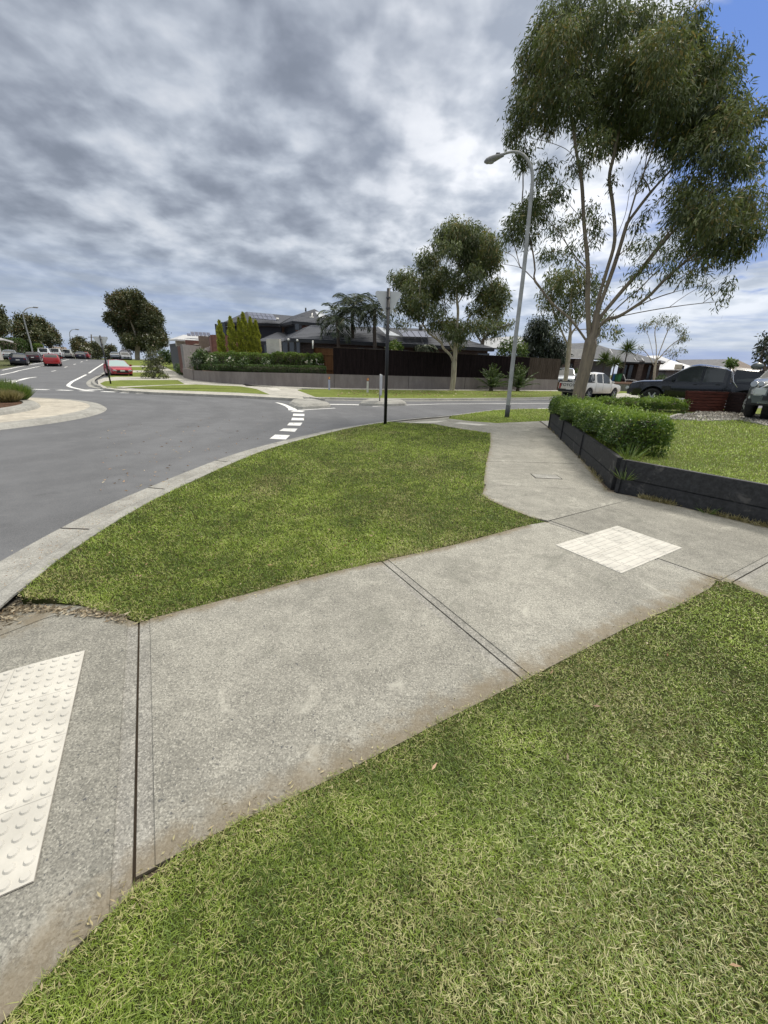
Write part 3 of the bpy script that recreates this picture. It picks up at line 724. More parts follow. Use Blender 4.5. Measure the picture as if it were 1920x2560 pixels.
# ------------------------------------------------------------ grass blades
def vnoise(x,y,scale,seed):
    g=np.random.RandomState(seed).rand(64,64); u=(x*scale)%64; v=(y*scale)%64
    i=u.astype(int); j=v.astype(int); fu=u-i; fv=v-j; fu=fu*fu*(3-2*fu); fv=fv*fv*(3-2*fv); i1=(i+1)%64; j1=(j+1)%64
    return (g[i%64,j%64]*(1-fu)+g[i1,j%64]*fu)*(1-fv)+(g[i%64,j1]*(1-fu)+g[i1,j1]*fu)*fv
def inpoly(x,y,poly):
    c=np.zeros(len(x),bool); n=len(poly)
    for i in range(n):
        x0,y0=poly[i][:2]; x1,y1=poly[(i+1)%n][:2]
        m=((y0>y)!=(y1>y)); xi=(x1-x0)*(y-y0)/((y1-y0) if y1!=y0 else 1e-9)+x0
        c^=(m&(x<xi))
    return c
def m_blade(name,a,b_,dry,dry2):
    m,t,b=mat_new(name); t.n.remove(b); out=t.n['Material Output']
    ta=t.N('ShaderNodeAttribute',attribute_name='tint').outputs['Fac']; dr=t.N('ShaderNodeAttribute',attribute_name='dry').outputs['Fac']
    c=t.mix(ta,a,b_); c=t.mix(dr,c,t.mix(ta,dry,dry2))
    d=t.N('ShaderNodeBsdfDiffuse'); tr=t.N('ShaderNodeBsdfTranslucent'); gl=t.N('ShaderNodeBsdfGlossy'); gl.inputs['Roughness'].default_value=.45
    t.L(c,d.inputs[0]); t.L(c,tr.inputs[0]); gl.inputs[0].default_value=(.8,.85,.8,1)
    mx=t.N('ShaderNodeMixShader'); mx.inputs[0].default_value=.30; t.L(d.outputs[0],mx.inputs[1]); t.L(tr.outputs[0],mx.inputs[2])
    m2=t.N('ShaderNodeMixShader'); m2.inputs[0].default_value=.05; t.L(mx.outputs[0],m2.inputs[1]); t.L(gl.outputs[0],m2.inputs[2]); t.L(m2.outputs[0],out.inputs[0]); return m
M_blade=m_blade('grass blades',(.100,.165,.014),(.41,.54,.075),(.33,.29,.11),(.60,.54,.29))
M_blade2=m_blade('bright lawn blades',(.15,.23,.022),(.40,.52,.07),(.30,.27,.12),(.50,.46,.24))
def grass(name,poly,z,dens,seed,label,mat,h0=.022,h1=.05,lay=1.0,drybase=.10,dmin=0,dmax=99,wmul=1.0,edge=None):
    r=np.random.RandomState(seed); P=np.array([p[:2] for p in poly]); x0,y0=P.min(0); x1,y1=P.max(0)
    A=(x1-x0)*(y1-y0); xs=[];ys=[]
    N=int(A*dens(max(dmin,.9)))
    for _ in range(max(1,N//400000+1)):
        k=min(N,400000); x=x0+(x1-x0)*r.rand(k); y=y0+(y1-y0)*r.rand(k); D=np.hypot(x,y)
        keep=(r.rand(k)<dens(np.maximum(D,.9))/dens(max(dmin,.9)))&(D>dmin)&(D<dmax)
        keep&=((np.abs(np.arctan2(x,y))<R(56))|(D<3.0))&(y>-.3)
        x=x[keep];y=y[keep]; m=inpoly(x,y,poly); xs.append(x[m]); ys.append(y[m])
    x=np.concatenate(xs); y=np.concatenate(ys); n=len(x); D=np.hypot(x,y)
    patch=vnoise(x+50,y+50,.9,seed)*.5+vnoise(x+50,y+50,3.1,seed+1)*.5; fine=vnoise(x+50,y+50,9,seed+2)
    # clumps pull blades together a little
    h=(h0+(h1-h0)*r.rand(n)**1.6)*(.75+.6*patch)
    wd=np.maximum(.0013,.00080*D)*wmul*(.7+.8*r.rand(n))
    az=r.rand(n)*2*PI; lean=np.clip(r.normal(.85,.4,n),.05,1.45)*lay; lean=np.minimum(lean,1.5)
    dx=np.cos(az);dy=np.sin(az); px_=-dy;py_=dx
    tint=np.clip(.15+.55*r.rand(n)+.5*(fine-.5)+.75*(patch-.5),0,1)
    pd=drybase*(.2+5.5*np.clip(vnoise(x+31,y+17,1.7,seed+9)-.55,0,1)*2+2.4*np.clip(fine-.55,0,1))
    if edge is not None:
        pd=pd+edge(x,y)
    dry=(r.rand(n)<pd).astype(float)*(.55+.45*r.rand(n))
    # clippings lying flat
    clip=(r.rand(n)<.07*(.3+1.4*fine)); lean=np.where(clip,1.45,lean); h=np.where(clip,h*1.05,h); dry=np.where(clip,np.maximum(dry,.45+.5*r.rand(n)),dry)
    zb=np.where(clip,h0*.9*r.rand(n)+.012,-.004)
    v=np.zeros((n,5,3)); b0=z+zb
    def put(k,s,t,curl):
        L=h*t; ang=lean*(.55+.75*t)*curl
        ang=np.minimum(ang,1.55)
        hx=L*np.sin(ang); hzv=L*np.cos(ang)
        ww=wd*s
        v[:,k,0]=x+dx*hx+px_*ww; v[:,k,1]=y+dy*hx+py_*ww; v[:,k,2]=b0+np.maximum(hzv,.001)
    put(0,-.5,0,1);put(1,.5,0,1);put(2,.42,.55,1);put(3,-.42,.55,1);put(4,0,1,1)
    V=v.reshape(-1,3); base=(np.arange(n)*5)[:,None]
    me=bpy.data.meshes.new(name); me.vertices.add(n*5); me.vertices.foreach_set('co',V.ravel())
    loops=np.concatenate([base+np.array([0,1,2,3]),base+np.array([3,2,4])],1).astype(np.int32)
    me.loops.add(n*7); me.loops.foreach_set('vertex_index',loops.ravel())
    me.polygons.add(n*2); ls=np.stack([np.arange(n)*7,np.arange(n)*7+4],1).ravel().astype(np.int32)
    me.polygons.foreach_set('loop_start',ls)
    try: me.polygons.foreach_set('loop_total',np.tile([4,3],n).astype(np.int32))
    except Exception: pass
    me.update(calc_edges=True)
    for nm,arr in (('tint',tint),('dry',dry)):
        a=me.attributes.new(nm,'FLOAT','POINT'); a.data.foreach_set('value',np.repeat(arr,5).astype(np.float32))
    o=link(name,me,mat); o['kind']='stuff'; o['label']=label; o['category']='grass'
    print(name,n); return o
def edge_near(x,y):
    d=np.full(len(x),9.)
    for L in (near_edge,A_bot):
        for a,b in zip(L,L[1:]):
            ax,ay=a;bx,by=b; t=np.clip(((x-ax)*(bx-ax)+(y-ay)*(by-ay))/((bx-ax)**2+(by-ay)**2),0,1); d=np.minimum(d,np.hypot(x-ax-t*(bx-ax),y-ay-t*(by-ay)))
    return .30*np.exp(-(d/.09)**2)+.45*np.exp(-(((x-1.2)**2+(y-1.62)**2)/.10))+.5*np.exp(-(((x+2.35)**2+(y-2.55)**2)/.06))
def dn(k,p=1.55,cap=22000): return lambda D: np.minimum(cap,k/np.maximum(D,.3)**p)
def rag(poly,amp,seed):
    P=[Vector(p[:2]) for p in poly]; n=len(P); A=sum(P[i].x*P[(i+1)%n].y-P[(i+1)%n].x*P[i].y for i in range(n)); sg=-1 if A>0 else 1; out=[]
    for i in range(n):
        a,b=P[i],P[(i+1)%n]; d=b-a; L=d.length
        if L<1e-6: continue
        d=d/L; nn=Vector((-d.y,d.x))*sg; k=max(1,min(120,int(L/.05)))
        for j in range(k):
            q=a+d*L*j/k; o=amp*(.25+1.1*mnoise(Vector((q.x*7,q.y*7,seed)))+.7*mnoise(Vector((q.x*23,q.y*23,seed)))); out.append((q.x+nn.x*o,q.y+nn.y*o))
    return out
grass('grass',rag(lawn,.030,1),.0,dn(60000,1.6,56000),11,'mown green lawn with dry clippings in the near corner below the path',M_blade,.012,.030,edge=edge_near)
grass('grass',rag(vergeA,.028,2),.0,dn(60000,1.55,24000),21,'mown green verge between the curved kerb and the path',M_blade,.018,.042,edge=edge_near,drybase=.11)
grass('grass',rl,LAWN-.008,dn(26000,1.55,2200),31,'bright green raised lawn behind the black sleeper wall',M_blade2,.03,.07,drybase=.05,dmax=19)
grass('grass',vergeB,.0,dn(30000,1.6,900),41,'green verge around the foot of the street lamp',M_blade,.03,.06,drybase=.08,dmax=24)
# ------------------------------------------------------------ foliage tools
def m_leaf(name,a,b_,alt,trans=.25,rough=.5,gloss=.06):
    m,t,b=mat_new(name); t.n.remove(b); out=t.n['Material Output']
    ta=t.N('ShaderNodeAttribute',attribute_name='tint').outputs['Fac']; dr=t.N('ShaderNodeAttribute',attribute_name='dry').outputs['Fac']
    c=t.mix(dr,t.mix(ta,a,b_),alt)
    d=t.N('ShaderNodeBsdfDiffuse'); tr=t.N('ShaderNodeBsdfTranslucent'); gl=t.N('ShaderNodeBsdfGlossy'); gl.inputs['Roughness'].default_value=rough
    t.L(c,d.inputs[0]); t.L(c,tr.inputs[0]); gl.inputs[0].default_value=(.9,.95,.9,1)
    mx=t.N('ShaderNodeMixShader'); mx.inputs[0].default_value=trans; t.L(d.outputs[0],mx.inputs[1]); t.L(tr.outputs[0],mx.inputs[2])
    m2=t.N('ShaderNodeMixShader'); m2.inputs[0].default_value=gloss; t.L(mx.outputs[0],m2.inputs[1]); t.L(gl.outputs[0],m2.inputs[2]); t.L(m2.outputs[0],out.inputs[0]); return m
def leaf_mesh(name,P,Dr,L,W,tint,dry,mat,parent=None,seed=0,shape='lance'):
    """one small leaf (4 points) at each P along direction Dr"""
    n=len(P); r=np.random.RandomState(seed); Dr=Dr/np.linalg.norm(Dr,axis=1)[:,None]
    q=r.normal(size=(n,3)); s=np.cross(Dr,q); s/=np.linalg.norm(s,axis=1)[:,None]+1e-9
    L=np.broadcast_to(L,(n,))[:,None]; W=np.broadcast_to(W,(n,))[:,None]
    k=.42 if shape=='lance' else .5
    nrm=np.cross(Dr,s)
    v=np.stack([P,P+Dr*L*k+s*W*.5+nrm*W*.12,P+Dr*L,P+Dr*L*k-s*W*.5+nrm*W*.12],1).reshape(-1,3)
    me=bpy.data.meshes.new(name); me.vertices.add(n*4); me.vertices.foreach_set('co',v.ravel())
    me.loops.add(n*4); me.loops.foreach_set('vertex_index',np.arange(n*4,dtype=np.int32))
    me.polygons.add(n); me.polygons.foreach_set('loop_start',(np.arange(n)*4).astype(np.int32))
    try: me.polygons.foreach_set('loop_total',np.full(n,4,np.int32))
    except Exception: pass
    me.update(calc_edges=True)
    for nm,arr in (('tint',tint),('dry',dry)):
        a=me.attributes.new(nm,'FLOAT','POINT'); a.data.foreach_set('value',np.repeat(np.broadcast_to(arr,(n,)),4).astype(np.float32))
    return link(name,me,mat,parent)
def m_bark(name,a,b_,dark,sc_=1.0):
    m,t,b=mat_new(name); co=coords(t); mp=t.N('ShaderNodeMapping'); mp.inputs['Scale'].default_value=(1,1,.22); t.L(co,mp.inputs[0])
    f=t.noise(mp.outputs[0],7*sc_,6,.65,.5); g=t.noise(co,1.6*sc_,4,.6)
    c=t.mix(t.mapr(f,.35,.65),a,b_); c=t.mix(t.mapr(t.math('ADD',t.math('MULTIPLY',g,.6),t.math('MULTIPLY',f,.4)),.55,.66,0,.75),c,dark)
    t.L(c,b.inputs['Base Color']); b.inputs['Roughness'].default_value=.85; bump(t,b,f,.6,.03); return m
M_gumbark=m_bark('gum bark',(.27,.22,.165),(.17,.14,.11),(.085,.07,.06))
M_gumpale=m_bark('pale gum bark',(.50,.44,.33),(.34,.285,.21),(.18,.15,.115))
M_dkbark=m_bark('dark bark',(.11,.085,.065),(.07,.055,.045),(.04,.03,.025),2)
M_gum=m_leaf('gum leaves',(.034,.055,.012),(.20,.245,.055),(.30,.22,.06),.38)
M_gum2=m_leaf('gum leaves, olive',(.040,.062,.015),(.22,.26,.07),(.30,.22,.07),.38)
M_flow=m_leaf('dense dark leaves',(.034,.048,.014),(.15,.155,.045),(.20,.11,.045),.2)
M_dark=m_leaf('dark needle foliage',(.014,.026,.012),(.045,.06,.026),(.06,.055,.03),.15)
M_green=m_leaf('fresh green leaves',(.045,.095,.012),(.20,.29,.045),(.18,.16,.05),.3)
M_hedge=m_leaf('clipped hedge leaves',(.022,.055,.010),(.11,.18,.03),(.09,.10,.03),.2)
M_box=m_leaf('box hedge leaves',(.04,.10,.012),(.28,.40,.045),(.40,.44,.09),.4,.4,.08)
M_pencil=m_leaf('golden conifer foliage',(.17,.20,.018),(.52,.54,.05),(.17,.13,.03),.2)
M_yellow=m_leaf('lime shrub leaves',(.18,.22,.015),(.42,.45,.04),(.3,.28,.05),.3)
M_palm=m_leaf('palm leaflets',(.022,.040,.016),(.075,.100,.042),(.16,.12,.055),.2)
M_cycad=m_leaf('phoenix palm leaflets',(.025,.06,.010),(.13,.19,.032),(.12,.11,.03),.2)
M_white=plain('white blossom',(.80,.76,.66),.8)

class TreeFrame:
    """vertical plane through the tree's foot, facing the street corner"""
    def __init__(s,foot): s.f=foot; h=Vector((foot.x,foot.y,0)).normalized(); s.away=h; s.right=Vector((h.y,-h.x,0)); s.D=Vector((foot.x,foot.y,0)).length
    def pt(s,px,py,w=0.0):
        d=pdir(px,py); k=(s.D+w)/(d.x*s.away.x+d.y*s.away.y); return Vector((d.x*k,d.y*k,EYE+d.z*k))
    def m(s,px,py,rpx): return (s.pt(px+rpx,py)-s.pt(px-rpx,py)).length/2
def gum(name,label,foot,limbs,clumps,bark,leafm,r0,group=None,depth=.8,leafL=.15,leafW=.03,dens=420,droop=1.0,seed=1,cat='tree',tipr=.012,zlo=None,sc_=1,tw=1.0,core=0.0,cluster=12,dryp=.12,blossom=0,rnd_dir=.55):
    r=np.random.RandomState(seed); rr=random.Random(seed); F=TreeFrame(foot)
    t=empty(name,foot,0,label,cat,group)
    # skeleton: nodes with parents
    nodes=[Vector((0,0,-.1))]; par=[-1]; plen=[0.0]; zf_=[0]
    def add(p,pa): nodes.append(p); par.append(pa); plen.append(plen[pa]+(p-nodes[pa]).length); return len(nodes)-1
    us=[c[0] for c in clumps]; uc=sum(us)/len(us); halfw=max(us)-min(us)
    def nearest(p,up=True,ign=None):
        best=None;bd=1e9
        for i,q in enumerate(nodes):
            if i==0 or (up and q.z<zf_[0]): continue
            d=(q-p).length
            if up:
                if q.z>p.z-.15*d: d*=1.0+1.6*max(0,(q.z-p.z)/max(d,.1)+.3)
                d+=.55*plen[i]
            if d<bd: bd=d;best=i
        return best if best is not None else 0
    for li,L in enumerate(limbs):
        wd=0 if li==0 else rr.uniform(-1,1)*depth
        n=len(L); pts=[]
        for i,(px,py) in enumerate(L):
            w=wd*(i/(n-1))**1.2 if n>1 else 0
            pts.append(F.pt(px,py,w)-foot)
        if li==0:
            pts[0].x=0; pts[0].y=0; pts[0].z=.0
        sp=spline(pts,4); start=0 if li==0 else nearest(sp[0],False)
        pa=start
        for p in sp[(0 if li==0 else 1):]: pa=add(p,pa)
    zf_[0]=F.pt(*limbs[0][-1][:2]).z-foot.z-.3 if len(limbs)>1 else 0
    CL=[]
    for c in clumps:
        px,py,rp=c[:3]; rm=F.m(px,py,rp)*1.13
        du=abs(px-uc)/max(1,halfw/2); w=rr.uniform(-1,1)*depth*2.2*math.sqrt(max(.1,1-min(1,du)**2))
        CL.append((F.pt(px,py,w)-foot,rm,c[3] if len(c)>3 else 1))
    CL.sort(key=lambda c:(c[0]-Vector((0,0,c[0].z*.3))).length)
    for p,rm,k in CL:
        i=nearest(p); a=nodes[i]; L=(p-a).length
        if L<.15: continue
        nseg=max(2,min(7,int(L/.5)+1)); mid=(a+p)/2+Vector((rr.uniform(-1,1),rr.uniform(-1,1),rr.uniform(.2,1)))*L*.10; pa=i
        for j in range(1,nseg+1):
            s=j/nseg; q=a*(1-s)**2+mid*2*s*(1-s)+p*s*s; pa=add(q,pa)
        for _ in range(max(2,int(3*min(2,rm)))):   # twigs spreading in the clump
            v=Vector((rr.gauss(0,1),rr.gauss(0,1),rr.gauss(.3,.8))).normalized()*rm*rr.uniform(.6,1.0); e=add(p+v*.5+Vector((0,0,.04)),pa); add(p+v,e)
    n=len(nodes); leafw=[0.0]*n; ch=[0]*n
    for i in range(1,n): ch[par[i]]+=1
    acc=[0.0]*n
    for i in range(n-1,0,-1):
        if ch[i]==0: acc[i]+=1
        acc[par[i]]+=acc[i]
    tot=acc[1] if acc[1] else acc[0]
    rad=[max(tipr,r0*(a/tot)**.68) for a in acc]
    bm=bmesh.new()
    # tubes per chain
    kids={i:[] for i in range(n)}
    for i in range(1,n): kids[par[i]].append(i)
    def emit(a,b):
        chain=[a,b]
        while kids[chain[-1]]:
            ks=sorted(kids[chain[-1]],key=lambda q:-acc[q]); chain.append(ks[0])
        rs=[rad[c] for c in chain]; rs[0]=min(rad[a],rad[b]*1.05)
        if a==0: rs[0]=rad[b]*1.25
        pts=[nodes[c] for c in chain]
        seg=12 if rs[1]>.12 else (7 if rs[1]>.04 else 4)
        if len(pts)>=2: tube(bm,pts,rs,seg,False)
        for c,nx in zip(chain[1:],chain[2:]+[None]):
            for k in kids[c]:
                if k!=nx: todo.append((c,k))
    todo=[(0,k) for k in kids[0]]
    while todo:
        a,b=todo.pop(); emit(a,b)
    from_bm('trunk',bm,bark,t)
    # leaves
    Ps=[];Ds=[];T=[];Dy=[]
    for p,rm,k in CL:
        ns=max(3,int(dens*k*rm**2.1/cluster)); base_t=r.rand()
        v=r.normal(size=(ns,3)); v/=np.linalg.norm(v,axis=1)[:,None]; rad_=rm*(.35+.70*r.rand(ns)**.6)[:,None]; v=v*rad_; v[:,2]*=.8
        v[:,2]-=.08*rm
        c0=np.array(p)+v
        outward=v/(np.linalg.norm(v,axis=1)[:,None]+1e-6)
        for j in range(ns):
            m_=cluster; off=r.normal(size=(m_,3))*np.array([.10,.10,.13])*tw
            pp=c0[j]+off; dd=r.normal(size=(m_,3))*rnd_dir+np.array([0,0,-1.0])*droop+outward[j]*.5
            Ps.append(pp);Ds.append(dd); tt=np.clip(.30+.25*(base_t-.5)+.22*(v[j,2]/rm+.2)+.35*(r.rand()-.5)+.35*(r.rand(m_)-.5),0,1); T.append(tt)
            Dy.append((r.rand(m_)<(dryp*(2.2 if base_t>.72 else .5)))*r.rand(m_))
    Ps=np.concatenate(Ps);Ds=np.concatenate(Ds);T=np.concatenate(T);Dy=np.concatenate(Dy); n=len(Ps)
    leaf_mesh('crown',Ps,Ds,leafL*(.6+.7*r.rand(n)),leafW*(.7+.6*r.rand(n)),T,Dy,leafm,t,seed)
    if blossom:
        q=r.randint(0,n,blossom*1); bm_=bmesh.new()
        B=[];BD=[]
        for i in q:
            p=Ps[i]
            if np.dot(p[:2],np.array(F.away.xy))>0: continue
            m_=10; B.append(p+r.normal(size=(m_,3))*.28); BD.append(r.normal(size=(m_,3)))
        bm_.free()
        if B:
            B=np.concatenate(B);BD=np.concatenate(BD); leaf_mesh('blossom',B,BD,.22,.2,np.zeros(len(B)),np.zeros(len(B)),M_white,t,seed+3,'r')
    print(name,'leaves',n); return t
def zc(ox,oy,s,L): return [tuple([ox+c[0]*s,oy+c[1]*s]+([c[2]*s]+list(c[3:]) if len(c)>2 else [])) for c in L]

# big gum beside the street lamp
z5=lambda L: zc(1180,0,.446,L)
foot=on(1440,1038); 
big_cl=[(470,110,100),(620,60,110),(760,110,100),(900,90,90),(1010,120,90),(1180,130,100),(1240,210,80),(370,260,90),(500,230,110),(640,250,100),(800,240,90,.6),(950,300,110),(1090,270,110),(1240,300,110),(1380,320,90),
(340,400,80),(460,400,100),(580,420,100),(720,410,110),(860,440,110),(1000,420,120),(1150,420,120),(1300,420,120),(1420,420,90),(280,580,70),(400,540,90),(540,560,100),(680,540,90),(820,580,110),(960,570,120),(1100,560,120),(1250,570,120),(1390,560,110),(1470,640,80),
(300,660,60),(440,660,70),(640,700,80),(760,690,90),(880,700,100),(1020,700,110),(1160,700,120),(1300,700,120),(1430,720,110),(1550,660,70),(1610,640,40),(230,750,50),(290,840,45),(280,910,35),(690,810,70),(820,790,70),(1120,790,90),(1260,820,100),(1400,850,90),(1530,860,80),(1590,920,55),(1480,920,80),
(420,930,45),(400,1000,35),(480,1080,50),(350,1140,55),(290,1210,65),(400,1190,50),(240,1250,50),(320,1320,50),(225,1330,35),(620,930,45,.6),(560,930,35,.5),(650,1170,45,.6),(560,1230,45,.6),(470,1280,45,.6),(420,1420,45,.7),(480,1420,35,.6),(700,1230,45,.5),(690,1330,45,.6),(560,1400,45,.5),
(1150,1070,60),(1250,1020,80),(1330,1100,90),(1230,1150,90),(1350,1200,110),(1480,1150,90),(1560,1100,75),(1610,1180,60),(1280,1280,100),(1420,1300,110),(1540,1280,85),(1180,1200,70,.7),(1100,1290,55,.6),(1450,1410,70),(1550,1380,55),(1350,1380,75),(1230,1390,75,.7),(1130,1400,55,.6),(1600,1300,55),
(1130,1530,45,.6),(1200,1550,40,.6),(1270,1480,55,.7),(1330,1590,35,.7),(1430,1600,40,.7),(1390,1690,22),(1080,1480,40,.6),(950,1500,45,.6),(900,1560,30,.6),(990,1370,45,.6),(940,1240,45,.5),(1010,1180,35,.5),(940,1620,35,.6),(880,1390,35,.5),(800,1000,40,.4),(960,1000,45,.4),(1080,960,45,.5)]
big_limbs=[z5([(583,2330),(600,2200),(630,2080),(655,1980),(668,1900)]),
 z5([(660,1920),(648,1700),(650,1500),(628,1250),(615,1020),(585,850),(560,650),(540,400)]),
 z5([(690,1900),(705,1700),(755,1520),(800,1350),(790,1150),(770,1000),(800,850),(850,600),(880,350)]),
 z5([(705,1740),(790,1510),(870,1250),(930,1050),(990,900),(1060,680),(1130,450)]),
 z5([(700,1800),(850,1620),(960,1500),(1090,1340),(1200,1220),(1330,1100)]),
 z5([(690,1850),(760,1790),(830,1770),(980,1670),(1100,1550),(1280,1400)]),
 z5([(830,1770),(940,1710),(1060,1660),(1200,1620),(1330,1590)]),
 z5([(655,1930),(560,1800),(450,1700),(380,1610),(330,1550),(270,1500),(170,1480)]),
 z5([(270,1500),(235,1440),(175,1405)]),z5([(345,1560),(355,1500),(350,1450)]),
 z5([(600,950),(545,850),(440,800),(330,775)]),z5([(690,1560),(590,1450),(480,1300),(400,1210)]),
 z5([(800,1350),(860,1200),(900,1000),(1000,800)]),z5([(870,1250),(1000,1080),(1120,950),(1250,830)])]
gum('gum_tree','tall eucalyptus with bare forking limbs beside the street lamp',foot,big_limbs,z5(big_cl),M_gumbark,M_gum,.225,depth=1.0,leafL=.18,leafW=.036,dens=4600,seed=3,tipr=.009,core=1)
# young gum on the far verge
z8=lambda L: zc(940,520,.217,L)
foot=on(1130,976)
cl=[(870,210,85),(960,230,90),(1090,230,75),(770,300,75),(850,330,100),(970,330,90),(1110,320,100),(1240,330,95),(1340,380,80),(750,420,75),(860,460,85,.8),(1010,470,110),(1140,470,120),(1280,490,115),(1390,500,75),(560,560,70),(620,600,65),(700,560,60),(540,660,65),(1020,620,95),(1160,630,110),(1300,620,105),(1390,620,65),(240,810,75),(340,790,75),(420,830,65),(620,770,85),(740,760,90),(860,760,80),(1130,760,85),(1240,740,75),(280,880,60),(380,920,75),(520,900,90),(640,880,90),(760,880,80),(900,880,90),(1030,880,85),(1400,880,85),(1300,930,85),(1440,970,75),(400,1040,75),(500,1060,90),(620,1040,80),(700,980,70),(850,1000,60,.6),(1200,1000,75),(1340,1050,95),(1450,1080,75),(310,1120,60),(420,1170,75),(520,1180,75),(660,1180,60),(780,1150,60,.7),(1100,1170,60,.7),(1240,1160,75),(1370,1190,75),(250,1320,45,.7),(350,1330,35,.6),(480,1240,50,.7),(700,1280,65),(640,1350,50,.7),(800,1330,65),(900,1340,80),(960,1390,85),(850,1420,75),(980,1470,65),(1080,1340,60),(940,1540,45)]
lim=[z8([(890,2100),(893,1950),(900,1790)]),z8([(905,1800),(915,1600),(925,1450),(945,1200),(930,1000),(960,700),(1000,400)]),z8([(895,1800),(860,1700),(780,1620),(740,1540),(620,1450),(540,1340),(460,1250),(320,1150)]),
 z8([(905,1680),(850,1570),(820,1500),(780,1400)]),z8([(925,1620),(1060,1550),(1180,1510),(1250,1450)]),z8([(935,1450),(1080,1340),(1200,1290)]),z8([(945,1100),(1050,930),(1110,850),(1250,700)])]
gum('gum_tree','medium eucalyptus with a pale smooth trunk on the verge before the dark fence',foot,lim,z8(cl),M_gumpale,M_gum2,.20,depth=1.1,leafL=.28,leafW=.065,dens=2000,seed=8,tipr=.012,cluster=9,tw=1.5)
foot=at(1203,893,44); 
gum('gum_tree','leaning eucalyptus with a forked trunk rising behind the dark fence',foot,[z8([(1210,1720),(1220,1600),(1235,1500)]),z8([(1235,1520),(1320,1420),(1450,1370)]),z8([(1225,1560),(1160,1470),(1140,1400)])],z8([(1150,1400,60),(1220,1370,70),(1310,1340,80),(1400,1340,75),(1480,1380,65),(1560,1340,45),(1350,1440,55),(1250,1440,55),(1180,1300,60),(1290,1260,60)]),M_gumbark,M_gum2,.2,depth=.8,leafL=.34,leafW=.09,dens=600,seed=9,cluster=8,tw=2)
# gum behind the big one, on the far verge
foot=on(1408,988)
gum('gum_tree','slender eucalyptus with a bare lower trunk standing behind the white utility truck',foot,[z5([(518,2215),(535,2050),(552,1850)]),z5([(552,1850),(550,1750),(565,1600)]),z5([(545,1950),(500,1850),(440,1700)]),z5([(552,1870),(640,1790),(740,1800)])],
 z5([(500,1560,65),(580,1530,60),(640,1560,50),(450,1620,55),(420,1690,45),(520,1650,60),(600,1640,60),(480,1740,50),(560,1740,50),(640,1730,60),(690,1590,50),(720,1650,40),(740,1780,45),(790,1850,38),(700,1850,40),(500,1810,40),(460,1560,45)]),M_gumpale,M_gum2,.15,depth=.8,leafL=.30,leafW=.07,dens=800,seed=12,cluster=8,tw=1.7)
z4=lambda L: zc(1340,760,.3496,L)
foot=at(1634,962,62)
gum('gum_tree','sparse open-crowned young eucalyptus in front of the brick house',foot,[z4([(843,578),(848,480),(860,400)]),z4([(860,410),(900,300),(940,200),(980,140)]),z4([(852,440),(830,330),(800,220),(770,170)]),z4([(860,400),(860,300),(850,200),(870,130)]),z4([(870,400),(950,310),(1040,240)]),z4([(850,450),(790,350),(730,300)]),z4([(870,440),(940,410),(1000,350)])],
 z4([(770,160,32),(800,140,28,.7),(850,120,28),(900,110,32),(960,115,32),(1000,110,22),(1010,160,28,.7),(1040,190,32),(1070,230,32),(1050,250,28),(880,145,28,.6),(960,340,28,.6),(1000,350,32,.6),(1050,330,28,.6),(740,310,18,.5),(760,330,22,.5),(720,350,18,.5),(1000,280,22,.5),(940,150,25,.5)]),M_gumpale,M_gum2,.15,depth=.7,leafL=.30,leafW=.07,dens=500,seed=15,cluster=7,tw=1.5,tipr=.02)
foot=at(1348,900,47)
gum('casuarina','dense dark drooping tree behind the weathered end of the paling fence',foot,[z5([(385,2050),(385,1950),(380,1850)])],z5([(370,1815,45),(350,1880,55),(420,1890,55),(330,1950,50),(400,1970,60),(480,1940,45),(450,2000,50),(500,1990,35),(300,1990,35),(390,1830,40)]),M_dkbark,M_dark,.18,depth=.8,leafL=.4,leafW=.09,dens=1000,seed=18,cluster=10,tw=2)
foot=at(1285,903,43)
gum('garden_tree','round leafy bright green bush rising above the dark fence',foot,[[(1285,903),(1285,880)]],[(1262,862,13),(1283,858,14),(1302,868,14),(1268,878,15),(1290,882,16),(1308,886,12),(1250,884,10)],M_dkbark,M_green,.1,depth=.6,leafL=.2,leafW=.12,dens=900,droop=.2,seed=19,cluster=8,tw=1.5,rnd_dir=1)
foot=at(1904,940,75)
gum('street_tree','dark broad tree at the right edge behind the grey car',foot,[z4([(1680,520),(1670,430),(1660,350)])],z4([(1640,240,35),(1625,330,35),(1598,400,18),(1660,290,45),(1610,370,22),(1700,230,50),(1700,330,50),(1690,400,45)]),M_dkbark,M_dark,.3,depth=1.2,leafL=.5,leafW=.2,dens=300,seed=20,cluster=8,tw=3)

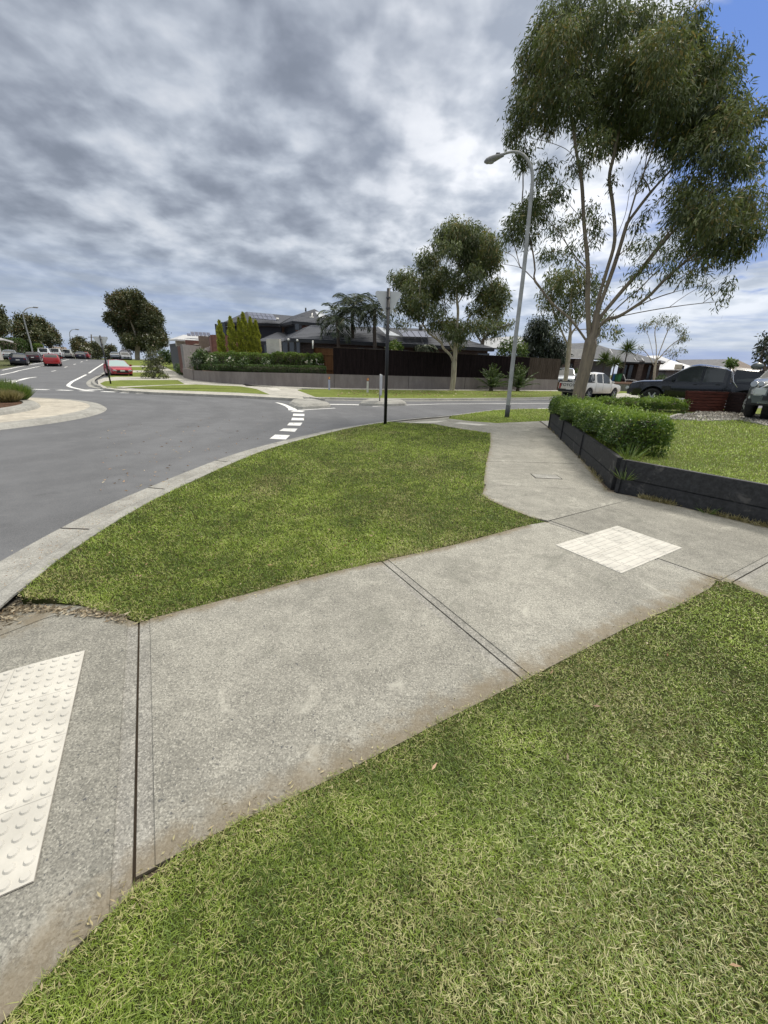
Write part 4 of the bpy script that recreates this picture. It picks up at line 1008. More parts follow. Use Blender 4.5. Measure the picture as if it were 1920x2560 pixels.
# trees of the left street
zL=lambda L: zc(0,740,.1567,L)
z7=lambda L: zc(220,700,.1688,L)
def dense(name,label,foot,limbs,cl,seed,**k):
    a=dict(depth=1.3,leafL=.36,leafW=.20,dens=900,droop=.1,cluster=9,tw=2.6,rnd_dir=1,dryp=.14,tipr=.05); a.update(k)
    return gum(name,label,foot,limbs,cl,M_dkbark if 'bark' not in k else k['bark'],M_flow,k.get('r0',.35),seed=seed,**{q:v for q,v in a.items() if q not in('bark','r0')})
foot=on(344,900); 
dense('flowering_gum','large dense leaning tree with cream blossom beside the white parked car',foot,[z7([(735,1180),(730,1080),(735,980)]),z7([(735,980),(700,800),(600,500),(560,300)]),z7([(735,980),(850,750),(900,550)])],
 z7([(540,240,80),(620,220,70),(730,230,75),(460,260,70),(330,260,50),(330,350,55),(400,370,80),(520,350,90),(640,360,90),(760,340,80),(840,390,80),(930,450,80),(1000,490,70),(1050,560,60),(320,540,65),(290,590,45),(380,520,80),(380,620,75),(480,480,90),(600,480,100),(720,480,100),(850,520,90),(960,570,80),(1060,590,45),(460,650,80),(470,750,70),(560,620,90),(680,620,100),(800,640,100),(920,660,90),(1030,680,70),(540,760,80),(560,870,70),(640,740,100),(760,760,100),(880,780,100),(1000,790,90),(1090,780,60),(1120,850,55),(600,880,80),(700,880,90),(820,890,90),(940,900,90),(1040,910,80),(1120,920,50),(580,970,50),(660,970,70),(760,980,70),(880,980,80),(1000,980,70)]),31,blossom=60,r0=.5,depth=2.0,bark=M_gumpale)
foot=aty(107,884,80)
dense('flowering_gum','dark dense rounded tree with blossom behind the nearer left street lamp',foot,[zL([(680,900),(670,800),(600,700)])],zL([(290,370,60),(380,350,65),(470,370,60),(260,470,65),(350,460,80),(450,470,85),(540,480,70),(250,570,60),(330,580,80),(440,590,90),(540,590,80),(310,660,50),(400,690,60),(500,690,70),(590,690,60),(620,600,55)]),33,blossom=14)
foot=aty(127,884,86)
dense('flowering_gum','dark dense tree with a sloping top above the white vans',foot,[zL([(810,900),(800,800),(760,700)])],zL([(570,400,55),(650,400,60),(590,490,60),(690,470,70),(760,490,60),(660,560,80),(760,570,80),(840,570,55),(690,660,80),(790,660,80),(880,640,60),(930,690,45),(700,740,50),(800,750,55),(930,740,35),(620,500,60)]),34,blossom=6)
foot=aty(-12,884,62)
dense('flowering_gum','dark dense tree cut off by the left edge of the view',foot,[[(-10,884),(-10,850),(-12,820)]],zL([(-80,200,90),(0,280,55),(-60,330,80),(60,360,55),(20,440,70),(100,410,45),(110,490,45),(30,540,60),(100,560,40),(-50,450,90),(-60,560,80),(0,590,30)]),35,blossom=5)
foot=aty(206,892,104)
dense('flowering_gum','dark tree covered in cream blossom beside the farther left street lamp',foot,[zL([(1300,960),(1300,850)])],zL([(1180,740,55),(1250,690,50),(1310,720,55),(1200,820,60),(1290,810,65),(1370,800,55),(1160,900,45),(1250,900,60),(1350,890,65),(1420,870,40)]),36,blossom=60)
foot=aty(240,893,112)
dense('street_tree','low dark tree behind the give way sign on the left street',foot,[zL([(1530,980),(1530,880)])],zL([(1470,790,45),(1530,780,50),(1580,810,45),(1460,870,50),(1540,870,60),(1620,870,45),(1480,940,45),(1570,940,50),(1640,930,35)]),37)
foot=aty(275,896,125)
dense('street_tree','wide flat-topped far tree where the left street drops over its crest',foot,[z7([(340,1170),(335,1080)])],z7([(280,1000,35),(330,985,35),(380,1010,30),(260,1060,35),(320,1050,40),(390,1060,30),(290,1120,40),(370,1120,40)]),38,depth=1.5)
foot=on(385,946)
dense('weeping_shrub','drooping grey-green shrub leaning over the concrete driveway near the red sedan',foot,[[(372,942),(375,915),(378,885)]],[(380,876,13),(372,888,13),(388,890,15),(396,901,14),(375,904,14),(368,918,13),(385,916,15),(400,918,12),(364,934,9),(376,934,12),(392,932,13),(406,936,10),(413,943,7),(360,942,6)],39,depth=.5,leafL=.18,leafW=.055,dens=1300,tw=.9,droop=.8,r0=.07,tipr=.01,dryp=.05)

def bush(name,label,foot,cl,mat,seed,cat='shrub',leafL=.1,leafW=.06,dens=700,group=None,depth=.4,blossom=0,**k):
    return gum(name,label,foot,[[ (cl[0][0],cl[0][1]+cl[0][2]*1.2),(cl[0][0],cl[0][1])]],cl,M_dkbark,mat,.04,group=group,depth=depth,leafL=leafL*1.1,leafW=leafW*1.2,dens=dens*5,droop=.1,seed=seed,cat=cat,tipr=.008,cluster=8,tw=.8,rnd_dir=1,dryp=.1,blossom=0,**k)
# garden plants at the left end of the mauve wall
bush('lime_shrub','bright lime yellow rounded shrub at the left end of the mauve wall',on(478,944),[(478,931,9),(473,934,7),(484,934,7),(478,938,8)],M_yellow,51,leafL=.09,leafW=.05,dens=1500,depth=.25)
bush('rose_bush','straggly rose bush with pale flowers beside the footpath, farthest left of the garden',on(449,938),[(447,915,8),(455,918,8),(444,924,8),(452,928,9),(458,932,6)],M_hedge,52,dens=500,leafL=.11)
bush('garden_shrub','mid green soft shrub between the rose bush and the lime shrub',on(463,938),[(461,920,8),(466,925,8),(459,928,7),(465,932,7)],M_green,53,dens=600)
bush('garden_shrub','large dark green shrub left of the pencil pines',at(502,914,37),[(500,884,10),(508,882,9),(490,892,9),(503,895,11),(515,890,9),(484,900,7),(496,905,8),(512,903,9)],M_hedge,54,leafL=.14,leafW=.09,dens=420)
bush('blue_shrub','blue-green spiky shrub above the left end of the low hedge',at(493,918,35),[(491,902,7),(497,904,6),(487,907,6)],M_dark,55,dens=600)
bush('garden_shrub','dark shrubbery under the large flowering tree beside the grey fence',on(415,912),[(405,885,10),(415,880,9),(424,888,10),(408,896,10),(420,900,10),(400,902,8),(430,898,8)],M_hedge,56,leafL=.2,leafW=.12,dens=180)
for k,(x,y) in enumerate([(532,906),(545,903),(558,908),(572,905),(590,907),(606,906),(622,908),(640,909),(660,907),(700,910),(745,910),(778,912),(797,910)]):
    pass
roses=[(528,900,'rose bush farthest left behind the clipped hedge'),(575,902,'sprawling rose bush with white blooms below the second pencil pine'),(612,904,'low rose bush with few blooms below the slim pencil pine'),(664,906,'rose bush in the gap between the two taller hedges'),(770,902,'tall rose bush with white blooms in front of the orange timber fence'),(800,906,'green rose bush beside the start of the dark fence')]
for k,(x,y,lb) in enumerate(roses):
    ft=at(x,y+12,33.2); b_=bush('rose_bush',lb,ft,[(x-7,y-2,6),(x,y-6,7),(x+7,y-1,6),(x-3,y+4,7),(x+5,y+5,6)],M_hedge,60+k,dens=420,leafL=.13,group='rose bushes behind the hedge')
    r=np.random.RandomState(k); B=[];
    F=TreeFrame(ft)
    for _ in range(5 if k not in(2,) else 2):
        p=np.array(F.pt(x+r.uniform(-10,10),y+r.uniform(-9,5),-.35)-ft); B.append(p+r.normal(size=(8,3))*.03)
    B=np.concatenate(B); leaf_mesh('blossom',B,r.normal(size=B.shape),.065,.06,np.zeros(len(B)),np.zeros(len(B)),M_white,b_,k)

# ------------------------------------------------------------ hedges
def hedge(name,label,line,w,z0,z1,mat,leaf,n,seed,rough=.05,group=None,bulge=0,sprig=0,follow=None):
    r=np.random.RandomState(seed); L=[Vector((p[0],p[1])) for p in line]
    o=L[0]; t=empty(name,(o.x,o.y,z0(0) if callable(z0) else z0),0,label,'hedge',group)
    seg=[(b-a).length for a,b in zip(L,L[1:])]; cum=np.concatenate([[0],np.cumsum(seg)]); T=cum[-1]
    f0=z0 if callable(z0) else (lambda s:z0); f1=z1 if callable(z1) else (lambda s:z1)
    def pos(s):
        i=int(min(len(seg)-1,np.searchsorted(cum,s,side='right')-1)); i=max(i,0); u=(s-cum[i])/seg[i]; p=L[i]+(L[i+1]-L[i])*u; d=(L[i+1]-L[i]).normalized(); return p,Vector((-d.y,d.x))
    # dark woody core
    bm=bmesh.new(); rows=[]; N=max(2,int(T/.4))
    for k in range(N+1):
        s=T*k/N; s=min(max(s,.10),T-.10); p,nn=pos(s); a=f0(s/T); b=f1(s/T); row=[]
        for q in range(8):
            an=2*PI*q/8+PI/8; ww=(w/2-.10)*max(-1,min(1,1.25*math.cos(an))); hh=(a+b)/2+((b-a)/2-.08)*max(-1,min(1,1.25*math.sin(an)))
            row.append(bm.verts.new((p.x+nn.x*ww-o.x,p.y+nn.y*ww-o.y,hh-t.location.z)))
        rows.append(row)
    for a,b in zip(rows,rows[1:]):
        for q in range(8): bm.faces.new((a[q],b[q],b[(q+1)%8],a[(q+1)%8]))
    bm.faces.new(rows[0]); bm.faces.new(rows[-1][::-1]); bmesh.ops.recalc_face_normals(bm,faces=bm.faces)
    from_bm('inner_stems',bm,M_dkbark,t)
    P=[];Dd=[];T_=[]
    ss=r.rand(n)*T; side_=r.rand(n); an=r.rand(n)*PI*1.3-.15*PI
    for i in range(n):
        s=ss[i]; p,nn=pos(s); a=f0(s/T); b=f1(s/T)
        ex=mnoise(Vector((p.x*1.3,p.y*1.3,seed)))*rough*1.2+mnoise(Vector((p.x*4,p.y*4,an[i])))*rough
        # superellipse section
        c,sn=math.cos(an[i]),math.sin(an[i]); k=1/((abs(c)**4+abs(sn)**4)**.25)
        rr_=1-.22*r.rand()**2
        hw=w/2+ex; hh=(b-a)
        if i%9==0:   # ends
            e=0 if r.rand()<.5 else T; p,nn=pos(min(max(e,.001),T-.001)); d=Vector((nn.y,-nn.x))*(1 if e else -1); u=(r.rand()-.5)*1.9*hw
            q=Vector((p.x+nn.x*u+d.x*(-.04+.08*r.rand()+ex),p.y+nn.y*u+d.y*(-.04+.08*r.rand()+ex),a+hh*r.rand())); od=np.array([d.x,d.y,.3])
        else:
            u=c*k*hw*rr_; zq=(a+b)/2+sn*k*(hh/2+ex)*rr_
            if sn<0: zq=max(zq,a)
            q=Vector((p.x+nn.x*u,p.y+nn.y*u,zq)); od=np.array([nn.x*c,nn.y*c,sn])
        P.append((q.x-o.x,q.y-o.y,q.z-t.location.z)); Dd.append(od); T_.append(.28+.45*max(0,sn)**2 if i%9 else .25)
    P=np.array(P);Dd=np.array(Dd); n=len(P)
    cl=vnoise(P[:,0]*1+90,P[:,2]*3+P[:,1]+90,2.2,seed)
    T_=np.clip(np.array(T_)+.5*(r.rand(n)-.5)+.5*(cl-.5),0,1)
    leaf_mesh('leaves',P,Dd+r.normal(size=(n,3))*.75+np.array([0,0,.3]),leaf*(.6+.8*r.rand(n)),leaf*.55*(.7+.6*r.rand(n)),T_,(r.rand(n)<.06)*r.rand(n),mat,t,seed,'r')
    if sprig:
        S=[];SD=[]
        for _ in range(sprig):
            s=r.rand()*T; p,nn=pos(s); u=(r.rand()-.5)*w*.9; h=.05+.13*r.rand()**2; base=np.array([p.x+nn.x*u-o.x,p.y+nn.y*u-o.y,f1(s/T)-t.location.z-.05]); lean_=r.normal(size=3)*.25+np.array([0,0,1])
            for j in range(9): S.append(base+lean_*h*j/8+r.normal(size=3)*.008); SD.append(r.normal(size=3)*.8+np.array([0,0,.8]))
        S=np.array(S); leaf_mesh('shoots',S,np.array(SD),leaf,leaf*.5,.6+.4*r.rand(len(S)),np.zeros(len(S)),mat,t,seed+1,'r')
    return t
hl=offs(WL,.42); hl=[p for p in hl if p[0]<-4.2]
hedge('clipped_hedge','long low clipped dark green hedge along the top of the mauve wall',hl,.62,lambda f:.74,lambda f:1.24+.20*f,M_hedge,.07,26000,71,.02)
def mid(a,b,D0,D1): return [tuple(at(a,915,D0)[:2]),tuple(at(b,915,D1)[:2])]
hedge('garden_hedge','taller leafy hedge in front of the pencil pines',mid(536,677,36.5,34.0),.9,.8,2.16,M_green,.11,9000,72,.12,group='taller garden hedges')
hedge('garden_hedge','taller leafy hedge in front of the wide windows of the corner house',mid(686,806,34.0,33.6),.9,.8,2.28,M_green,.11,8000,73,.12,group='taller garden hedges')
# box hedge of the near garden
hb=[tuple(on(a,b,LAWN)[:2]) for a,b in ((1640,1140),(1585,1108),(1530,1078),(1478,1053),(1432,1036),(1402,1027))]
def hs(f): return LAWN+.40+.14*math.sin(f*3.3)**2-.17*smooth(.45,1.0,f)+.02*math.sin(f*38)
hbl=[(3.85,5.98),(3.98,6.7),(4.18,7.6),(4.42,8.7),(4.66,9.9),(4.85,11.0),(5.05,11.8)]
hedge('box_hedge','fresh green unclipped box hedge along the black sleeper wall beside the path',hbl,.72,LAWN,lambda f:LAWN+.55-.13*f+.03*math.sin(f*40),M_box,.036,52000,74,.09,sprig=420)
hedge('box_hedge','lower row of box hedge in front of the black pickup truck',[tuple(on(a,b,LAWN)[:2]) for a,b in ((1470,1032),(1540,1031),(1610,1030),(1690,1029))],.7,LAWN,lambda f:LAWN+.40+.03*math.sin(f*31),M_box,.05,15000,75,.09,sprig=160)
# far left hedges
hedge('street_hedge','long tall dark green hedge on the left side of the left street',[tuple(aty(a,b,D)[:2]) for a,b,D in ((-30,880,70),(30,882,74),(78,884,80))],1.8,1.0,4.0,M_hedge,.3,5000,76,.25)
hedge('street_hedge','squared green hedge behind the foot of the nearer left street lamp',[tuple(aty(a,b,D)[:2]) for a,b,D in ((82,882,79),(103,882,79))],1.6,1.0,3.3,M_green,.3,2500,77,.1)

# pencil pines
def pencil(k,x,top,bot,w,lb):
    ft=at(x,bot+12,37.5); ft.z=.8; F=TreeFrame(ft); H=F.pt(x,top).z-ft.z; rw=F.m(x,bot,w/2); r=np.random.RandomState(k)
    t=empty('pencil_pine',ft,0,lb,'tree','golden pencil pines beside the corner house')
    bm=bmesh.new(); tube(bm,[(0,0,-.1),(0,0,H*.9)],[.07,.02],6); from_bm('trunk',bm,M_dkbark,t)
    n=4200; u=r.rand(n)**.9; a=r.rand(n)*2*PI; prof=rw*(np.minimum(1,(1-u)*3.2)**.7)*(.75+.25*np.minimum(1,u*4+.3)); 
    lump=1+.22*np.sin(a*3+u*22+k)+.14*np.sin(u*45+a*2); rr_=prof*lump*(.55+.5*r.rand(n)**.5)
    P=np.stack([rr_*np.cos(a),rr_*np.sin(a),u*H],1); Dd=np.stack([np.cos(a)*.35,np.sin(a)*.35,np.ones(n)],1)+r.normal(size=(n,3))*.25
    leaf_mesh('foliage',P,Dd,.16*(.6+.8*r.rand(n)),.055,np.clip(.45+.6*(lump-1)*1.5+.5*(r.rand(n)-.5),0,1),(r.rand(n)<.08)*.8,M_pencil,t,k)
for k,(x,tp,bt,w,lb) in enumerate([(372,398,635,52,'golden pencil pine, first from the street end of the row'),(460,365,635,58,'wide golden pencil pine, second from the street end of the row'),(523,375,635,34,'slim golden pencil pine close behind the tallest one'),(560,333,635,58,'tallest golden pencil pine of the row'),(613,370,632,40,'golden pencil pine just beside the tallest one on the house side'),(655,395,632,46,'golden pencil pine at the house end of the row, beside the low roof')]):
    pencil(80+k,440+x*.3134,680+tp*.3134,680+bt*.3134,w*.3134,lb)

# ------------------------------------------------------------ palms
def palm(name,label,foot,trunk_h,tr,nf,fl,mat,seed,up=.9,droop=1.0,leaf=.45,lw=.035,group=None,hang=0,bark=None,spread=1.0,dens=26):
    r=np.random.RandomState(seed); t=empty(name,foot,0,label,'palm',group); bm=bmesh.new()
    if trunk_h>0:
        k=8; pts=[(tr*.3*math.sin(i*.7),0,trunk_h*i/k) for i in range(k+1)]; tube(bm,pts,[tr*(1.25-.35*i/k) for i in range(k+1)],10); 
    else: tube(bm,[(0,0,-.05),(0,0,.25)],[tr*1.1,tr*.8],10)
    from_bm('trunk',bm,bark or M_dkbark,t)
    top=np.array([0,0,max(trunk_h,.2)]); P=[];Dd=[];Ls=[];T=[];bm=bmesh.new()
    for i in range(nf):
        a=i*2.399963+r.rand()*.4; e0=up*(1-.9*(i/nf))*PI/2*.95 if not hang else (.95-1.3*(i/nf))*PI/2*.9
        L=fl*(.8+.35*r.rand()); pos=top.copy(); el=e0+.1*r.normal(); pts=[pos.copy()]; ns=12; dirs=[]
        for s in range(ns):
            d=np.array([math.cos(a)*math.cos(el),math.sin(a)*math.cos(el),math.sin(el)]); pos=pos+d*L/ns; pts.append(pos.copy()); dirs.append(d); el-=droop*(.05+.20*(s/ns))*(1 if el>-1.3 else 0)
        tube(bm,[Vector(p) for p in pts],[.028*(1-s/ns*.8)*max(.6,fl/2) for s in range(ns+1)],4,False)
        side_=np.array([-math.sin(a),math.cos(a),0]); tone=r.rand()
        for s in np.linspace(.12,1,dens):
            f=s*ns; j=min(int(f),ns-1); p=pts[j]+(pts[j+1]-pts[j])*(f-j); d=dirs[j]; ll=leaf*(.35+.9*math.sin(PI*min(1,s*.9+.08)))
            for sg in (-1,1):
                dd=side_*sg*spread+d*.75+np.array([0,0,-.35*droop])+r.normal(size=3)*.12
                P.append(p);Dd.append(dd);Ls.append(ll); T.append(np.clip(.35+.35*(tone-.5)+.4*(r.rand()-.5)+.2*(i<nf*.4),0,1))
    from_bm('frond_stems',bm,M_dark,t)
    n=len(P); leaf_mesh('fronds',np.array(P),np.array(Dd),np.array(Ls),lw,np.array(T),(r.rand(n)<.06)*.7,mat,t,seed)
def palmpx(x,yt,yb,D,**k):
    F=at(x,yb,D); F2=at(x,yt,D); return F,(F2.z-F.z)
for k,(x,yt,yb,D,nf,fl,lb) in enumerate([(846,800,880,36,20,2.2,'feather palm leaning left, lowest crown of the three above the dark fence'),(882,770,880,37,24,2.4,'tallest feather palm, in the middle of the three above the dark fence'),(936,776,880,36,20,2.15,'slender feather palm nearest the triangular sign, above the dark fence')]):
    F=at(x,yb,D); F.z=.75; h=at(x,yt,D).z-F.z; palm('feather_palm',lb,F,h,.14,nf,fl,M_palm,90+k,up=1.0,droop=1.25,leaf=.75,lw=.05,group='feather palms behind the dark fence',hang=1,dens=30)
F=at(1060,886,38); F.z=.75; palm('garden_palm','short palm with arching fronds behind the dark fence, left of the medium eucalyptus',F,2.35,.12,16,1.5,M_palm,95,up=.7,droop=1.6,leaf=.5,lw=.05)
palm('phoenix_palm','stemless young date palm on the verge, nearer to the medium eucalyptus',on(1227,976.5),0,.16,30,1.75,M_cycad,96,up=1.3,droop=.42,leaf=.36,lw=.035,group='young date palms on the verge')
palm('phoenix_palm','stemless young date palm on the verge, behind the street lamp pole',on(1294,977),0,.16,30,1.8,M_cycad,97,up=1.3,droop=.42,leaf=.36,lw=.035,group='young date palms on the verge')
bush('garden_shrub','leafy shrub with white flowers poking over the dark fence beside the sign post',at(984,884,36),[(978,868,9),(987,862,10),(995,868,9),(983,875,9),(972,874,6)],M_green,98,leafL=.16,leafW=.1,dens=500)
def cordyline(x,yt,yb,D,n,L,label,seed,lw=.06):
    F=at(x,yb,D); F.z=max(F.z,.3); h=at(x,yt,D).z-F.z; r=np.random.RandomState(seed); t=empty('cordyline',F,0,label,'palm','sword-leaved palms by the brick house')
    bm=bmesh.new(); tube(bm,[(0,0,-.2),(.03,0,h*.5),(0,0,h)],[.10,.08,.07],7); from_bm('trunk',bm,M_dkbark,t)
    a=r.rand(n)*2*PI; e=r.uniform(-.75,1.45,n); Dd=np.stack([np.cos(a)*np.cos(e),np.sin(a)*np.cos(e),np.sin(e)],1); P=np.tile([0,0,h],(n,1))+r.normal(size=(n,3))*.06
    leaf_mesh('leaves',P,Dd,L*(.75+.4*r.rand(n)),lw,np.clip(.3+.4*(r.rand(n)-.3)+.2*(e>.5),0,1),(r.rand(n)<.1)*.8,M_cycad,t,seed)
cordyline(1551,873,955,62,260,1.35,'tall sword-leaved palm in front of the slate roof',101)
cordyline(1501,900,955,61,200,1.25,'round-headed sword-leaved palm beside the trunk of the tall eucalyptus',102,.08)
cordyline(1527,908,955,60,160,1.15,'shorter drooping sword-leaved palm between the two others',103,.08)

# tussocks on the roundabout, weeds along the sleepers
def tussock(name,label,c,n,h,w,mat,seed,lean=.6,kind=None):
    r=np.random.RandomState(seed); a=r.rand(n)*2*PI; rr_=w*.25*np.sqrt(r.rand(n)); P=np.stack([rr_*np.cos(a),rr_*np.sin(a),np.zeros(n)],1)
    Dd=np.stack([np.cos(a)*lean*r.rand(n)*1.6,np.sin(a)*lean*r.rand(n)*1.6,np.ones(n)],1)+r.normal(size=(n,3))*.12
    o=leaf_mesh(name,P,Dd,h*(.55+.6*r.rand(n)),max(.006,.0012*c.length),np.clip(r.rand(n),0,1),(r.rand(n)<.2)*r.rand(n),mat,None,seed); o.location=c; tag(o,label,'plant'); return o
M_straw=m_leaf('straw tussock',(.20,.18,.06),(.34,.29,.12),(.4,.35,.2),.3)
zq=lambda a,b: (a*.1808,860+b*.1808)
for k,(a,b,h,w,m_,lb) in enumerate([(270,775,.50,.8,M_green,'bushy bright green tussock at the front of the roundabout garden bed'),(170,760,.55,.9,M_green,'green tussock behind the front tussocks of the roundabout bed'),(60,790,.4,1.0,M_straw,'straw coloured low tussock in the roundabout garden bed'),(130,800,.36,.9,M_straw,'small straw coloured tussock beside the bark mulch of the roundabout bed'),(20,710,.6,1.1,M_green,'green tussock at the left edge of the roundabout bed')]):
    px,py=zq(a,b); tussock('tussock',lb,on(px,py,.09),1500,h,w,m_,110+k)
tussock('weed_tuft','long green grass tuft growing over the corner of the black sleeper wall',Vector((3.42,5.52,LAWN)),60,.36,.25,M_green,120,1.1)
tussock('weed_tuft','grass tuft at the foot of the corner post of the black sleeper wall',Vector((3.28,5.28,.2)),40,.20,.2,M_green,121,1.3)
tussock('weed_tuft','small leafy dandelion weed at the foot of the black sleeper wall',on(1765,1283),50,.16,.25,M_green,122,1.5)
r=np.random.RandomState(5); P=[]
for L_,nn in ((wall_near[1:4],1500),(wall_side,900)):
    for _ in range(nn):
        i=r.randint(0,len(L_)-1); u=r.rand(); a=L_[i];b=L_[i+1]; P.append((a[0]+(b[0]-a[0])*u-abs(r.normal())*.03,a[1]+(b[1]-a[1])*u-abs(r.normal())*.02,0))
P=np.array(P); msk=vnoise(P[:,0]+9,P[:,1]+9,3,3)>.42; P=P[msk]; n=len(P)
o=leaf_mesh('weeds',P,r.normal(size=(n,3))*.7+np.array([0,0,.8]),.05+.05*r.rand(n),.007,r.rand(n),(r.rand(n)<.55)*r.rand(n),M_straw,None,5); o['kind']='stuff'; o['label']='dry weeds along the foot of the black sleeper wall'
# loose leaves and clippings on the road, path and far verges
def litter(name,label,pts,size,mat,seed):
    r=np.random.RandomState(seed); P=np.array(pts); n=len(P); o=leaf_mesh(name,P,np.concatenate([r.normal(size=(n,2)),np.abs(r.normal(size=(n,1)))*.12],1),size*(.5+r.rand(n)),size*.35,r.rand(n),r.rand(n),mat,None,seed); o['kind']='stuff'; o['label']=label
r=np.random.RandomState(9); pts=[]
for _ in range(260):
    p=on(r.uniform(250,800),r.uniform(1040,1240),-.115); pts.append((p.x,p.y,-.112))
M_dry=m_leaf('dry fallen leaves',(.30,.25,.16),(.50,.44,.33),(.35,.18,.09),.1)
litter('leaf_litter','scattered dry leaves on the asphalt',pts,.05,M_dry,1)
pts=[]
for _ in range(420):
    p=on(r.uniform(840,1384),r.uniform(977,992)); pts.append((p.x,p.y,.03))
litter('leaf_litter','pale fallen bark and leaves on the far verge',pts,.12,M_dry,2)
pts=[]
for _ in range(60):
    x=r.uniform(-.6,2.8); y=r.uniform(.6,3); 
    pts.append((x,y,.03))
for _ in range(120):
    p=on(r.uniform(200,1200),r.uniform(1150,1480)); pts.append((p.x,p.y,.035))
litter('leaf_litter','dry leaves lying on the mown grass',[p for p in pts if inpoly(np.array([p[0]]),np.array([p[1]]),lawn)[0] or inpoly(np.array([p[0]]),np.array([p[1]]),vergeA)[0]],.032,M_dry,3)

# ------------------------------------------------------------ street furniture
M_galv=plain('galvanised steel',(.36,.365,.36),.5,.4,.15,5)
M_galvd=plain('dark pole base',(.06,.065,.07),.7)
M_blackm=plain('black painted steel',(.012,.012,.014),.45,.0,.2,6)
M_signback=plain('bare aluminium sign back',(.60,.61,.62),.5,.35,.05,4)
def tri_sign(foot,h,half,yaw,label,postr=.038,lean=(0,0)):
    t=empty('give_way_sign',foot,yaw,label,'road sign'); t.rotation_euler=(lean[0],lean[1],yaw)
    bm=bmesh.new(); tube(bm,[(0,0,-.1),(0,0,h)],postr,14); from_bm('post',bm,M_blackm,t)
    # rounded triangle, point down, behind the post as seen from its back
    zt=h-.06; hh=half*1.70; pts=[]
    cs=[(-half,zt),(half,zt),(0,zt-hh)]; rad=.06
    cx=0; 
    for i,(x,z) in enumerate(cs):
        for k in range(6):
            a0=[PI,PI/2,-PI/6-0][i]; 
    c2=[(-half+.10,zt-.06),(half-.10,zt-.06),(0,zt-hh+.12)]; a=[(150,90),(90,30),(-30+0,-150)]; rng=[(210,90),(90,-30),(-30,-150)]
    for (x,z),(s,e) in zip(c2,rng):
        for k in range(7):
            an=R(s+(e-s)*k/6); pts.append((x+.06*math.cos(an),z+.06*math.sin(an)))
    bm=bmesh.new(); vs=[bm.verts.new((x,postr+.012,z)) for x,z in pts]; f=bm.faces.new(vs); ex=bmesh.ops.extrude_face_region(bm,geom=[f])
    for v in ex['geom']:
        if isinstance(v,bmesh.types.BMVert): v.co.y+=.004
    bmesh.ops.recalc_face_normals(bm,faces=bm.faces); from_bm('sign_plate',bm,M_signback,t)
    for z in (zt-.16,zt-hh*.62): bm=bmesh.new(); cyl(bm,Vector((0,0,z)),postr+.012,.035,14); from_bm('bracket',bm,M_galvd,t)
    return t
f=on(963,1060); tri_sign(f,3.46,.38,math.atan2(-f.x,f.y)+R(6),'triangular give way sign seen from behind on a black post in the near verge',.045,(0,R(-.4)))
f=on(277,959.5); tri_sign(f,2.78,.42,math.atan2(-f.x,f.y)-R(4),'triangular give way sign seen from behind on a leaning black post across the roundabout',.045,(0,R(-1.6)))
def lamp(foot,pts,head,label,r0,r1,base=True,sc_=1.0,yaw=0):
    """pts: pole centre line in local metres; head: end position and direction"""
    t=empty('street_lamp',foot,yaw,label,'street lamp')
    P=spline(pts,6); n=len(P); bm=bmesh.new(); tube(bm,P,[r0+(r1-r0)*min(1,i/(n-1)*1.25) for i in range(n)],16); from_bm('pole',bm,M_galv,t)
    if base:
        bm=bmesh.new(); tube(bm,[(0,0,-.1),(P[1]-P[0])*.0+Vector((0,0,.42))+ (P[2]-P[0])*0],[r0+.012,r0+.010],16); from_bm('base_sleeve',bm,M_galvd,t)
    e=P[-1]; d=(P[-1]-P[-2]).normalized(); L=.62*sc_
    bm=bmesh.new(); secs=[(0,.055,.06),(.12,.09,.075),(.3,.15,.10),(.48,.16,.11),(.60,.12,.09),(.68,.03,.03)]
    x=d; y=Vector((0,0,1)).cross(x).normalized(); z=x.cross(y); rows=[]
    for s,w,h in secs:
        c=e+x*s*sc_-z*.01*sc_; rows.append([bm.verts.new(c+y*math.cos(2*PI*k/14)*w*sc_+z*math.sin(2*PI*k/14)*(h if math.sin(2*PI*k/14)<0 else h*.75)*sc_) for k in range(14)])
    for a,b in zip(rows,rows[1:]):
        for k in range(14): fc=bm.faces.new((a[k],a[(k+1)%14],b[(k+1)%14],b[k])); fc.smooth=True
    bm.faces.new(rows[0]); bm.faces.new(rows[-1]); bmesh.ops.recalc_face_normals(bm,faces=bm.faces)
    hd=from_bm('lamp_head',bm,plain('lamp housing',(.26,.26,.26),.55),t)
    bm=bmesh.new(); c=e+x*.46*sc_-z*.085*sc_; bmesh.ops.create_uvsphere(bm,u_segments=14,v_segments=8,radius=.1*sc_,matrix=Matrix.Translation(c)@Matrix.Diagonal((1.25,1.0,.55,1)))
    g,tt,bb=mat_new('lamp glass'); bb.inputs['Base Color'].default_value=(.32,.33,.34,1); bb.inputs['Roughness'].default_value=.2
    from_bm('diffuser',bm,g,hd,smooth=True)
    bm=bmesh.new(); box(bm,e+x*.2*sc_+z*.06*sc_,(.13*sc_,.13*sc_,.05*sc_)); from_bm('control_box',bm,M_galvd,hd)
    return t
f=on(1267,1043); F=TreeFrame(f)
zl=lambda a,b,w=0: F.pt(1200+a*.1205,340+b*.1205,w)-f
pp=[Vector((0,0,0)),F.pt(1286,870)-f,F.pt(1309,680)-f,F.pt(1323,540)-f]+[zl(1065,1200),zl(1090,900),zl(1060,650),zl(960,450),zl(830,350),zl(700,325),zl(580,345),zl(495,375)]
lamp(f,pp,None,'tall galvanised street lamp with a curved arm on the grass beside the big eucalyptus',.072,.033,True,.85)
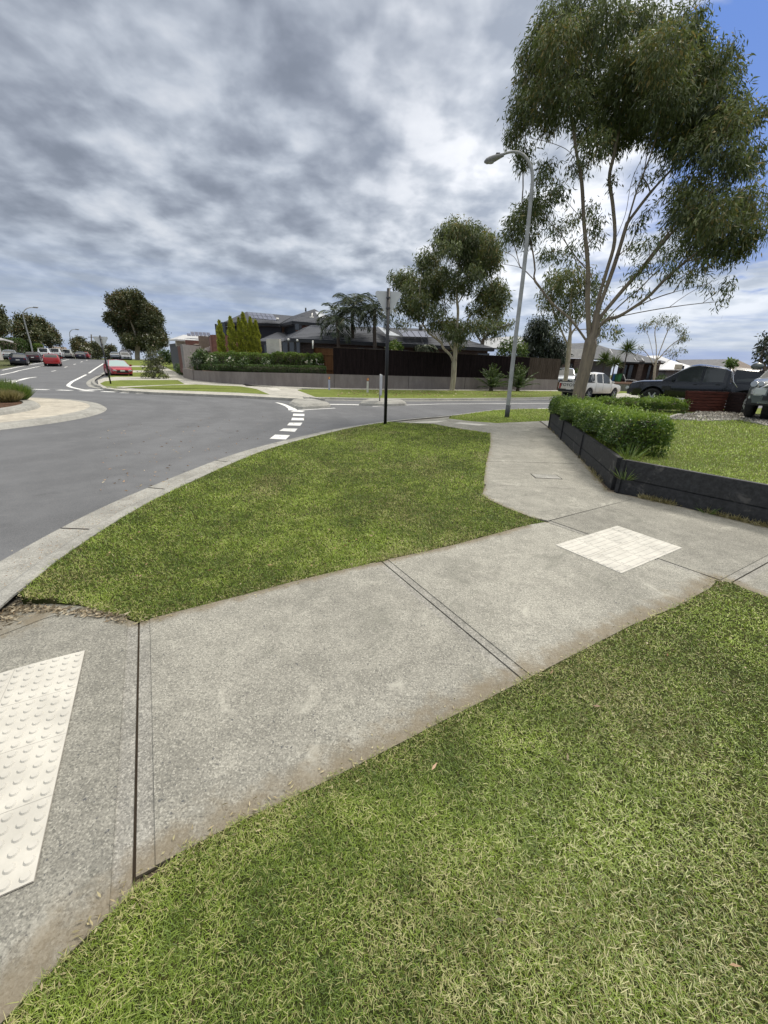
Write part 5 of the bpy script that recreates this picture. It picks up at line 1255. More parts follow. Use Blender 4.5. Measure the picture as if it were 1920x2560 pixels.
for bx,by,ptsL,lb in ((82,882,[(500,800),(445,600),(395,420),(372,320),(380,250),(420,205),(470,187),(520,183)],'nearer curved-arm street lamp on the left street, rising among the parked cars'),(182,882,[(1150,840),(1130,720),(1112,620),(1115,575),(1140,545),(1175,533),(1195,532)],'farther small street lamp on the left street, by the blossoming tree')):
    D=70 if bx<100 else 112
    f=aty(bx,by+10,D); f.z=hz(f.x,f.y); F=TreeFrame(f); pp=[Vector((0,0,0))]+[F.pt(a*.1567,740+b*.1567)-f for a,b in ptsL]; lamp(f,pp,None,lb,.11,.06,False,1.35 if bx>100 else 1.1)
f=aty(229,896,135); F=TreeFrame(f); t=empty('power_pole',f,0,'thin timber power pole with a cross arm over the far trees','pole'); bm=bmesh.new(); tube(bm,[(0,0,-1),F.pt(228,836)-f],.16,6); from_bm('pole',bm,M_dkbark,t); bm=bmesh.new(); c=F.pt(228,843)-f; box(bm,c,(1.9,.15,.15)); from_bm('cross_arm',bm,M_dkbark,t)
# marker posts on the far verge and keep left post on the refuge
M_lav=plain('lavender painted timber',(.42,.43,.60),.8); M_wht=plain('weathered white paint',(.62,.60,.58),.8); M_red=plain('red marker tip',(.45,.10,.07),.6); M_ylw=plain('yellow reflector',(.75,.50,.12),.6)
for (x,y0,y1,m_,lb) in ((823.2,974.6,940,M_lav,'lavender marker post with a red and yellow top on the verge below the dark fence'),(918.8,981,943,M_wht,'white marker post with a yellow and red top on the verge near the keep-left post')):
    f=on(x,y0); F=TreeFrame(f); h=F.pt(x,y1).z-f.z; t=empty('marker_post',f,math.atan2(-f.x,f.y),lb,'marker post'); bm=bmesh.new(); box(bm,Vector((0,0,h*.38-.05)),(.125,.05,h*.80)); from_bm('post',bm,m_,t)
    bm=bmesh.new(); box(bm,Vector((0,0,h*.88)),(.127,.052,h*.19)); vs=[v for v in bm.verts if v.co.z>h*.9 and v.co.x<0]
    for v in vs: v.co.z-=.06
    from_bm('marker_tip',bm,M_red,t)
    bm=bmesh.new(); box(bm,Vector((.02,-.028,h*.86)),(.06,.004,.10)); from_bm('reflector',bm,M_ylw,t)
f=on(949,1003,.05); F=TreeFrame(f); h=F.pt(949,935).z-f.z; t=empty('keep_left_post',f,math.atan2(-f.x,f.y),'grey keep-left sign post seen edge-on on the refuge island','road sign'); bm=bmesh.new(); tube(bm,[(0,0,-.05),(0,0,h)],.03,10); from_bm('post',bm,M_galv,t); bm=bmesh.new(); vs=box(bm,Vector((.05,.02,h*.6)),(.10,.45,h*.75)); bmesh.ops.bevel(bm,geom=bm.edges[:],offset=.02,segments=2,affect='EDGES'); from_bm('sign_plate',bm,M_signback,t)

# ------------------------------------------------------------ timber fences behind the mauve wall
def m_paling(name,a,b_):
    m,t,b=mat_new(name); co=coords(t); mp=t.N('ShaderNodeMapping'); mp.inputs['Scale'].default_value=(9,9,.7); t.L(co,mp.inputs[0])
    f=t.noise(mp.outputs[0],1.0,5,.7); g=t.noise(mp.outputs[0],6,4,.6)
    c=t.mix(t.mapr(f,.32,.68),a,b_); c=t.mix(t.mapr(g,.5,.8,0,.5),c,tuple(v*1.9 for v in b_)); t.L(c,b.inputs['Base Color']); b.inputs['Roughness'].default_value=.95; b.inputs['Specular IOR Level'].default_value=.1; bump(t,b,g,.5,.01); return m
M_pal=m_paling('dark stained palings',(.008,.006,.0065),(.022,.015,.016))
M_pal2=m_paling('weathered palings',(.045,.034,.028),(.10,.078,.066))
M_pal3=m_paling('orange timber palings',(.085,.04,.018),(.16,.078,.035))
def fence(label,line,z0,z1,mat,cap=True,pw=.10,side_=1):
    L=[Vector((p[0],p[1])) for p in line]; o=L[0]; t=empty('paling_fence',(o.x,o.y,0),0,label,'fence'); r=random.Random(3)
    bm=bmesh.new(); seg=[(b-a).length for a,b in zip(L,L[1:])]; T=sum(seg); s=0;k=0
    def pos(s):
        i=0
        while i<len(seg)-1 and s>seg[i]: s-=seg[i]; i+=1
        d=(L[i+1]-L[i]).normalized(); return L[i]+d*s-o,d
    while s<T:
        p,d=pos(s); nn=Vector((d.y,-d.x))*side_; a=z0(s/T); b=z1(s/T)+r.uniform(-.012,.008); off=.0 if k%2 else .014
        box(bm,Vector((p.x+nn.x*off,p.y+nn.y*off,(a+b)/2)),(pw*1.02,.013,b-a),Matrix.Rotation(math.atan2(d.y,d.x)+r.uniform(-.02,.02),3,'Z')); s+=pw*.86; k+=1
    from_bm('palings',bm,mat,t)
    for nm,off,zz,hh in (('rail',-.03,.25,.08),('rail',-.03,.78,.08),('capping',.0,None,.03)):
        if nm=='capping' and not cap: continue
        bm=bmesh.new(); s=0
        while s<T:
            p,d=pos(s); q,_=pos(min(T,s+1.2)); nn=Vector((d.y,-d.x))*side_
            f0=s/T; z=(z0(f0)+(z1(f0)-z0(f0))*zz) if zz else z1(f0)+.012
            c=(p+q)/2+nn*off; box(bm,Vector((c.x,c.y,z)),((q-p).length+.02,.07 if nm=='capping' else .035,hh),Matrix.Rotation(math.atan2((q-p).y,(q-p).x),3,'Z')); s+=1.2
        from_bm(nm,bm,mat if nm!='capping' else M_pal2,t)
    return t
fl=[p for p in offs(WL,.06) if p[0]>-3.95]; fa,fb=[(p,q) for p,q in zip(fl,fl[1:]) if p[0]<=12.45<q[0]][0]; fu=(12.45-fa[0])/(fb[0]-fa[0]); fm=(12.45,fa[1]+(fb[1]-fa[1])*fu); fl1=[(-3.92,30.02)]+[p for p in fl if -3.8<p[0]<12.4]+[fm]; fl2=[fm]+[p for p in fl if p[0]>12.5]
fence('long dark brown paling fence standing on the mauve wall behind the triangular sign',fl1,lambda f:.93,lambda f:2.70+.02*f,M_pal)
fence('weathered brown end section of paling fence beside the driveway of the silver car',fl2,lambda f:.93,lambda f:2.74,M_pal2,cap=False)
a=Vector((-3.92,30.1)); b=at(768,890,39)
fence('orange-brown side fence running back from the dark fence to the corner house',[tuple(a),tuple(b[:2])],lambda f:.75,lambda f:2.66+.35*f,M_pal3)

# twigs and debris gathered where the verge meets the ramp
r=np.random.RandomState(77); pts=[]
for _ in range(420):
    u=r.rand(); a=(-2.50,2.30); b=(-1.6,2.12); x=a[0]+(b[0]-a[0])*u**1.5+r.normal()*.02; y=a[1]+(b[1]-a[1])*u**1.5-abs(r.normal())*.035; pts.append((x,y,ramp0(x,y)+.008))
for _ in range(160): x=-2.45+r.normal()*.07; y=2.2+r.normal()*.09; pts.append((x,y,ramp0(x,y)+.01))
litter('leaf_litter','brown twigs and dead leaves along the edge of the verge by the kerb',pts,.035,m_leaf('old dark leaf litter',(.07,.05,.03),(.24,.17,.10),(.40,.34,.24),.05),4)
pts=[]
for L_,nn,am in ((near_edge,500,.035),(A_bot,420,.03),(A_right,260,.03)):
    for _ in range(nn):
        i=r.randint(0,len(L_)-1); u=r.rand(); a=L_[i]; b=L_[i+1]
        if a[1]<.2: continue
        pts.append((a[0]+(b[0]-a[0])*u+r.normal()*am,a[1]+(b[1]-a[1])*u+r.normal()*am,.006))
litter('leaf_litter','dry clippings blown onto the path beside the grass edges',pts,.018,m_leaf('clippings',(.20,.20,.07),(.48,.42,.24),(.35,.28,.16),.1),5)

pts=[]
for _ in range(1400):
    i=r.randint(12,95); p=kAs[i]; q=kAs[i+1]; u=r.rand(); d=(q-p).normalized(); nn=Vector((-d.y,d.x,0)); o=.26+abs(r.normal())*.16; w=p+(q-p)*u+nn*o; pts.append((w.x,w.y,-.100))
litter('gutter_grit','fine grit and leaf scraps lying in the gutter of the near kerb',pts,.016,M_dry,6)
# ------------------------------------------------------------ vehicles
def m_car(name,col,metal=.3,rough=.28,coat=.6,dust=.0,dustcol=(.45,.36,.25)):
    m,t,b=mat_new(name); co=coords(t); f=t.noise(co,1.5,4,.6)
    c=t.mix(t.mapr(f,.3,.7),tuple(v*.93 for v in col),tuple(min(1,v*1.06) for v in col))
    if dust:
        s=t.N('ShaderNodeSeparateXYZ'); t.L(co,s.inputs[0]); g=t.noise(co,3,5,.65)
        c=t.mix(t.math('MULTIPLY',t.mapr(s.outputs[2],1.05,.45),t.mapr(g,.25,.6,.3*dust,dust)),c,dustcol)
    t.L(c,b.inputs['Base Color']); b.inputs['Metallic'].default_value=metal; b.inputs['Roughness'].default_value=rough; b.inputs['Coat Weight'].default_value=coat; b.inputs['Coat Roughness'].default_value=.06; return m
def m_simple(name,col,rough=.5,metal=0,coat=0,spec=.5):
    m,t,b=mat_new(name); b.inputs['Base Color'].default_value=(*col,1); b.inputs['Roughness'].default_value=rough; b.inputs['Metallic'].default_value=metal; b.inputs['Coat Weight'].default_value=coat; b.inputs['Specular IOR Level'].default_value=spec
    return m
M_cglass=m_simple('tinted car glass',(.03,.036,.04),.05,0,0,.6)
M_tyre=plain('tyre rubber',(.018,.018,.019),.85)
M_rim=m_simple('alloy rim',(.45,.46,.47),.35,.8)
M_steelrim=m_simple('steel rim',(.30,.30,.31),.5,.5)
M_plast=plain('black trim plastic',(.02,.021,.023),.6)
M_lampg=m_simple('headlight lens',(.55,.58,.60),.15,.2,.5)
M_tail=m_simple('tail light lens',(.30,.012,.012),.2,0,.5)
M_amber=m_simple('amber lens',(.55,.20,.03),.25,0,.4)
M_plate=m_simple('number plate',(.68,.68,.66),.5)
M_chrome=m_simple('chrome trim',(.6,.6,.62),.2,.95)
M_shade=m_simple('silver windscreen shade',(.30,.40,.40),.5,.1)
def interp(pts,x):
    if x<=pts[0][0]: return pts[0][1]
    for a,b in zip(pts,pts[1:]):
        if x<=b[0]: return a[1]+(b[1]-a[1])*(x-a[0])/(b[0]-a[0]) if b[0]>a[0] else b[1]
    return pts[-1][1]
def vehicle(name,label,loc,heading,S,paint,cat='car',group=None,detail=True):
    """S: L,W,belt[(x,z)],roof[(x,z)] from rear glass base to cowl, wheels (xr,xf), r, sill, windows[(x0,x1)], kind"""
    t=empty(name,loc,heading,label,cat,group); S=dict(S)
    def crv(pts): return [(p.x,p.y) for i,p in enumerate(spline([(x,z) for x,z in pts],3))]
    S['roof']=[(max(min(x,S['roof'][-1][0]),S['roof'][0][0]),z) for x,z in crv(S['roof'])]
    L,W=S['L'],S['W']; hw=W/2; belt=S['belt']; roof=S['roof']; wr=S['r']; xr,xf=S['wheels']; sill=S['sill']; tray=S.get('tray')
    rx0,rx1=roof[0][0],roof[-1][0]; roofz=max(z for _,z in roof); xs=set()
    for x,_ in belt: xs.add(round(x,4))
    for x,_ in roof: xs.add(round(x,4))
    for a,b in S['windows']: xs.add(a);xs.add(b)
    ar=wr*1.18
    for c in (xr,xf):
        for k in range(-6,7): xs.add(round(c+ar*math.sin(k/6*PI/2),4))
        for s in (-1,1): xs.add(round(c+s*(ar+.03),4))
    for k in range(9): xs.add(round(-L/2+L*k/8,4))
    for e in (.03,.10,.22): xs.add(round(-L/2+e,4)); xs.add(round(L/2-e,4))
    if tray: xs.add(tray[0]); xs.add(tray[1]); xs.add(tray[1]-.03)
    xs=sorted(xs); xs=[x for i,x in enumerate(xs) if i==0 or x-xs[i-1]>.004]
    def plan(x):
        u=abs(x)/(L/2); f=1-.05*u**2-.16*max(0,(u-.86)/.14)**2*(1 if x>0 else .55)
        return hw*f
    def sect(x):
        w=plan(x); b=interp(belt,x); zb=sill+.06*max(0,(abs(x)-L/2+.5)/.5)
        archz=0
        for c in (xr,xf):
            if abs(x-c)<ar: archz=max(archz,wr+math.sqrt(max(0,ar*ar-(x-c)**2)))
        z0=max(zb,archz); z1=max(zb+.14,archz+.03); mid=b-.20 if b-.20>z1+.03 else z1+.03; mid=min(mid,b-.03)
        P=[(w*.93,z0),(w*1.0,z1),(w*1.005,mid),(w*.965,b)]
        if archz: P[0]=(w*.97,z0); P[1]=(w*1.012,z1)
        if tray and x<=tray[1]-.02:
            P+=[(w*.965-.06,b+.005),(w*.965-.09,b-.42),(0,b-.42)]
        elif rx0<=x<=rx1:
            rz=interp(roof,x); f=max(0,min(1,(rz-b)/(roofz-b))); wt=w*.965-(w*.20)*f
            P+=[(wt,rz-.05*f),(wt-.09*f-.02,rz-.008*f),(0,rz+.03*f+.012)]
        else:
            P+=[(w*.90,b+.012),(w*.62,b+.03),(0,b+.042)]
        return P
    tagsv={}
    groups={}
    def addf(key,vs): groups.setdefault(key,[]).append(vs)
    prev=None
    for i,x in enumerate(xs):
        P=sect(x)
        if prev is not None:
            xp,Q=prev; xm=(x+xp)/2
            for k in range(6):
                key='body'
                if rx0-.001<=xp and x<=rx1+.001 and not(tray and xm<tray[1]):
                    za,zb_=interp(roof,xp),interp(roof,x); hi=roofz-.10
                    if k==3:
                        for wi,(a,b) in enumerate(S['windows']):
                            if a-.001<=xp and x<=b+.001: key='side_window%d'%wi
                    if k in(4,5) and min(za,zb_)<hi:
                        if xm>S.get('mid',0): key='windscreen' if k==5 else 'body'
                        else: key='rear_window' if k==5 else 'body'
                if tray and xm<tray[1] and k>=4: key='tray_liner'
                for s in (1,-1):
                    a=(xp,s*Q[k][0],Q[k][1]); b=(x,s*P[k][0],P[k][1]); c=(x,s*P[k+1][0],P[k+1][1]); d=(xp,s*Q[k+1][0],Q[k+1][1])
                    kk=key
                    if key.startswith('side_window'): kk=key+('r' if s<0 else 'l')
                    addf(kk,(a,b,c,d) if s<0 else (d,c,b,a))
        prev=(x,P)
    # ends
    for x in (xs[0],xs[-1]):
        P=sect(x); top=4 if (tray and x<0) else 6; bul=.0
        for k in range(top):
            a,b=P[k],P[k+1]; vs=((x,-a[0],a[1]),(x,a[0],a[1]),(x,b[0],b[1]),(x,-b[0],b[1]))
            if b[0]<1e-6: vs=vs[:3]
            addf('body',vs if x<0 else vs[::-1])
    def mk(nm,faces,mat,par,angle=42):
        bm=bmesh.new(); cache={}
        def V(p):
            k=(round(p[0],4),round(p[1],4),round(p[2],4))
            if k not in cache: cache[k]=bm.verts.new(k)
            return cache[k]
        for f in faces:
            vs=[]; 
            for p in f:
                v=V(p)
                if v not in vs: vs.append(v)
            if len(vs)>=3:
                try: bm.faces.new(vs)
                except ValueError: pass
        bmesh.ops.recalc_face_normals(bm,faces=bm.faces) if nm=='body' else None
        return from_bm(nm,bm,mat,par,True,angle)
    mk('body',groups.pop('body'),paint,t)
    for key,fs in groups.items():
        nm='side_window' if key.startswith('side') else key; mk(nm,fs,M_plast if key=='tray_liner' else (M_shade if key=='windscreen' and S.get('shade') else M_cglass),t)
    # underbody and wheel wells
    bm=bmesh.new(); box(bm,Vector((0,0,sill+.10)),(L*.93,W*.62,.22)); 
    for c in (xr,xf): box(bm,Vector((c,0,wr+.16)),(ar*1.9,W*.80,.42)) if False else cyl(bm,Vector((c,0,wr+.02)),ar*.98,W*.55,20,axis='Y')
    from_bm('underbody',bm,M_plast,t)
    # wheels
    for c in (xr,xf):
        for s in (1,-1):
            wh=bpy.data.objects.new('wheel',None); C.objects.link(wh); wh.parent=t; wh.location=(c,s*(hw-.115),wr); wh.empty_display_size=.1
            bm=bmesh.new(); prof=[(wr*.66,.10),(wr*.80,.108),(wr*.94,.098),(wr,.07),(wr,-.07),(wr*.94,-.098),(wr*.66,-.10)]; seg=26; rows=[]
            for k in range(seg):
                a=2*PI*k/seg; rows.append([bm.verts.new((r_*math.cos(a),y_,r_*math.sin(a))) for r_,y_ in prof])
            for k in range(seg):
                A,B=rows[k],rows[(k+1)%seg]
                for q in range(len(prof)-1): f=bm.faces.new((A[q],B[q],B[q+1],A[q+1])); f.smooth=True
            bmesh.ops.recalc_face_normals(bm,faces=bm.faces); from_bm('tyre',bm,M_tyre,wh)
            bm=bmesh.new(); cyl(bm,Vector((0,s*.03,0)),wr*.67,.05,24,axis='Y'); 
            for f in bm.faces: f.material_index=1
            cyl(bm,Vector((0,s*.075,0)),wr*.16,.05,12,axis='Y')
            ns=S.get('spokes',6)
            for k in range(ns):
                a=2*PI*k/ns; M=Matrix.Rotation(a,3,'Y'); box(bm,M@Vector((wr*.38,s*.072,0)),(wr*.54,.03,wr*.15),M)
            k0=len(bm.faces)
            ring=bmesh.ops.create_cone(bm,cap_ends=False,segments=24,radius1=wr*.68,radius2=wr*.64,depth=.05,matrix=Matrix.Translation((0,s*.07,0))@Matrix.Rotation(PI/2*(-s),4,'X'))
            from_bm('rim',bm,[S.get('rim',M_rim),M_plast],wh)
    xF=L/2; xR=-L/2; fz=interp(belt,xF-.05); rz=interp(belt,xR+.05)
    def panel(nm,x,y,z,sx,sy,sz,mat,b=.01,rot=0):
        bm=bmesh.new(); box(bm,Vector((0,0,0)),(sx,sy,sz)); bmesh.ops.bevel(bm,geom=bm.edges[:],offset=min(b,sx/2.2,sy/2.2,sz/2.2),segments=2,affect='EDGES')
        bmesh.ops.transform(bm,matrix=Matrix.Translation((x,y,z))@Matrix.Rotation(rot,4,'Z'),verts=bm.verts); return from_bm(nm,bm,mat,t)
    we=plan(xF)*.97; wre=plan(xR)*.97
    for s in (1,-1):
        hl_=S.get('hl',(.20,.13)); panel('headlight',xF-.07,s*(we-.14),fz-.10,.22,hl_[0]*2,hl_[1],M_lampg,.03,rot=-s*.45)
        tl=S.get('tl',(.15,.16)); panel('tail_light',xR+.045,s*(wre-tl[0]*.55),rz-tl[1]*.5-.06,.13,tl[0],tl[1],M_tail,.02,rot=s*.2)
        if S.get('mirrors',True): 
            mx=rx1-.42; panel('mirror',mx,s*(hw+.09),interp(belt,mx)+.09,.12,.22,.15,S.get('mirmat',paint),.04)
    panel('grille',xF+.002,0,fz-.17,.035,W*.46,.15,M_plast,.01); panel('lower_grille',xF-.002,0,sill+.20,.04,W*.55,.15,M_plast,.02)
    for s in (1,-1): panel('fog_light',xF-.025,s*(we-.20),sill+.22,.05,.13,.08,M_lampg,.02)
    panel('number_plate',xF+.022,0,sill+.33,.012,.37,.13,M_plate,.004)
    panel('number_plate',xR-.02,0,S.get('plz',rz-.28),.012,.37,.13,M_plate,.004)
    panel('rear_bumper',xR-.01,0,sill+.17,.09,W*.88,.17,S.get('bump',M_plast),.03)
    if detail:
        for s in (1,-1):
            for (a,b) in S['windows'][:2] if len(S['windows'])>1 else S['windows']:
                xh=a+.14; panel('door_handle',xh,s*(plan(xh)*1.0+.012),interp(belt,xh)-.10,.15,.03,.028,S.get('handle',paint),.008)
            ds=sorted(set(round(v,2) for w_ in S['windows'] for v in w_))
            for xd in S.get('doors',[]):
                bm=bmesh.new(); P=sect(xd); pts=[Vector((xd,s*(P[k][0]+.002),P[k][1])) for k in (1,2,3)]; tube(bm,pts,.006,4,False); from_bm('door_seam',bm,M_plast,t)
    return t
def place(px,py,z=0): return on(px,py,z)
SEDAN=dict(L=4.65,W=1.80,belt=[(-2.325,.90),(-2.2,.98),(-1.35,1.0),(0,.95),(1.15,.93),(1.9,.84),(2.25,.72),(2.325,.64)],roof=[(-1.75,1.0),(-1.05,1.36),(-.3,1.45),(.25,1.43),(1.25,.93)],wheels=(-1.38,1.38),r=.32,sill=.24,windows=[(-.98,-.12),(-.02,.75)],doors=[-1.05,-.07,.95])
HATCH=dict(L=4.35,W=1.80,belt=[(-2.175,.80),(-2.12,1.0),(-1.2,1.02),(0,.95),(1.1,.93),(1.8,.84),(2.1,.70),(2.175,.62)],roof=[(-2.08,1.0),(-1.75,1.38),(-.4,1.47),(.15,1.44),(1.2,.93)],wheels=(-1.28,1.33),r=.32,sill=.24,windows=[(-1.55,-.88),(-.78,-.02),(.06,.70)],doors=[-.95,.02,.95],tl=(.34,.13))
SUV=dict(L=4.75,W=1.88,belt=[(-2.375,.95),(-2.3,1.12),(-1.2,1.13),(0,1.08),(1.15,1.07),(1.95,1.0),(2.28,.86),(2.375,.74)],roof=[(-2.26,1.12),(-2.0,1.62),(-.6,1.72),(.2,1.70),(1.2,1.07)],wheels=(-1.38,1.42),r=.38,sill=.34,windows=[(-1.85,-1.15),(-1.05,-.15),(-.05,.72)],doors=[-1.1,-.1,.98],tl=(.16,.34))
UTE=dict(L=5.25,W=1.78,belt=[(-2.625,1.10),(-.95,1.10),(-.90,1.12),(0,1.08),(1.25,1.06),(2.1,.98),(2.5,.86),(2.625,.70)],roof=[(-1.02,1.10),(-.85,1.66),(-.2,1.73),(.4,1.70),(1.35,1.06)],wheels=(-1.55,1.62),r=.37,sill=.42,windows=[(-.80,-.12),(-.02,.80)],doors=[-.93,-.07,1.05],tray=(-2.6,-1.03),tl=(.15,.36),mid=.2,plz=.62)
VAN=dict(SUV,belt=[(-2.375,1.0),(-2.3,1.14),(-1.2,1.15),(0,1.10),(1.15,1.07),(1.95,1.0),(2.28,.86),(2.375,.74)],roof=[(-2.34,1.14),(-2.22,1.74),(-.6,1.78),(.2,1.74),(1.2,1.07)])
PW=m_car('white paint, road dust',(.72,.70,.66),.0,.35,.5,.75); PWc=m_car('white paint',(.74,.75,.76),0,.3,.6); PR=m_car('red paint',(.42,.018,.02),.2,.3,.7); PR2=m_car('raspberry red paint',(.40,.025,.045),.35,.3,.7)
PS=m_car('silver paint',(.46,.49,.53),.5,.32,.6); PB=m_car('midnight blue paint',(.020,.022,.05),.3,.28,.7); PM=m_car('dark maroon paint',(.05,.012,.016),.3,.3,.7); PK=m_car('black paint',(.006,.008,.013),.0,.22,.35); PG=m_car('green-grey metallic paint',(.115,.13,.13),.25,.3,.5)
def hd(v): return math.atan2(v[1],v[0])
HL=hd(DIR)              # direction up the left street
def carat(px0,px1,pyb,heading,S,*a,**k):
    """vehicle whose wheels stand at pyb and whose middle is between px0 and px1"""
    p=on((px0+px1)/2,pyb); c=p+Vector((p.x,p.y,0)).normalized()*k.pop('back',S['L']*.38); c.z=hz(c.x,c.y)-.12+k.pop('dz',0)
    return vehicle(k.pop('name','parked_car'),a[0],c,heading,S,a[1],**k)
gl='cars parked along the left street'
v=carat(112,156,913.5,HL+.08,dict(HATCH,L=4.1),'bright red hatchback driving away in the middle of the left street',PR,name='moving_car')
carat(27,76,911.5,HL+.10,SEDAN,'dark blue sedan parked nearest on the left street, in front of the silver car',PB,group=gl)
carat(14,46,900.5,HL+.12,SEDAN,'silver sedan standing in the driveway behind the dark blue sedan',PS,group=gl,dz=.12)
carat(70,107,904.5,HL+.05,HATCH,'dark maroon hatchback parked between the dark blue sedan and the white wagon',PM,group=gl)
carat(104,133,897.5,HL,VAN,'white boxy wagon parked just behind the dark maroon hatchback',PWc,group=gl,dz=.1)
carat(131,161,895.5,HL,VAN,'white four-wheel drive standing taller than the wagon beside it',PWc,group=gl,dz=.05)
carat(160,186,894.5,HL,VAN,'off-white wagon parked at the foot of the farther street lamp',m_car('off-white paint',(.55,.56,.52),0,.35,.5),group=gl)
carat(196,212,895.5,HL,SEDAN,'small far dark car parked below the crest of the left street',PB,group=gl,back=1)
carat(208,221,895.2,HL,HATCH,'small far red car parked behind the far dark car',PR,group=gl,back=1)
carat(303,325,899.6,HL+PI+.12,SUV,'white four-wheel drive parked facing us under the large blossoming tree',PWc,back=1.5)
carat(271,323,939.5,HL+PI+.18,dict(SEDAN,shade=True),'raspberry red sedan parked facing us with a silver windscreen shade',PR2,back=2.2)
carat(284,296,897,HL,SEDAN,'distant grey car beyond the crest, left of the white four-wheel drive',PS,back=6,dz=.2)
# white utility truck on the far side of the side street
p=on(1462,998,-.12); up_=Vector((.83,.56,0)).normalized()
ute=vehicle('utility_truck','white dusty crew-cab utility truck with a lettered tailgate behind the tall eucalyptus',Vector((14.25,29.35,-.12)),hd(up_),dict(UTE,rim=M_steelrim,bump=M_plast),PW,cat='truck')
# its lettering, tray rail and window bars
def text(name,s,size,mat,parent,M,ext=.004,bold=.0):
    cu=bpy.data.curves.new(name,'FONT'); cu.body=s; cu.size=size; cu.extrude=ext; cu.align_x='CENTER'; cu.align_y='CENTER'; cu.offset=bold
    o=bpy.data.objects.new(name,cu); C.objects.link(o); me=bpy.data.meshes.new_from_object(o.evaluated_get(bpy.context.evaluated_depsgraph_get())); C.objects.unlink(o); bpy.data.objects.remove(o)
    q=link(name,me,mat,parent); q.matrix_local=M; return q
Mt=Matrix.Translation((-2.65,0,.93))@Matrix.Rotation(-PI/2,4,'Z')@Matrix.Rotation(PI/2,4,'X')@Matrix.Diagonal((1.15,1,1,1))
text('tailgate_lettering','TOYOTA',.27,M_plast,ute,Mt,.004,.002)
bm=bmesh.new()
for s in (-1,1): tube(bm,[(-2.5,s*.80,1.115),(-2.45,s*.81,1.14),(-1.1,s*.81,1.14),(-1.08,s*.8,1.11)],.022,6)
tube(bm,[(-2.5,-.80,1.12),(-2.5,.8,1.12)],.022,6); from_bm('tray_rail',bm,M_plast,ute)
bm=bmesh.new()
for y in (-.55,-.2,.2,.55): tube(bm,[(-1.09,y,1.12),(-1.06,y,1.62)],.014,5)
tube(bm,[(-1.09,-.68,1.12),(-1.06,-.62,1.64),(-1.06,.62,1.64),(-1.09,.68,1.12)],.02,6); from_bm('headboard',bm,PWc,ute)
# silver wagon half hidden by the fence end
vehicle('parked_car','silver wagon half hidden behind the end of the weathered fence',Vector((17.55,42.0,.25)),hd((-.35,-.93)),SUV,PS)
# black pickup
P4=dict(UTE,L=5.36,W=1.92,belt=[(-2.68,1.16),(-.95,1.16),(-.90,1.20),(0,1.16),(1.25,1.16),(2.2,1.10),(2.55,1.02),(2.68,.82)],roof=[(-1.02,1.18),(-.95,1.66),(-.3,1.83),(.45,1.82),(1.38,1.16)],r=.41,sill=.46,wheels=(-1.62,1.64),windows=[(-.78,-.10),(.0,.86)],mirmat=PK,doors=[-.93,-.05,1.08],tl=(.14,.4))
pk=vehicle('pickup_truck','glossy black crew-cab pickup with a canopied tray standing beyond the front lawn',Vector((14.04,18.95,.2)),hd((-.80,.60)),P4,PK,cat='truck')
# canopy over the tray, with its window, and the bright sports bar line
bm=bmesh.new(); xs=[-2.58,-2.4,-1.9,-1.3,-1.09]; zs=[1.17,1.56,1.72,1.78,1.80]
rows=[]
for x,z in zip(xs,zs):
    rows.append([bm.verts.new(v) for v in ((x,-.88,1.17),(x,-.80,1.17+(z-1.17)*.85),(x,-.66,z),(x,.66,z),(x,.80,1.17+(z-1.17)*.85),(x,.88,1.17))])
for a,b in zip(rows,rows[1:]):
    for k in range(5): bm.faces.new((a[k],b[k],b[k+1],a[k+1]))
bm.faces.new(rows[0]); bm.faces.new(rows[-1][::-1]); bmesh.ops.recalc_face_normals(bm,faces=bm.faces); cn=from_bm('canopy',bm,PK,pk)
for s in (-1,1):
    bm=bmesh.new(); vs=[(-2.28,1.25),(-2.22,1.52),(-1.95,1.66),(-1.2,1.70),(-1.2,1.25)]
    f=bm.faces.new([bm.verts.new((x,s*(.885-.10*(z-1.17)/.6*1.35+.006),z)) for x,z in vs]); f.normal_update()
    if f.normal.y*s<0: f.normal_flip()
    from_bm('canopy_window',bm,M_cglass,cn)
    bm=bmesh.new(); tube(bm,[(-1.30,s*.93,1.0),(-1.12,s*.90,1.22),(-1.0,s*.82,1.60),(-.92,s*.76,1.72)],.018,8); from_bm('roof_strip',bm,M_chrome,pk)
    bm=bmesh.new(); box(bm,Vector((-2.6,s*.80,1.28)),(.18,.16,.07)); bmesh.ops.bevel(bm,geom=bm.edges[:],offset=.02,segments=2,affect='EDGES'); from_bm('spoiler_tip',bm,M_plate,cn)
    bm=bmesh.new(); box(bm,Vector((1.15,s*.975,.86)),(.34,.02,.17)); bmesh.ops.bevel(bm,geom=bm.edges[:],offset=.015,segments=2,affect='EDGES'); from_bm('side_vent',bm,M_plast,pk)
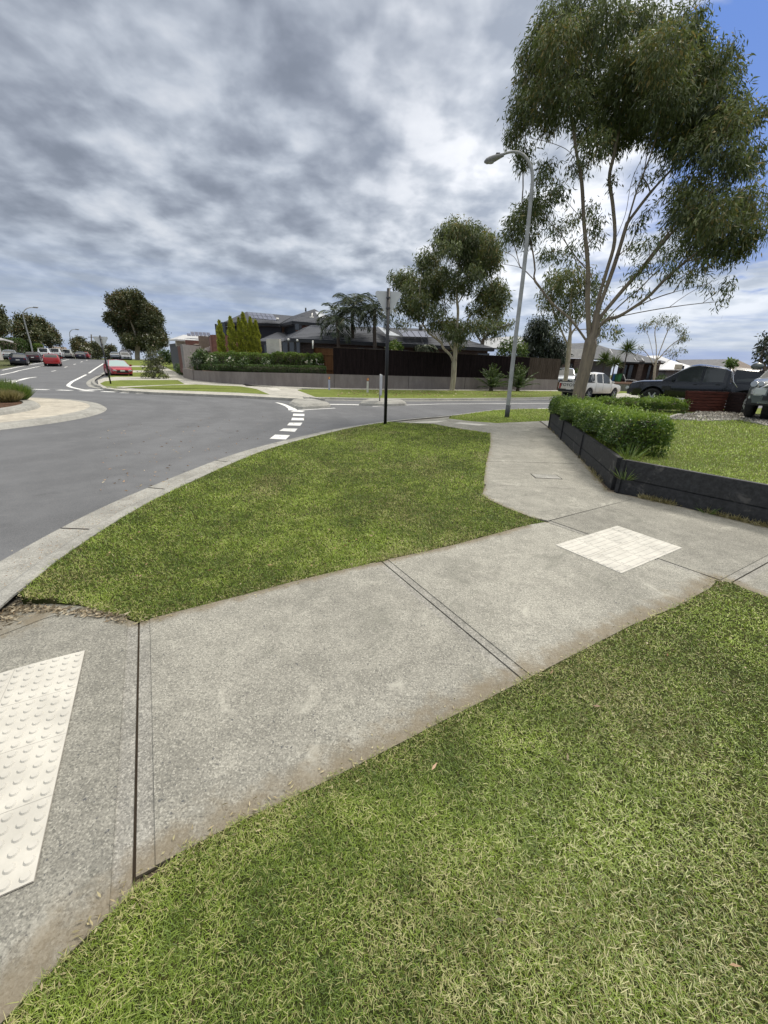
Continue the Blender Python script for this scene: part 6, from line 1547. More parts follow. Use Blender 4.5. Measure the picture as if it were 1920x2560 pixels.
# grey four-wheel drive at the right edge
G4=dict(SUV,L=4.8,W=1.86,belt=[(-2.4,1.0),(-2.3,1.16),(-1.2,1.18),(0,1.13),(1.2,1.14),(1.95,1.08),(2.25,.98),(2.4,.80)],roof=[(-2.26,1.16),(-2.0,1.70),(-.6,1.80),(.2,1.78),(1.25,1.14)],r=.40,sill=.40,hl=(.20,.20),wheels=(-1.4,1.44),mirrors=False)
gp=on(1905,1050,.42); hdv=Vector((-.771,-.636,0)).normalized(); sv=Vector((-hdv.y,hdv.x,0))
gc=Vector((12.58,12.70,.47))
g4=vehicle('parked_car','green-grey four-wheel drive cut off by the right edge, its front corner towards us',gc,hd(hdv),G4,PG,cat='car')
def gpart(nm,f,mat,par=g4,angle=None):
    bm=bmesh.new(); f(bm); return from_bm(nm,bm,mat,par,angle is not None,angle)
for s in (1,-1):
    def mir(bm,s=s):
        bmesh.ops.create_uvsphere(bm,u_segments=18,v_segments=10,radius=1,matrix=Matrix.Translation((.80,s*1.10,1.46))@Matrix.Diagonal((.10,.155,.105,1)))
    mm=gpart('mirror',mir,PG,g4,40)
    def mb(bm,s=s): box(bm,Vector((.80,s*1.08,1.375)),(.12,.20,.04)); box(bm,Vector((.82,s*.95,1.30)),(.05,.12,.10))
    gpart('mirror_base',mb,M_plast,mm)
    def chrome(bm,s=s): tube(bm,[(2.38,s*.42,.98),(2.36,s*.60,.86),(2.33,s*.70,.70),(2.36,s*.60,.56)],.035,8); 
    gpart('chrome_surround',chrome,M_chrome,g4)
    def hl2(bm,s=s): 
        cyl(bm,Vector((2.30,s*.78,.96)),.075,.12,18,axis='X')
        cyl(bm,Vector((2.35,s*.62,.97)),.06,.10,18,axis='X')
    gpart('projector_lamp',hl2,M_chrome,g4)
    def fg(bm,s=s): cyl(bm,Vector((2.30,s*.76,.60)),.05,.12,18,axis='X')
    gpart('fog_lamp',fg,M_lampg,g4)
def skid(bm): box(bm,Vector((2.37,0,.48)),(.06,1.2,.09)); bmesh.ops.bevel(bm,geom=bm.edges[:],offset=.02,segments=2,affect='EDGES')
gpart('skid_plate',skid,M_chrome,g4)
def lowb(bm): box(bm,Vector((2.335,0,.50)),(.10,1.66,.22)); bmesh.ops.bevel(bm,geom=bm.edges[:],offset=.04,segments=3,affect='EDGES')
gpart('lower_bumper',lowb,M_plast,g4)

# ------------------------------------------------------------ the near garden's timber planter, stake and gravel
M_redw=m_wood('red-brown sleeper',(.075,.022,.016),.45,(1.2,1.2,8),.8,.3,4)
M_redd=m_wood('dark sleeper',(.022,.012,.011),.4,(1.2,1.2,8),.8,.3,4)
a=on(1702,1029,LAWN); b=on(1806,1031,LAWN); c2=on(1848,1036,LAWN)
t=empty('timber_planter',(a.x,a.y,LAWN),0,'low red-brown timber slat wall of stacked boards in front of the black pickup','planter')
r=random.Random(4); NB=7; Htop=(TreeFrame(a).pt(1706,976).z-LAWN)
for k in range(NB):
    z0=Htop*k/NB; z1=Htop*(k+1)/NB-.003
    bm=bmesh.new(); obox(bm,(0+r.uniform(-.03,.03),r.uniform(-.015,.015)),(b.x-a.x,b.y-a.y),.07,z0,z1); bmesh.ops.bevel(bm,geom=bm.edges[:],offset=.012,segments=2,affect='EDGES'); from_bm('board',bm,M_redw,t)
    bm=bmesh.new(); obox(bm,(b.x-a.x+.03,b.y-a.y),(c2.x-a.x,c2.y-a.y),.07,z0,z1); bmesh.ops.bevel(bm,geom=bm.edges[:],offset=.012,segments=2,affect='EDGES'); q=from_bm('board',bm,M_redd,t)
p=on(1806,1030,LAWN)
bm=bmesh.new(); vs=box(bm,Vector((0,0,.13)),(.10,.04,.30)); [setattr(v.co,'x',v.co.x+.02) for v in vs if v.co.z>.2]; o=from_bm('timber_stake',bm,m_wood('fresh pine',(.30,.24,.14),.25)); o.location=p-Vector((0,.15,0)); tag(o,'short pale timber stake leaning at the right end of the red-brown boards','stake')
gv=[tuple(on(x,y,LAWN)[:2]) for x,y in ((1672,1047),(1700,1040),(1760,1029),(1850,1034),(1960,1050),(1990,1075),(1925,1066),(1850,1050),(1760,1052))]
slab('gravel_patch',gv,LAWN+.02,.05,M_gravel,.3,follow=False,kind='stuff',zfun=lambda x,y:.05*mnoise(Vector((x*2,y*2,0))))['label']='crushed stone heaped beside the grey four-wheel drive'
r_=np.random.RandomState(3); pts=[]
gx=np.array([p[0] for p in gv]);gy=np.array([p[1] for p in gv]); x=r_.uniform(gx.min(),gx.max(),9000); y=r_.uniform(gy.min(),gy.max(),9000); m=inpoly(x,y,gv); x=x[m];y=y[m]; n=len(x)
o=leaf_mesh('gravel',np.stack([x,y,LAWN+.03+.05*np.array([mnoise(Vector((a_*2,b_*2,0))) for a_,b_ in zip(x,y)])],1),r_.normal(size=(n,3)),.05,.045,r_.rand(n),r_.rand(n),m_leaf('loose stones',(.16,.15,.14),(.52,.50,.47),(.30,.27,.22),0),None,4,'r'); o['kind']='stuff'; o['label']='loose crushed stones'
e=[on(x,y,LAWN) for x,y in ((1669,1047),(1700,1038),(1768,1027))]
bm=bmesh.new(); obox(bm,(0,0),(e[1].x-e[0].x,e[1].y-e[0].y),.12,-.02,.05); o=from_bm('concrete_edging',bm,M_far); o.location=e[0]; tag(o,'pale concrete edging strip along the gravel, lying on the lawn','edging')

# ------------------------------------------------------------ houses
def m_roof(name,col,rows=7.5,light=.0):
    m,t,b=mat_new(name); co=coords(t); s=t.N('ShaderNodeSeparateXYZ'); t.L(co,s.inputs[0])
    fz=t.math('FRACT',t.math('MULTIPLY',s.outputs[2],rows)); u=t.math('ADD',t.math('MULTIPLY',s.outputs[0],1),t.math('MULTIPLY',s.outputs[1],.6)); fu=t.math('FRACT',t.math('MULTIPLY',u,3.2))
    g=t.noise(co,1.2,4,.6); edge=t.mapr(fz,.0,.22,1,0); sd=t.mapr(t.math('ABSOLUTE',t.math('SUBTRACT',fu,.5)),.40,.5)
    c=t.mix(t.mapr(g,.3,.7),tuple(v*.85 for v in col),tuple(v*1.2 for v in col)); c=t.mix(t.math('MULTIPLY',edge,.75),c,tuple(v*.30 for v in col)); c=t.mix(t.math('MULTIPLY',sd,.3),c,tuple(v*.4 for v in col))
    if light: c=t.mix(t.mapr(fz,.55,.95,0,light),c,tuple(min(1,v*2.6) for v in col))
    t.L(c,b.inputs['Base Color']); b.inputs['Roughness'].default_value=.8; b.inputs['Specular IOR Level'].default_value=.2; bump(t,b,fz,1.0,.05); return m
def m_brick(name,a,b_,mortar,scale=1):
    m,t,b=mat_new(name); co=coords(t); s=t.N('ShaderNodeSeparateXYZ'); t.L(co,s.inputs[0]); cb=t.N('ShaderNodeCombineXYZ'); t.L(t.math('ADD',t.math('MULTIPLY',s.outputs[0],.93),t.math('MULTIPLY',s.outputs[1],.37)),cb.inputs[0]); t.L(s.outputs[2],cb.inputs[1])
    n=t.N('ShaderNodeTexBrick'); t.L(cb.outputs[0],n.inputs['Vector']); n.inputs['Scale'].default_value=1; n.inputs['Brick Width'].default_value=.24*scale; n.inputs['Row Height'].default_value=.086*scale; n.inputs['Mortar Size'].default_value=.009*scale; n.inputs['Bias'].default_value=0
    n.inputs['Color1'].default_value=(*a,1); n.inputs['Color2'].default_value=(*b_,1); n.inputs['Mortar'].default_value=(*mortar,1)
    g=t.noise(co,2,4,.6); c=t.mix(t.mapr(g,.4,.75,0,.35),n.outputs['Color'],tuple(v*.6 for v in a)); t.L(c,b.inputs['Base Color']); b.inputs['Roughness'].default_value=.9; bump(t,b,n.outputs['Fac'],-.4,.01); return m
R_dark=m_roof('charcoal roof tiles',(.06,.064,.075),6.2,.8); R_slate=m_roof('slate grey roof tiles',(.12,.125,.135),9,.1); R_brown=m_roof('brown roof tiles',(.20,.165,.14),7,.1)
R_metal=plain('pale steel roof',(.52,.52,.52),.5,.1,.06,2); R_grey=m_roof('grey roof tiles',(.155,.155,.165),8,.1)
B_red=m_brick('red brick',(.20,.065,.045),(.27,.10,.07),(.26,.22,.19)); B_brn=m_brick('brown-grey brick',(.105,.078,.066),(.16,.12,.10),(.045,.038,.034),1.25); B_dark=m_brick('dark brick',(.085,.055,.045),(.14,.085,.065),(.17,.14,.12))
W_dark=plain('charcoal render',(.045,.05,.062),.8); W_cream=plain('cream render',(.50,.48,.44),.9); W_grey=plain('grey render',(.24,.235,.23),.9); W_white=plain('white render',(.80,.79,.74),.9)
M_fascia=plain('dark fascia',(.022,.024,.028),.5); M_soffit=plain('soffit',(.30,.30,.31),.8); M_glassw=m_simple('house window glass',(.02,.025,.03),.08,0,0,.9); M_frame=plain('window frame',(.03,.03,.032),.5); M_pan=m_simple('solar panel glass',(.13,.13,.17),.22,.2,.6); M_pan2=m_simple('solar hot water glass',(.55,.57,.60),.2,.1,.5)
class House:
    def __init__(s,name,label,px,py,D,z=.8,cat='house'):
        o=at(px,py,D); o.z=z; s.o=o; s.t=empty(name,o,0,label,cat)
    def L(s,p): return p-s.o
    def roof(s,pts,mat,th=.12,name='roof'):
        P=[s.L(at(*p)) if not isinstance(p,Vector) else s.L(p) for p in pts]; bm=bmesh.new(); vs=[bm.verts.new(p) for p in P]; f=bm.faces.new(vs); f.normal_update()
        if f.normal.z<0: f.normal_flip()
        bmesh.ops.triangulate(bm,faces=[f]); ex=bmesh.ops.extrude_face_region(bm,geom=bm.faces[:])
        for v in ex['geom']:
            if isinstance(v,bmesh.types.BMVert): v.co.z-=th
        bmesh.ops.recalc_face_normals(bm,faces=bm.faces); return from_bm(name,bm,mat,s.t)
    def wall(s,a,b,z0,z1,mat,th=.25,name='wall'):
        """a,b: (px,D) plan points; z absolute"""
        A=s.L(at(a[0],900,a[1])); B=s.L(at(b[0],900,b[1])); bm=bmesh.new(); obox(bm,A,B,th,z0-s.o.z,z1-s.o.z); return from_bm(name,bm,mat,s.t)
    def win(s,a,b,za,zb,D,fr=M_frame,proud=.14,gl_=None,name='window'):
        A=s.L(at(a,900,D)); B=s.L(at(b,900,D)); d=(B-A); d.z=0; d.normalize(); n=Vector((d.y,-d.x,0)); A=A+n*proud; B=B+n*proud; z0=za-s.o.z; z1=zb-s.o.z
        bm=bmesh.new(); w=.06
        obox(bm,A,B,.05,z0,z0+w); obox(bm,A,B,.05,z1-w,z1); obox(bm,A,A+d*w,.052,z0,z1); obox(bm,B-d*w,B,.052,z0,z1)
        W_=(B-A).length
        if W_>1.3:
            m_=(A+B)/2; obox(bm,m_-d*w/2,m_+d*w/2,.052,z0,z1)
        f=from_bm(name,bm,fr,s.t); bm=bmesh.new(); obox(bm,A-n*.02,B-n*.02,.02,z0,z1); from_bm('pane',bm,gl_ or M_glassw,f); return f
    def bar(s,a,b,r,mat,name):
        bm=bmesh.new(); A=s.L(at(*a)) if not isinstance(a,Vector) else a-s.o; B=s.L(at(*b)) if not isinstance(b,Vector) else b-s.o; tube(bm,[A,B],r,6); return from_bm(name,bm,mat,s.t)
    def panels(s,q,nu,nv,mat=M_pan,lift=.10,name='solar_panel'):
        """array of panels over the quad q (tl,tr,br,bl)"""
        Q=[s.L(at(*p)) for p in q]; n=(Q[1]-Q[0]).cross(Q[3]-Q[0]).normalized(); n=n if n.z>0 else -n
        for i in range(nu):
            for j in range(nv):
                u0,u1=i/nu+.012,(i+1)/nu-.012; v0,v1=j/nv+.02,(j+1)/nv-.02
                def B(u,v): return (Q[0]*(1-u)+Q[1]*u)*(1-v)+(Q[3]*(1-u)+Q[2]*u)*v+n*lift
                bm=bmesh.new(); f=bm.faces.new([bm.verts.new(B(u,v)) for u,v in ((u0,v0),(u1,v0),(u1,v1),(u0,v1))]); ex=bmesh.ops.extrude_face_region(bm,geom=[f])
                for v in ex['geom']:
                    if isinstance(v,bmesh.types.BMVert): v.co-=n*.05
                bmesh.ops.recalc_face_normals(bm,faces=bm.faces); from_bm(name,bm,mat,s.t)
z2=lambda x,y,D=None: (440+x*.3134,680+y*.3134,D) if D else (440+x*.3134,680+y*.3134)
h1=lambda x,y,D: (560+x*.1808,750+y*.1808,D)
z3=lambda x,y,D: (920+x*.3134,680+y*.3134,D)
def hpx(px): return 917-.034*(px-960)
def Dz(px,py,z): return (z-EYE)*1115/(hpx(px)-py)     # distance at which that pixel is z high
def hp(px,py,z):
    """point at absolute height z on the pixel's ray"""
    d=pdir(px,py); s=(z-EYE)/d.z; return Vector((d.x*s,d.y*s,z))
H=House('corner_house','large dark-roofed two-storey house behind the mauve corner wall',700,880,40)
E2=5.60; 
FL=hp(*z2(383,398),E2); FR=hp(*z2(826,411),E2); BL=hp(*z2(320,430),E2); RL=hp(*z2(562,317),7.15); RR=hp(*z2(935,350),7.15)
FL2=hp(560+940*.1808,750+288*.1808,E2); AP=hp(560+1250*.1808,750+124*.1808,7.3); FR2=hp(560+1600*.1808,750+342*.1808,E2); BL2=hp(560+755*.1808,750+340*.1808,E2)
H.roof([FL,FR,RR,RL],R_dark); H.roof([BL,FL,RL],R_dark); H.roof([RL,RR,RR+Vector((1,6,-1.5)),RL+Vector((-3,6,-1.5))],R_dark)
H.roof([FL2,FR2,AP],R_dark); H.roof([BL2,FL2,AP,RR],R_dark); H.roof([FR2,FR2+Vector((1,8,0)),AP+Vector((0,5,0)),AP],R_dark)
# fascias under the eaves
def fascia(P,r=.11):
    for a,b in zip(P,P[1:]):
        bm=bmesh.new(); A=a-H.o; B=b-H.o; A.z-=.16; B.z-=.16; obox(bm,A,B,.05,A.z-.13,A.z+.10); from_bm('fascia',bm,M_fascia,H.t)
        bm=bmesh.new(); c=(A+B)/2; d=(B-A); n=Vector((-d.y,d.x,0)).normalized(); n=n if n.y>0 else -n
        obox(bm,A+n*.28,B+n*.28,.5,A.z-.14,A.z-.11); from_bm('soffit',bm,M_soffit,H.t)
fascia([BL,FL,FR]); fascia([BL2,FL2,FR2])
def wallp(P,z0,z1,mat,inset=.5,name='wall'):
    for a,b in zip(P,P[1:]):
        d=(b-a).normalized(); n=Vector((-d.y,d.x,0)); n=n if n.y>0 else -n; bm=bmesh.new(); A=a+n*inset-H.o; B=b+n*inset-H.o; obox(bm,A,B,.2,z0-H.o.z,z1-H.o.z); from_bm(name,bm,mat,H.t)
FLi=FL+Vector((.5,.3,0)); wallp([BL+Vector((.5,0,0)),FLi],.8,5.45,W_dark); wallp([FLi,FR],.8,5.44,W_dark)
FL2i=FL2+Vector((.45,.2,0)); wallp([BL2+Vector((.3,0,0)),FL2i],.8,5.43,W_dark,.4)
wallp([FL2i,FR2],.8,5.42,B_red,.45)
H.win(546,551,3.7,5.2,49.2,proud=.2); H.win(562,572,3.7,5.2,46.4,proud=.0); H.win(600,610,3.6,5.2,46.4,proud=.0); H.win(740,752,4.6,5.25,43.0,proud=.05)
H.panels([(618,782,49.2),(682,788,49.8),(694,804,46.6),(624,797,46.8)],6,2)
H.panels([h1(1255,180,43.6),h1(1370,190,43.8),h1(1440,270,42.4),h1(1320,268,42.4)],1,1,M_pan2,.15,'hot_water_panel')
H.bar(h1(1215,245,43.0),h1(1220,185,43.6),.05,W_white,'vent_pipe'); H.bar(h1(1185,240,42.9),h1(1245,240,42.9),.05,W_white,'vent_pipe'); H.bar((560+1130*.1808,750+160*.1808,47),(560+1130*.1808,750+108*.1808,47),.09,M_galvd,'flue')
H.bar(h1(720,262,46.2),h1(758,266,46.2),.12,W_white,'vent')
# red brick front with flat top at the street end
H.wall((537,43.5),(604,43.5),.8,3.85,B_red,.3); H.wall((537,43.7),(532,50),.8,3.85,B_red,.3); H.win(568,580,1.4,2.3,43.2,proud=.1)
# lower wing
EW=3.5
a1=hp(*h1(440,566,1)[:2],EW); a2=hp(*h1(570,546,1)[:2],EW+.0); 
P1=hp(*h1(440,568,1)[:2],EW); P2_=hp(*h1(812,572,1)[:2],EW); P3=hp(*h1(905,540,1)[:2],EW); T1=hp(*h1(740,443,1)[:2],4.75); T2=hp(*h1(890,458,1)[:2],4.75)
c1=hp(*h1(925,525,1)[:2],EW); c3=Vector(hp(1236.5,870,EW)); T3=hp(560+1200*.1808,750+350*.1808,5.15); T4=hp(1075,822,5.15)
H.roof([P1,P2_,T2,T1],R_dark); H.roof([P1+Vector((-.2,2.5,0)),P1,T1],R_dark)
H.roof([P2_,c1,T3,T2],R_dark); H.roof([c1,c3,T4,T3],R_dark); H.roof([c3,c3+Vector((-1.5,6,0)),T4],R_dark); H.roof([T3,T4,T4+Vector((-1,5,-1.3)),T3+Vector((-2,5,-1.3))],R_dark)
fascia([P1,P2_,c1,c3])
wallp([P1+Vector((.7,.3,0)),P2_],.8,3.33,W_grey,.5)
wallp([P2_,c1],.8,3.33,W_dark,.6); wallp([c1+Vector((.4,.2,0)),c3-Vector((.4,.1,0))],.8,3.34,B_brn,.55)
# cream projecting pier and the wide windows beside it
H.wall((671,35.2),(703,34.6),.8,3.32,W_cream,.3); H.win(661,670,1.2,3.0,36.2,proud=.1); H.win(706,722,.9,3.2,35.3,proud=.1); H.win(724,738,.9,3.2,34.9,proud=.1); H.win(741,752,1.0,3.2,34.8,proud=.12)
for x0,x1,D in ((893,911,35.0),(917,934,35.3),(937,955,35.6),(1000,1018,36.2),(1112,1136,37.3),(1192,1222,38.3)): H.win(x0,x1,2.45,2.95,D,proud=.05)
for x in (721,743): 
    bm=bmesh.new(); p=at(x,849 if x==721 else 851,34.2)-H.o; bmesh.ops.create_uvsphere(bm,u_segments=10,v_segments=6,radius=.09,matrix=Matrix.Translation(p)); from_bm('soffit_light',bm,M_plate,H.t)
H.bar((782,851,34.0),(782,872,34.0),.06,W_white,'downpipe')
H.panels([z3(235,472,38.9),z3(500,486,40.2),z3(520,530,38.4),z3(280,524,37.4)],5,1); H.panels([z3(70,440,39.5),z3(160,470,38.6),z3(260,520,37.3),z3(150,516,37)],1,1,M_pan2)
H.panels([h1(1350,350,38.6),h1(1560,360,39.2),h1(1640,440,37.5),h1(1440,430,37.2)],2,1)
bm=bmesh.new(); p=T4-H.o+Vector((-1,-1.4,-.1)); cyl(bm,p,.18,.35,12); cyl(bm,p+Vector((0,0,.22)),.26,.2,12,.1); from_bm('roof_vent',bm,M_galvd,H.t)
# neighbours up the left street
h2=lambda x,y,D=1: (440+x*.1206,820+y*.1206,D)
N=House('neighbour_house','white-roofed house with a row of solar panels beyond the grey wing wall',480,880,70)
N.roof([h2(0,232,62),h2(620,262,64),h2(800,150,70),h2(150,140,70)],R_metal,.2); N.roof([h2(-160,240,70),h2(0,232,62),h2(150,140,70)],R_metal,.2)
N.panels([h2(295,125,66),h2(700,145,66.5),h2(730,220,65),h2(320,218,64.5)],5,2,M_pan,.35); N.panels([h2(225,165,65.2),h2(300,168,65.3),h2(315,218,64.3),h2(240,215,64.2)],1,1,M_pan,.35)
N.wall((445,63.5),(520,65),.8,at(480,853,64).z,W_cream,.3); N.wall((431,68),(446,63.6),1.0,3.6,W_dark,.2); 
N2=House('neighbour_house','brown tile-roofed house between the white-roofed house and the corner house',510,890,55)
N2.roof([h2(350,345,54),h2(820,350,55),h2(800,270,58),h2(660,232,58)],R_brown,.2); N2.wall((470,54.5),(539,55.5),.8,3.7,B_red,.3); N2.wall((503,54.2),(530,54.5),.8,4.2,m_brick('tan brick',(.26,.18,.13),(.33,.24,.17),(.3,.27,.24)),.3)
N3=House('carport','pale metal carport roof left of the red brick wall',520,880,50); N3.roof([h2(470,465,48),h2(760,470,50),h2(810,330,52),h2(690,385,50)],R_metal,.12); N3.wall((528,50.5),(537,50.6),.8,4.1,M_galvd,.2); N3.wall((500,50),(504,50),.8,3.0,M_galvd,.2)
t=House('garden_wall','tall grey rendered wing wall left of the garden shrubs',470,890,44); t.wall((458,43),(504,46.5),.4,at(480,863,44.7).z,W_grey,.2); t.wall((449,47),(457,43.2),.4,at(452,866,45).z,plain('rusty cladding',(.11,.035,.025),.8),.1)
t=House('boundary_fence','dark slatted fence under the flowering tree',436,905,60); t.wall((432,58),(449,50),.4,at(440,868,54).z,W_dark,.1)
N4=House('street_house','pale house at the left edge behind the long hedge',5,880,72)
N4.roof([(-60,846,66),(8,846,70),(33,853,78),(-40,838,76)],R_metal,.2); N4.wall((-60,68),(6,72),.8,3.2,W_cream,.3); N4.win(-6,2,1.4,2.7,71.5,proud=.3)
N5=House('street_house','low roofs beyond the white vans on the left street',150,890,120); N5.roof([(118,880,118),(175,884,122),(165,868,126),(122,865,126)],R_brown,.3); N5.wall((120,119),(174,122.5),.5,2.6,W_grey,.3)
N6=House('street_house','far dark roof over the crest beside the flowering tree',305,890,140); N6.roof([(292,884,138),(332,884,140),(320,870,144),(306,872,144)],R_dark,.3); N6.wall((294,139),(330,141),0,2.3,W_dark,.3)
# big metal shed roof beyond the fence
N7=House('metal_shed','tall grey metal shed roof rising beyond the dark fence beside the lamp pole',1270,880,58); N7.roof([z3(925,600,55),z3(1330,620,56),z3(1260,520,62),z3(1150,512,62),z3(930,528,60)],plain('zinc roof',(.30,.31,.32),.5,.2,.08,2),.2); N7.wall((1212,55.5),(1345,56.5),.2,3.2,W_grey,.3)
# right-hand brick house
q4=lambda x,y,D=1: (1340+x*.1929,780+y*.1929,D)
R1=House('brick_house','long brick house with slate hip roof and white gable beyond the white truck',1480,950,66,.5)
R1.roof([q4(620,590,66.0),q4(1090,640,64.5),q4(800,424,74.0),q4(640,400,74.7),q4(300,412,74.7),q4(215,482,66.7)],R_slate,.15)
R1.roof([q4(1085,640,64.2),q4(1650,664,65.2),q4(1150,503,73.2),q4(960,474,73.7),q4(800,424,74.0)],R_slate,.15)
R1.roof([q4(1650,664,65.2),q4(1680,640,72.5),q4(1150,503,73.2)],R_slate,.15)
R1.wall(q4(180,0,63.0)[::2],q4(600,0,63.6)[::2],.2+at(1400,896,65).z-.2,at(1400,873,65).z,W_white,.3)
for x0,x1,D in ((180,245,45),(345,432,44.8),(505,650,44.9)): R1.wall(q4(x0,0,D*1.45)[::2],q4(x1,0,D*1.45)[::2],.4,3.35,B_brn,.5,'pillar')
R1.wall(q4(200,0,69.6)[::2],q4(700,0,69.6)[::2],.4,3.6,B_dark,.2); R1.win(q4(430,0)[0],q4(490,0)[0],.9,2.9,68.9,proud=.2); R1.wall(q4(650,0,68.1)[::2],q4(1000,0,66.7)[::2],.4,3.3,W_grey,.2)
R1.wall(q4(1085,0,66.7)[::2],q4(1620,0,66.4)[::2],.4,3.42,B_dark,.2)
for x0,x1 in ((1150,1205),(1225,1285),(1480,1520),(1550,1585)): R1.win(q4(x0,0)[0],q4(x1,0)[0],.95 if x0!=1225 else .6,2.9,66.2,proud=.16)
for x0,x1 in ((1345,1415),(1590,1625)): R1.wall(q4(x0,0,64.7)[::2],q4(x1,0,64.7)[::2],.4,3.3,B_brn,.45,'pillar')
R1.wall(q4(1090,0,65.8)[::2],q4(1120,0,65.8)[::2],.4,3.3,B_brn,.35,'pillar')
R1.panels([q4(1275,590,67.6),q4(1340,592,67.6),q4(1390,640,65.8),q4(1310,638,65.7)],1,1,R_slate,.12,'skylight')
R1.bar(q4(955,482,73.1),q4(1025,600,66.4),.07,R_metal,'roof_flashing'); R1.bar(q4(1275,595,67.0),q4(1305,640,65.1),.05,R_metal,'roof_flashing'); R1.bar(q4(1370,598,67.0),q4(1400,640,65.1),.05,R_metal,'roof_flashing')
bm=bmesh.new(); A=R1.L(at(*q4(1075,650,63.9))); B=R1.L(at(*q4(1650,672,65.0))); obox(bm,A,B,.06,A.z-.12,A.z+.06); from_bm('gutter',bm,M_fascia,R1.t)
w4=lambda x,y,D=1: (1340+x*.3496,760+y*.3496,D)
R2=House('white_roofed_house','pale steel-roofed house with a grey garage door, right of the brick house',1680,950,58,.3)
R2.roof([w4(885,468,80),w4(1200,470,80),w4(965,402,86)],R_metal,.15); R2.roof([w4(885,468,80),w4(965,402,86),w4(880,368,95),w4(790,370,95),w4(810,430,86)],R_metal,.15)
R2.wall(w4(895,0,80.8)[::2],w4(1190,0,80.8)[::2],.5,at(1700,924,80.8).z,W_grey,.3)
R2.win(w4(893,0)[0],w4(948,0)[0],.6,at(1660,928,80.5).z,80.5,gl_=plain('garage door',(.13,.13,.135),.6),name='garage_door'); R2.win(w4(1045,0)[0],w4(1075,0)[0],1.8,3.2,80.5)
R3=House('grey_roofed_house','wide house with overlapping grey hip roofs behind the black pickup',1780,950,75,.3)
R3.roof([w4(1160,492,101),w4(1620,500,102),w4(1440,394,115),w4(1000,398,115)],R_grey,.2); R3.roof([w4(1150,470,98),w4(1330,470,98),w4(1250,424,105)],R_grey,.2); R3.roof([w4(1380,470,97),w4(1680,500,98),w4(1560,452,106),w4(1440,398,109)],R_brown,.2); R3.wall(w4(1150,0,102)[::2],w4(1650,0,104)[::2],.6,at(1860,934,102).z,W_grey,.3)
# low concrete sleeper wall with lawn above, bins, chair, hoop
gw=House('garden_wall','low grey concrete sleeper wall with posts in front of the brick house',1560,975,38,0)
L0=on(1512,976); L1=on(1625,981); D0=math.hypot(L0.x,L0.y); D1=math.hypot(L1.x,L1.y)
gw.wall((1500,D0),(1660,D1+1),-.1,.64,plain('weathered grey sleeper',(.17,.165,.145),.9,0,.25,6),.1)
for x in (1522,1548,1556,1585,1606,1640): gw.wall((x,D0-.12+ (x-1500)*.006),(x+1.4,D0-.12+(x-1500)*.006),-.1,.68,M_galvd,.08,'post')
slab('lawn',[tuple(at(x,960,D)[:2]) for x,D in ((1380,50),(1500,D0+.3),(1660,D1+1.3),(1760,60),(1720,85),(1500,85),(1400,80))],.56,.6,M_turf,6,follow=False)
slab('driveway',[tuple(on(x,y)[:2]) for x,y in ((1515,986),(1560,983),(1640,990),(1700,998),(1600,1000),(1540,1000))],.004,.12,M_far,3,follow=False)
def bin_(x,y,D,col,lb):
    f=at(x,y,D); f.z=.62; t=empty('wheelie_bin',f,.2,lb,'bin','wheelie bins by the brick house'); m=m_simple(lb,col,.5)
    bm=bmesh.new(); vs=box(bm,Vector((0,0,.50)),(.56,.62,.95)); 
    for v in vs:
        if v.co.z<.2: v.co.x*=.8; v.co.y*=.8
    bmesh.ops.bevel(bm,geom=bm.edges[:],offset=.03,segments=2,affect='EDGES'); from_bm('tub',bm,m,t)
    bm=bmesh.new(); box(bm,Vector((0,-.01,1.02)),(.62,.70,.07)); bmesh.ops.bevel(bm,geom=bm.edges[:],offset=.025,segments=2,affect='EDGES'); from_bm('lid',bm,m,t)
    for s in (-1,1):
        bm=bmesh.new(); cyl(bm,Vector((s*.27,.26,.12)),.12,.06,14,axis='X'); from_bm('wheel',bm,M_tyre,t)
bin_(w4(560,0)[0],950,62,(.03,.16,.36),'blue wheelie bin beside the green one'); bin_(w4(584,0)[0],950,61.5,(.03,.17,.05),'green wheelie bin beside the blue one')
f=at(w4(662,0)[0],950,60); f.z=.62; t=empty('lounge_chair',f,R(-30),'white slatted garden lounge chair in front of the brick house','chair')
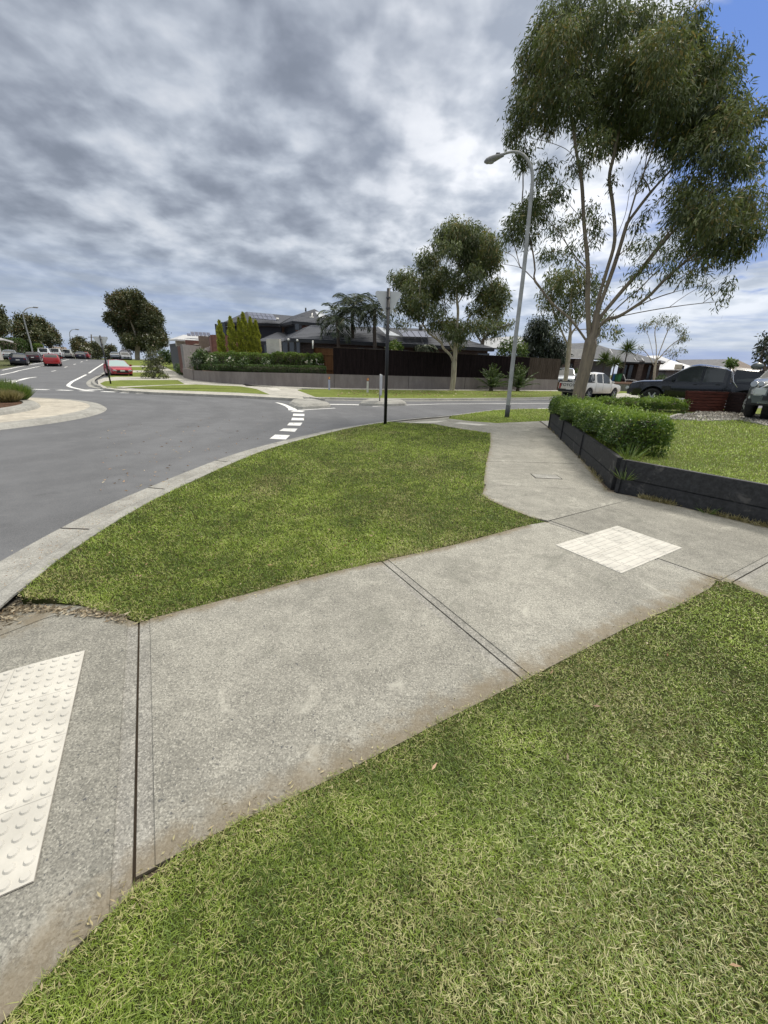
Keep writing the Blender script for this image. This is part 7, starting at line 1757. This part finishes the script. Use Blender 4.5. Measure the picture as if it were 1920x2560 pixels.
for nm,c,s,ra in (('seat',(.15,0,.38),(1.0,.62,.06),0),('backrest',(-.50,0,.68),(.72,.62,.06),R(-62)),('footrest',(.85,0,.30),(.6,.6,.05),R(20))):
    bm=bmesh.new()
    for k in range(-2,3): box(bm,Vector((0,k*.125,0)),(s[0],.10,s[2]))
    box(bm,Vector((s[0]*.4,0,-.035)),(.05,s[1],.04)); box(bm,Vector((-s[0]*.4,0,-.035)),(.05,s[1],.04))
    bmesh.ops.transform(bm,matrix=Matrix.Translation(c)@Matrix.Rotation(-ra if nm=='backrest' else ra,4,'Y'),verts=bm.verts); from_bm(nm,bm,W_white,t)
for x in (-.3,.6):
    for y in (-.27,.27): bm=bmesh.new(); box(bm,Vector((x,y,.17)),(.05,.05,.36)); from_bm('leg',bm,W_white,t)
f=at(w4(985,0)[0],950,78); f.z=.3; F=TreeFrame(f); t=empty('basketball_hoop',f,math.atan2(-f.x,f.y),'cream basketball backboard on a leaning pole beyond the black pickup','basketball hoop'); pb=F.pt(*w4(1018,450)[:2])-f; M_=Matrix.Rotation(-math.atan2(-f.x,f.y),3,'Z'); pb=M_@pb
bm=bmesh.new(); tube(bm,[(0,0,0),pb+Vector((-.3,.1,-.5)),pb+Vector((0,.05,0))],.06,8); from_bm('pole',bm,M_galvd,t)
bm=bmesh.new(); box(bm,pb,(.95,.05,.72)); from_bm('backboard',bm,plain('cream board',(.60,.55,.42),.7),t)
bm=bmesh.new(); bmesh.ops.create_cone(bm,cap_ends=False,segments=18,radius1=.23,radius2=.23,depth=.03,matrix=Matrix.Translation(pb+Vector((0,-.28,-.2)))); from_bm('ring',bm,M_galvd,t)
bush('garden_shrub','round yellow-green shrub in front of the grey hip roofs',at(1825,930,52),[(1826,908,8),(1832,905,9),(1822,903,7),(1838,910,7),(1828,916,8)],M_green,130,leafL=.2,leafW=.12,dens=300)
bush('garden_shrub','low dark shrub at the foot of the brick house portico',at(1652,952,60),[(1648,944,6),(1656,942,7),(1643,948,5)],M_hedge,131,leafL=.14,dens=300)
bush('garden_shrub','strappy green planting beside the silver wagon in front of the brick pillars',at(1445,958,55),[(1428,938,9),(1440,935,10),(1452,937,9),(1434,946,9),(1447,947,9),(1460,942,7)],M_cycad,132,leafL=.4,leafW=.05,dens=260)
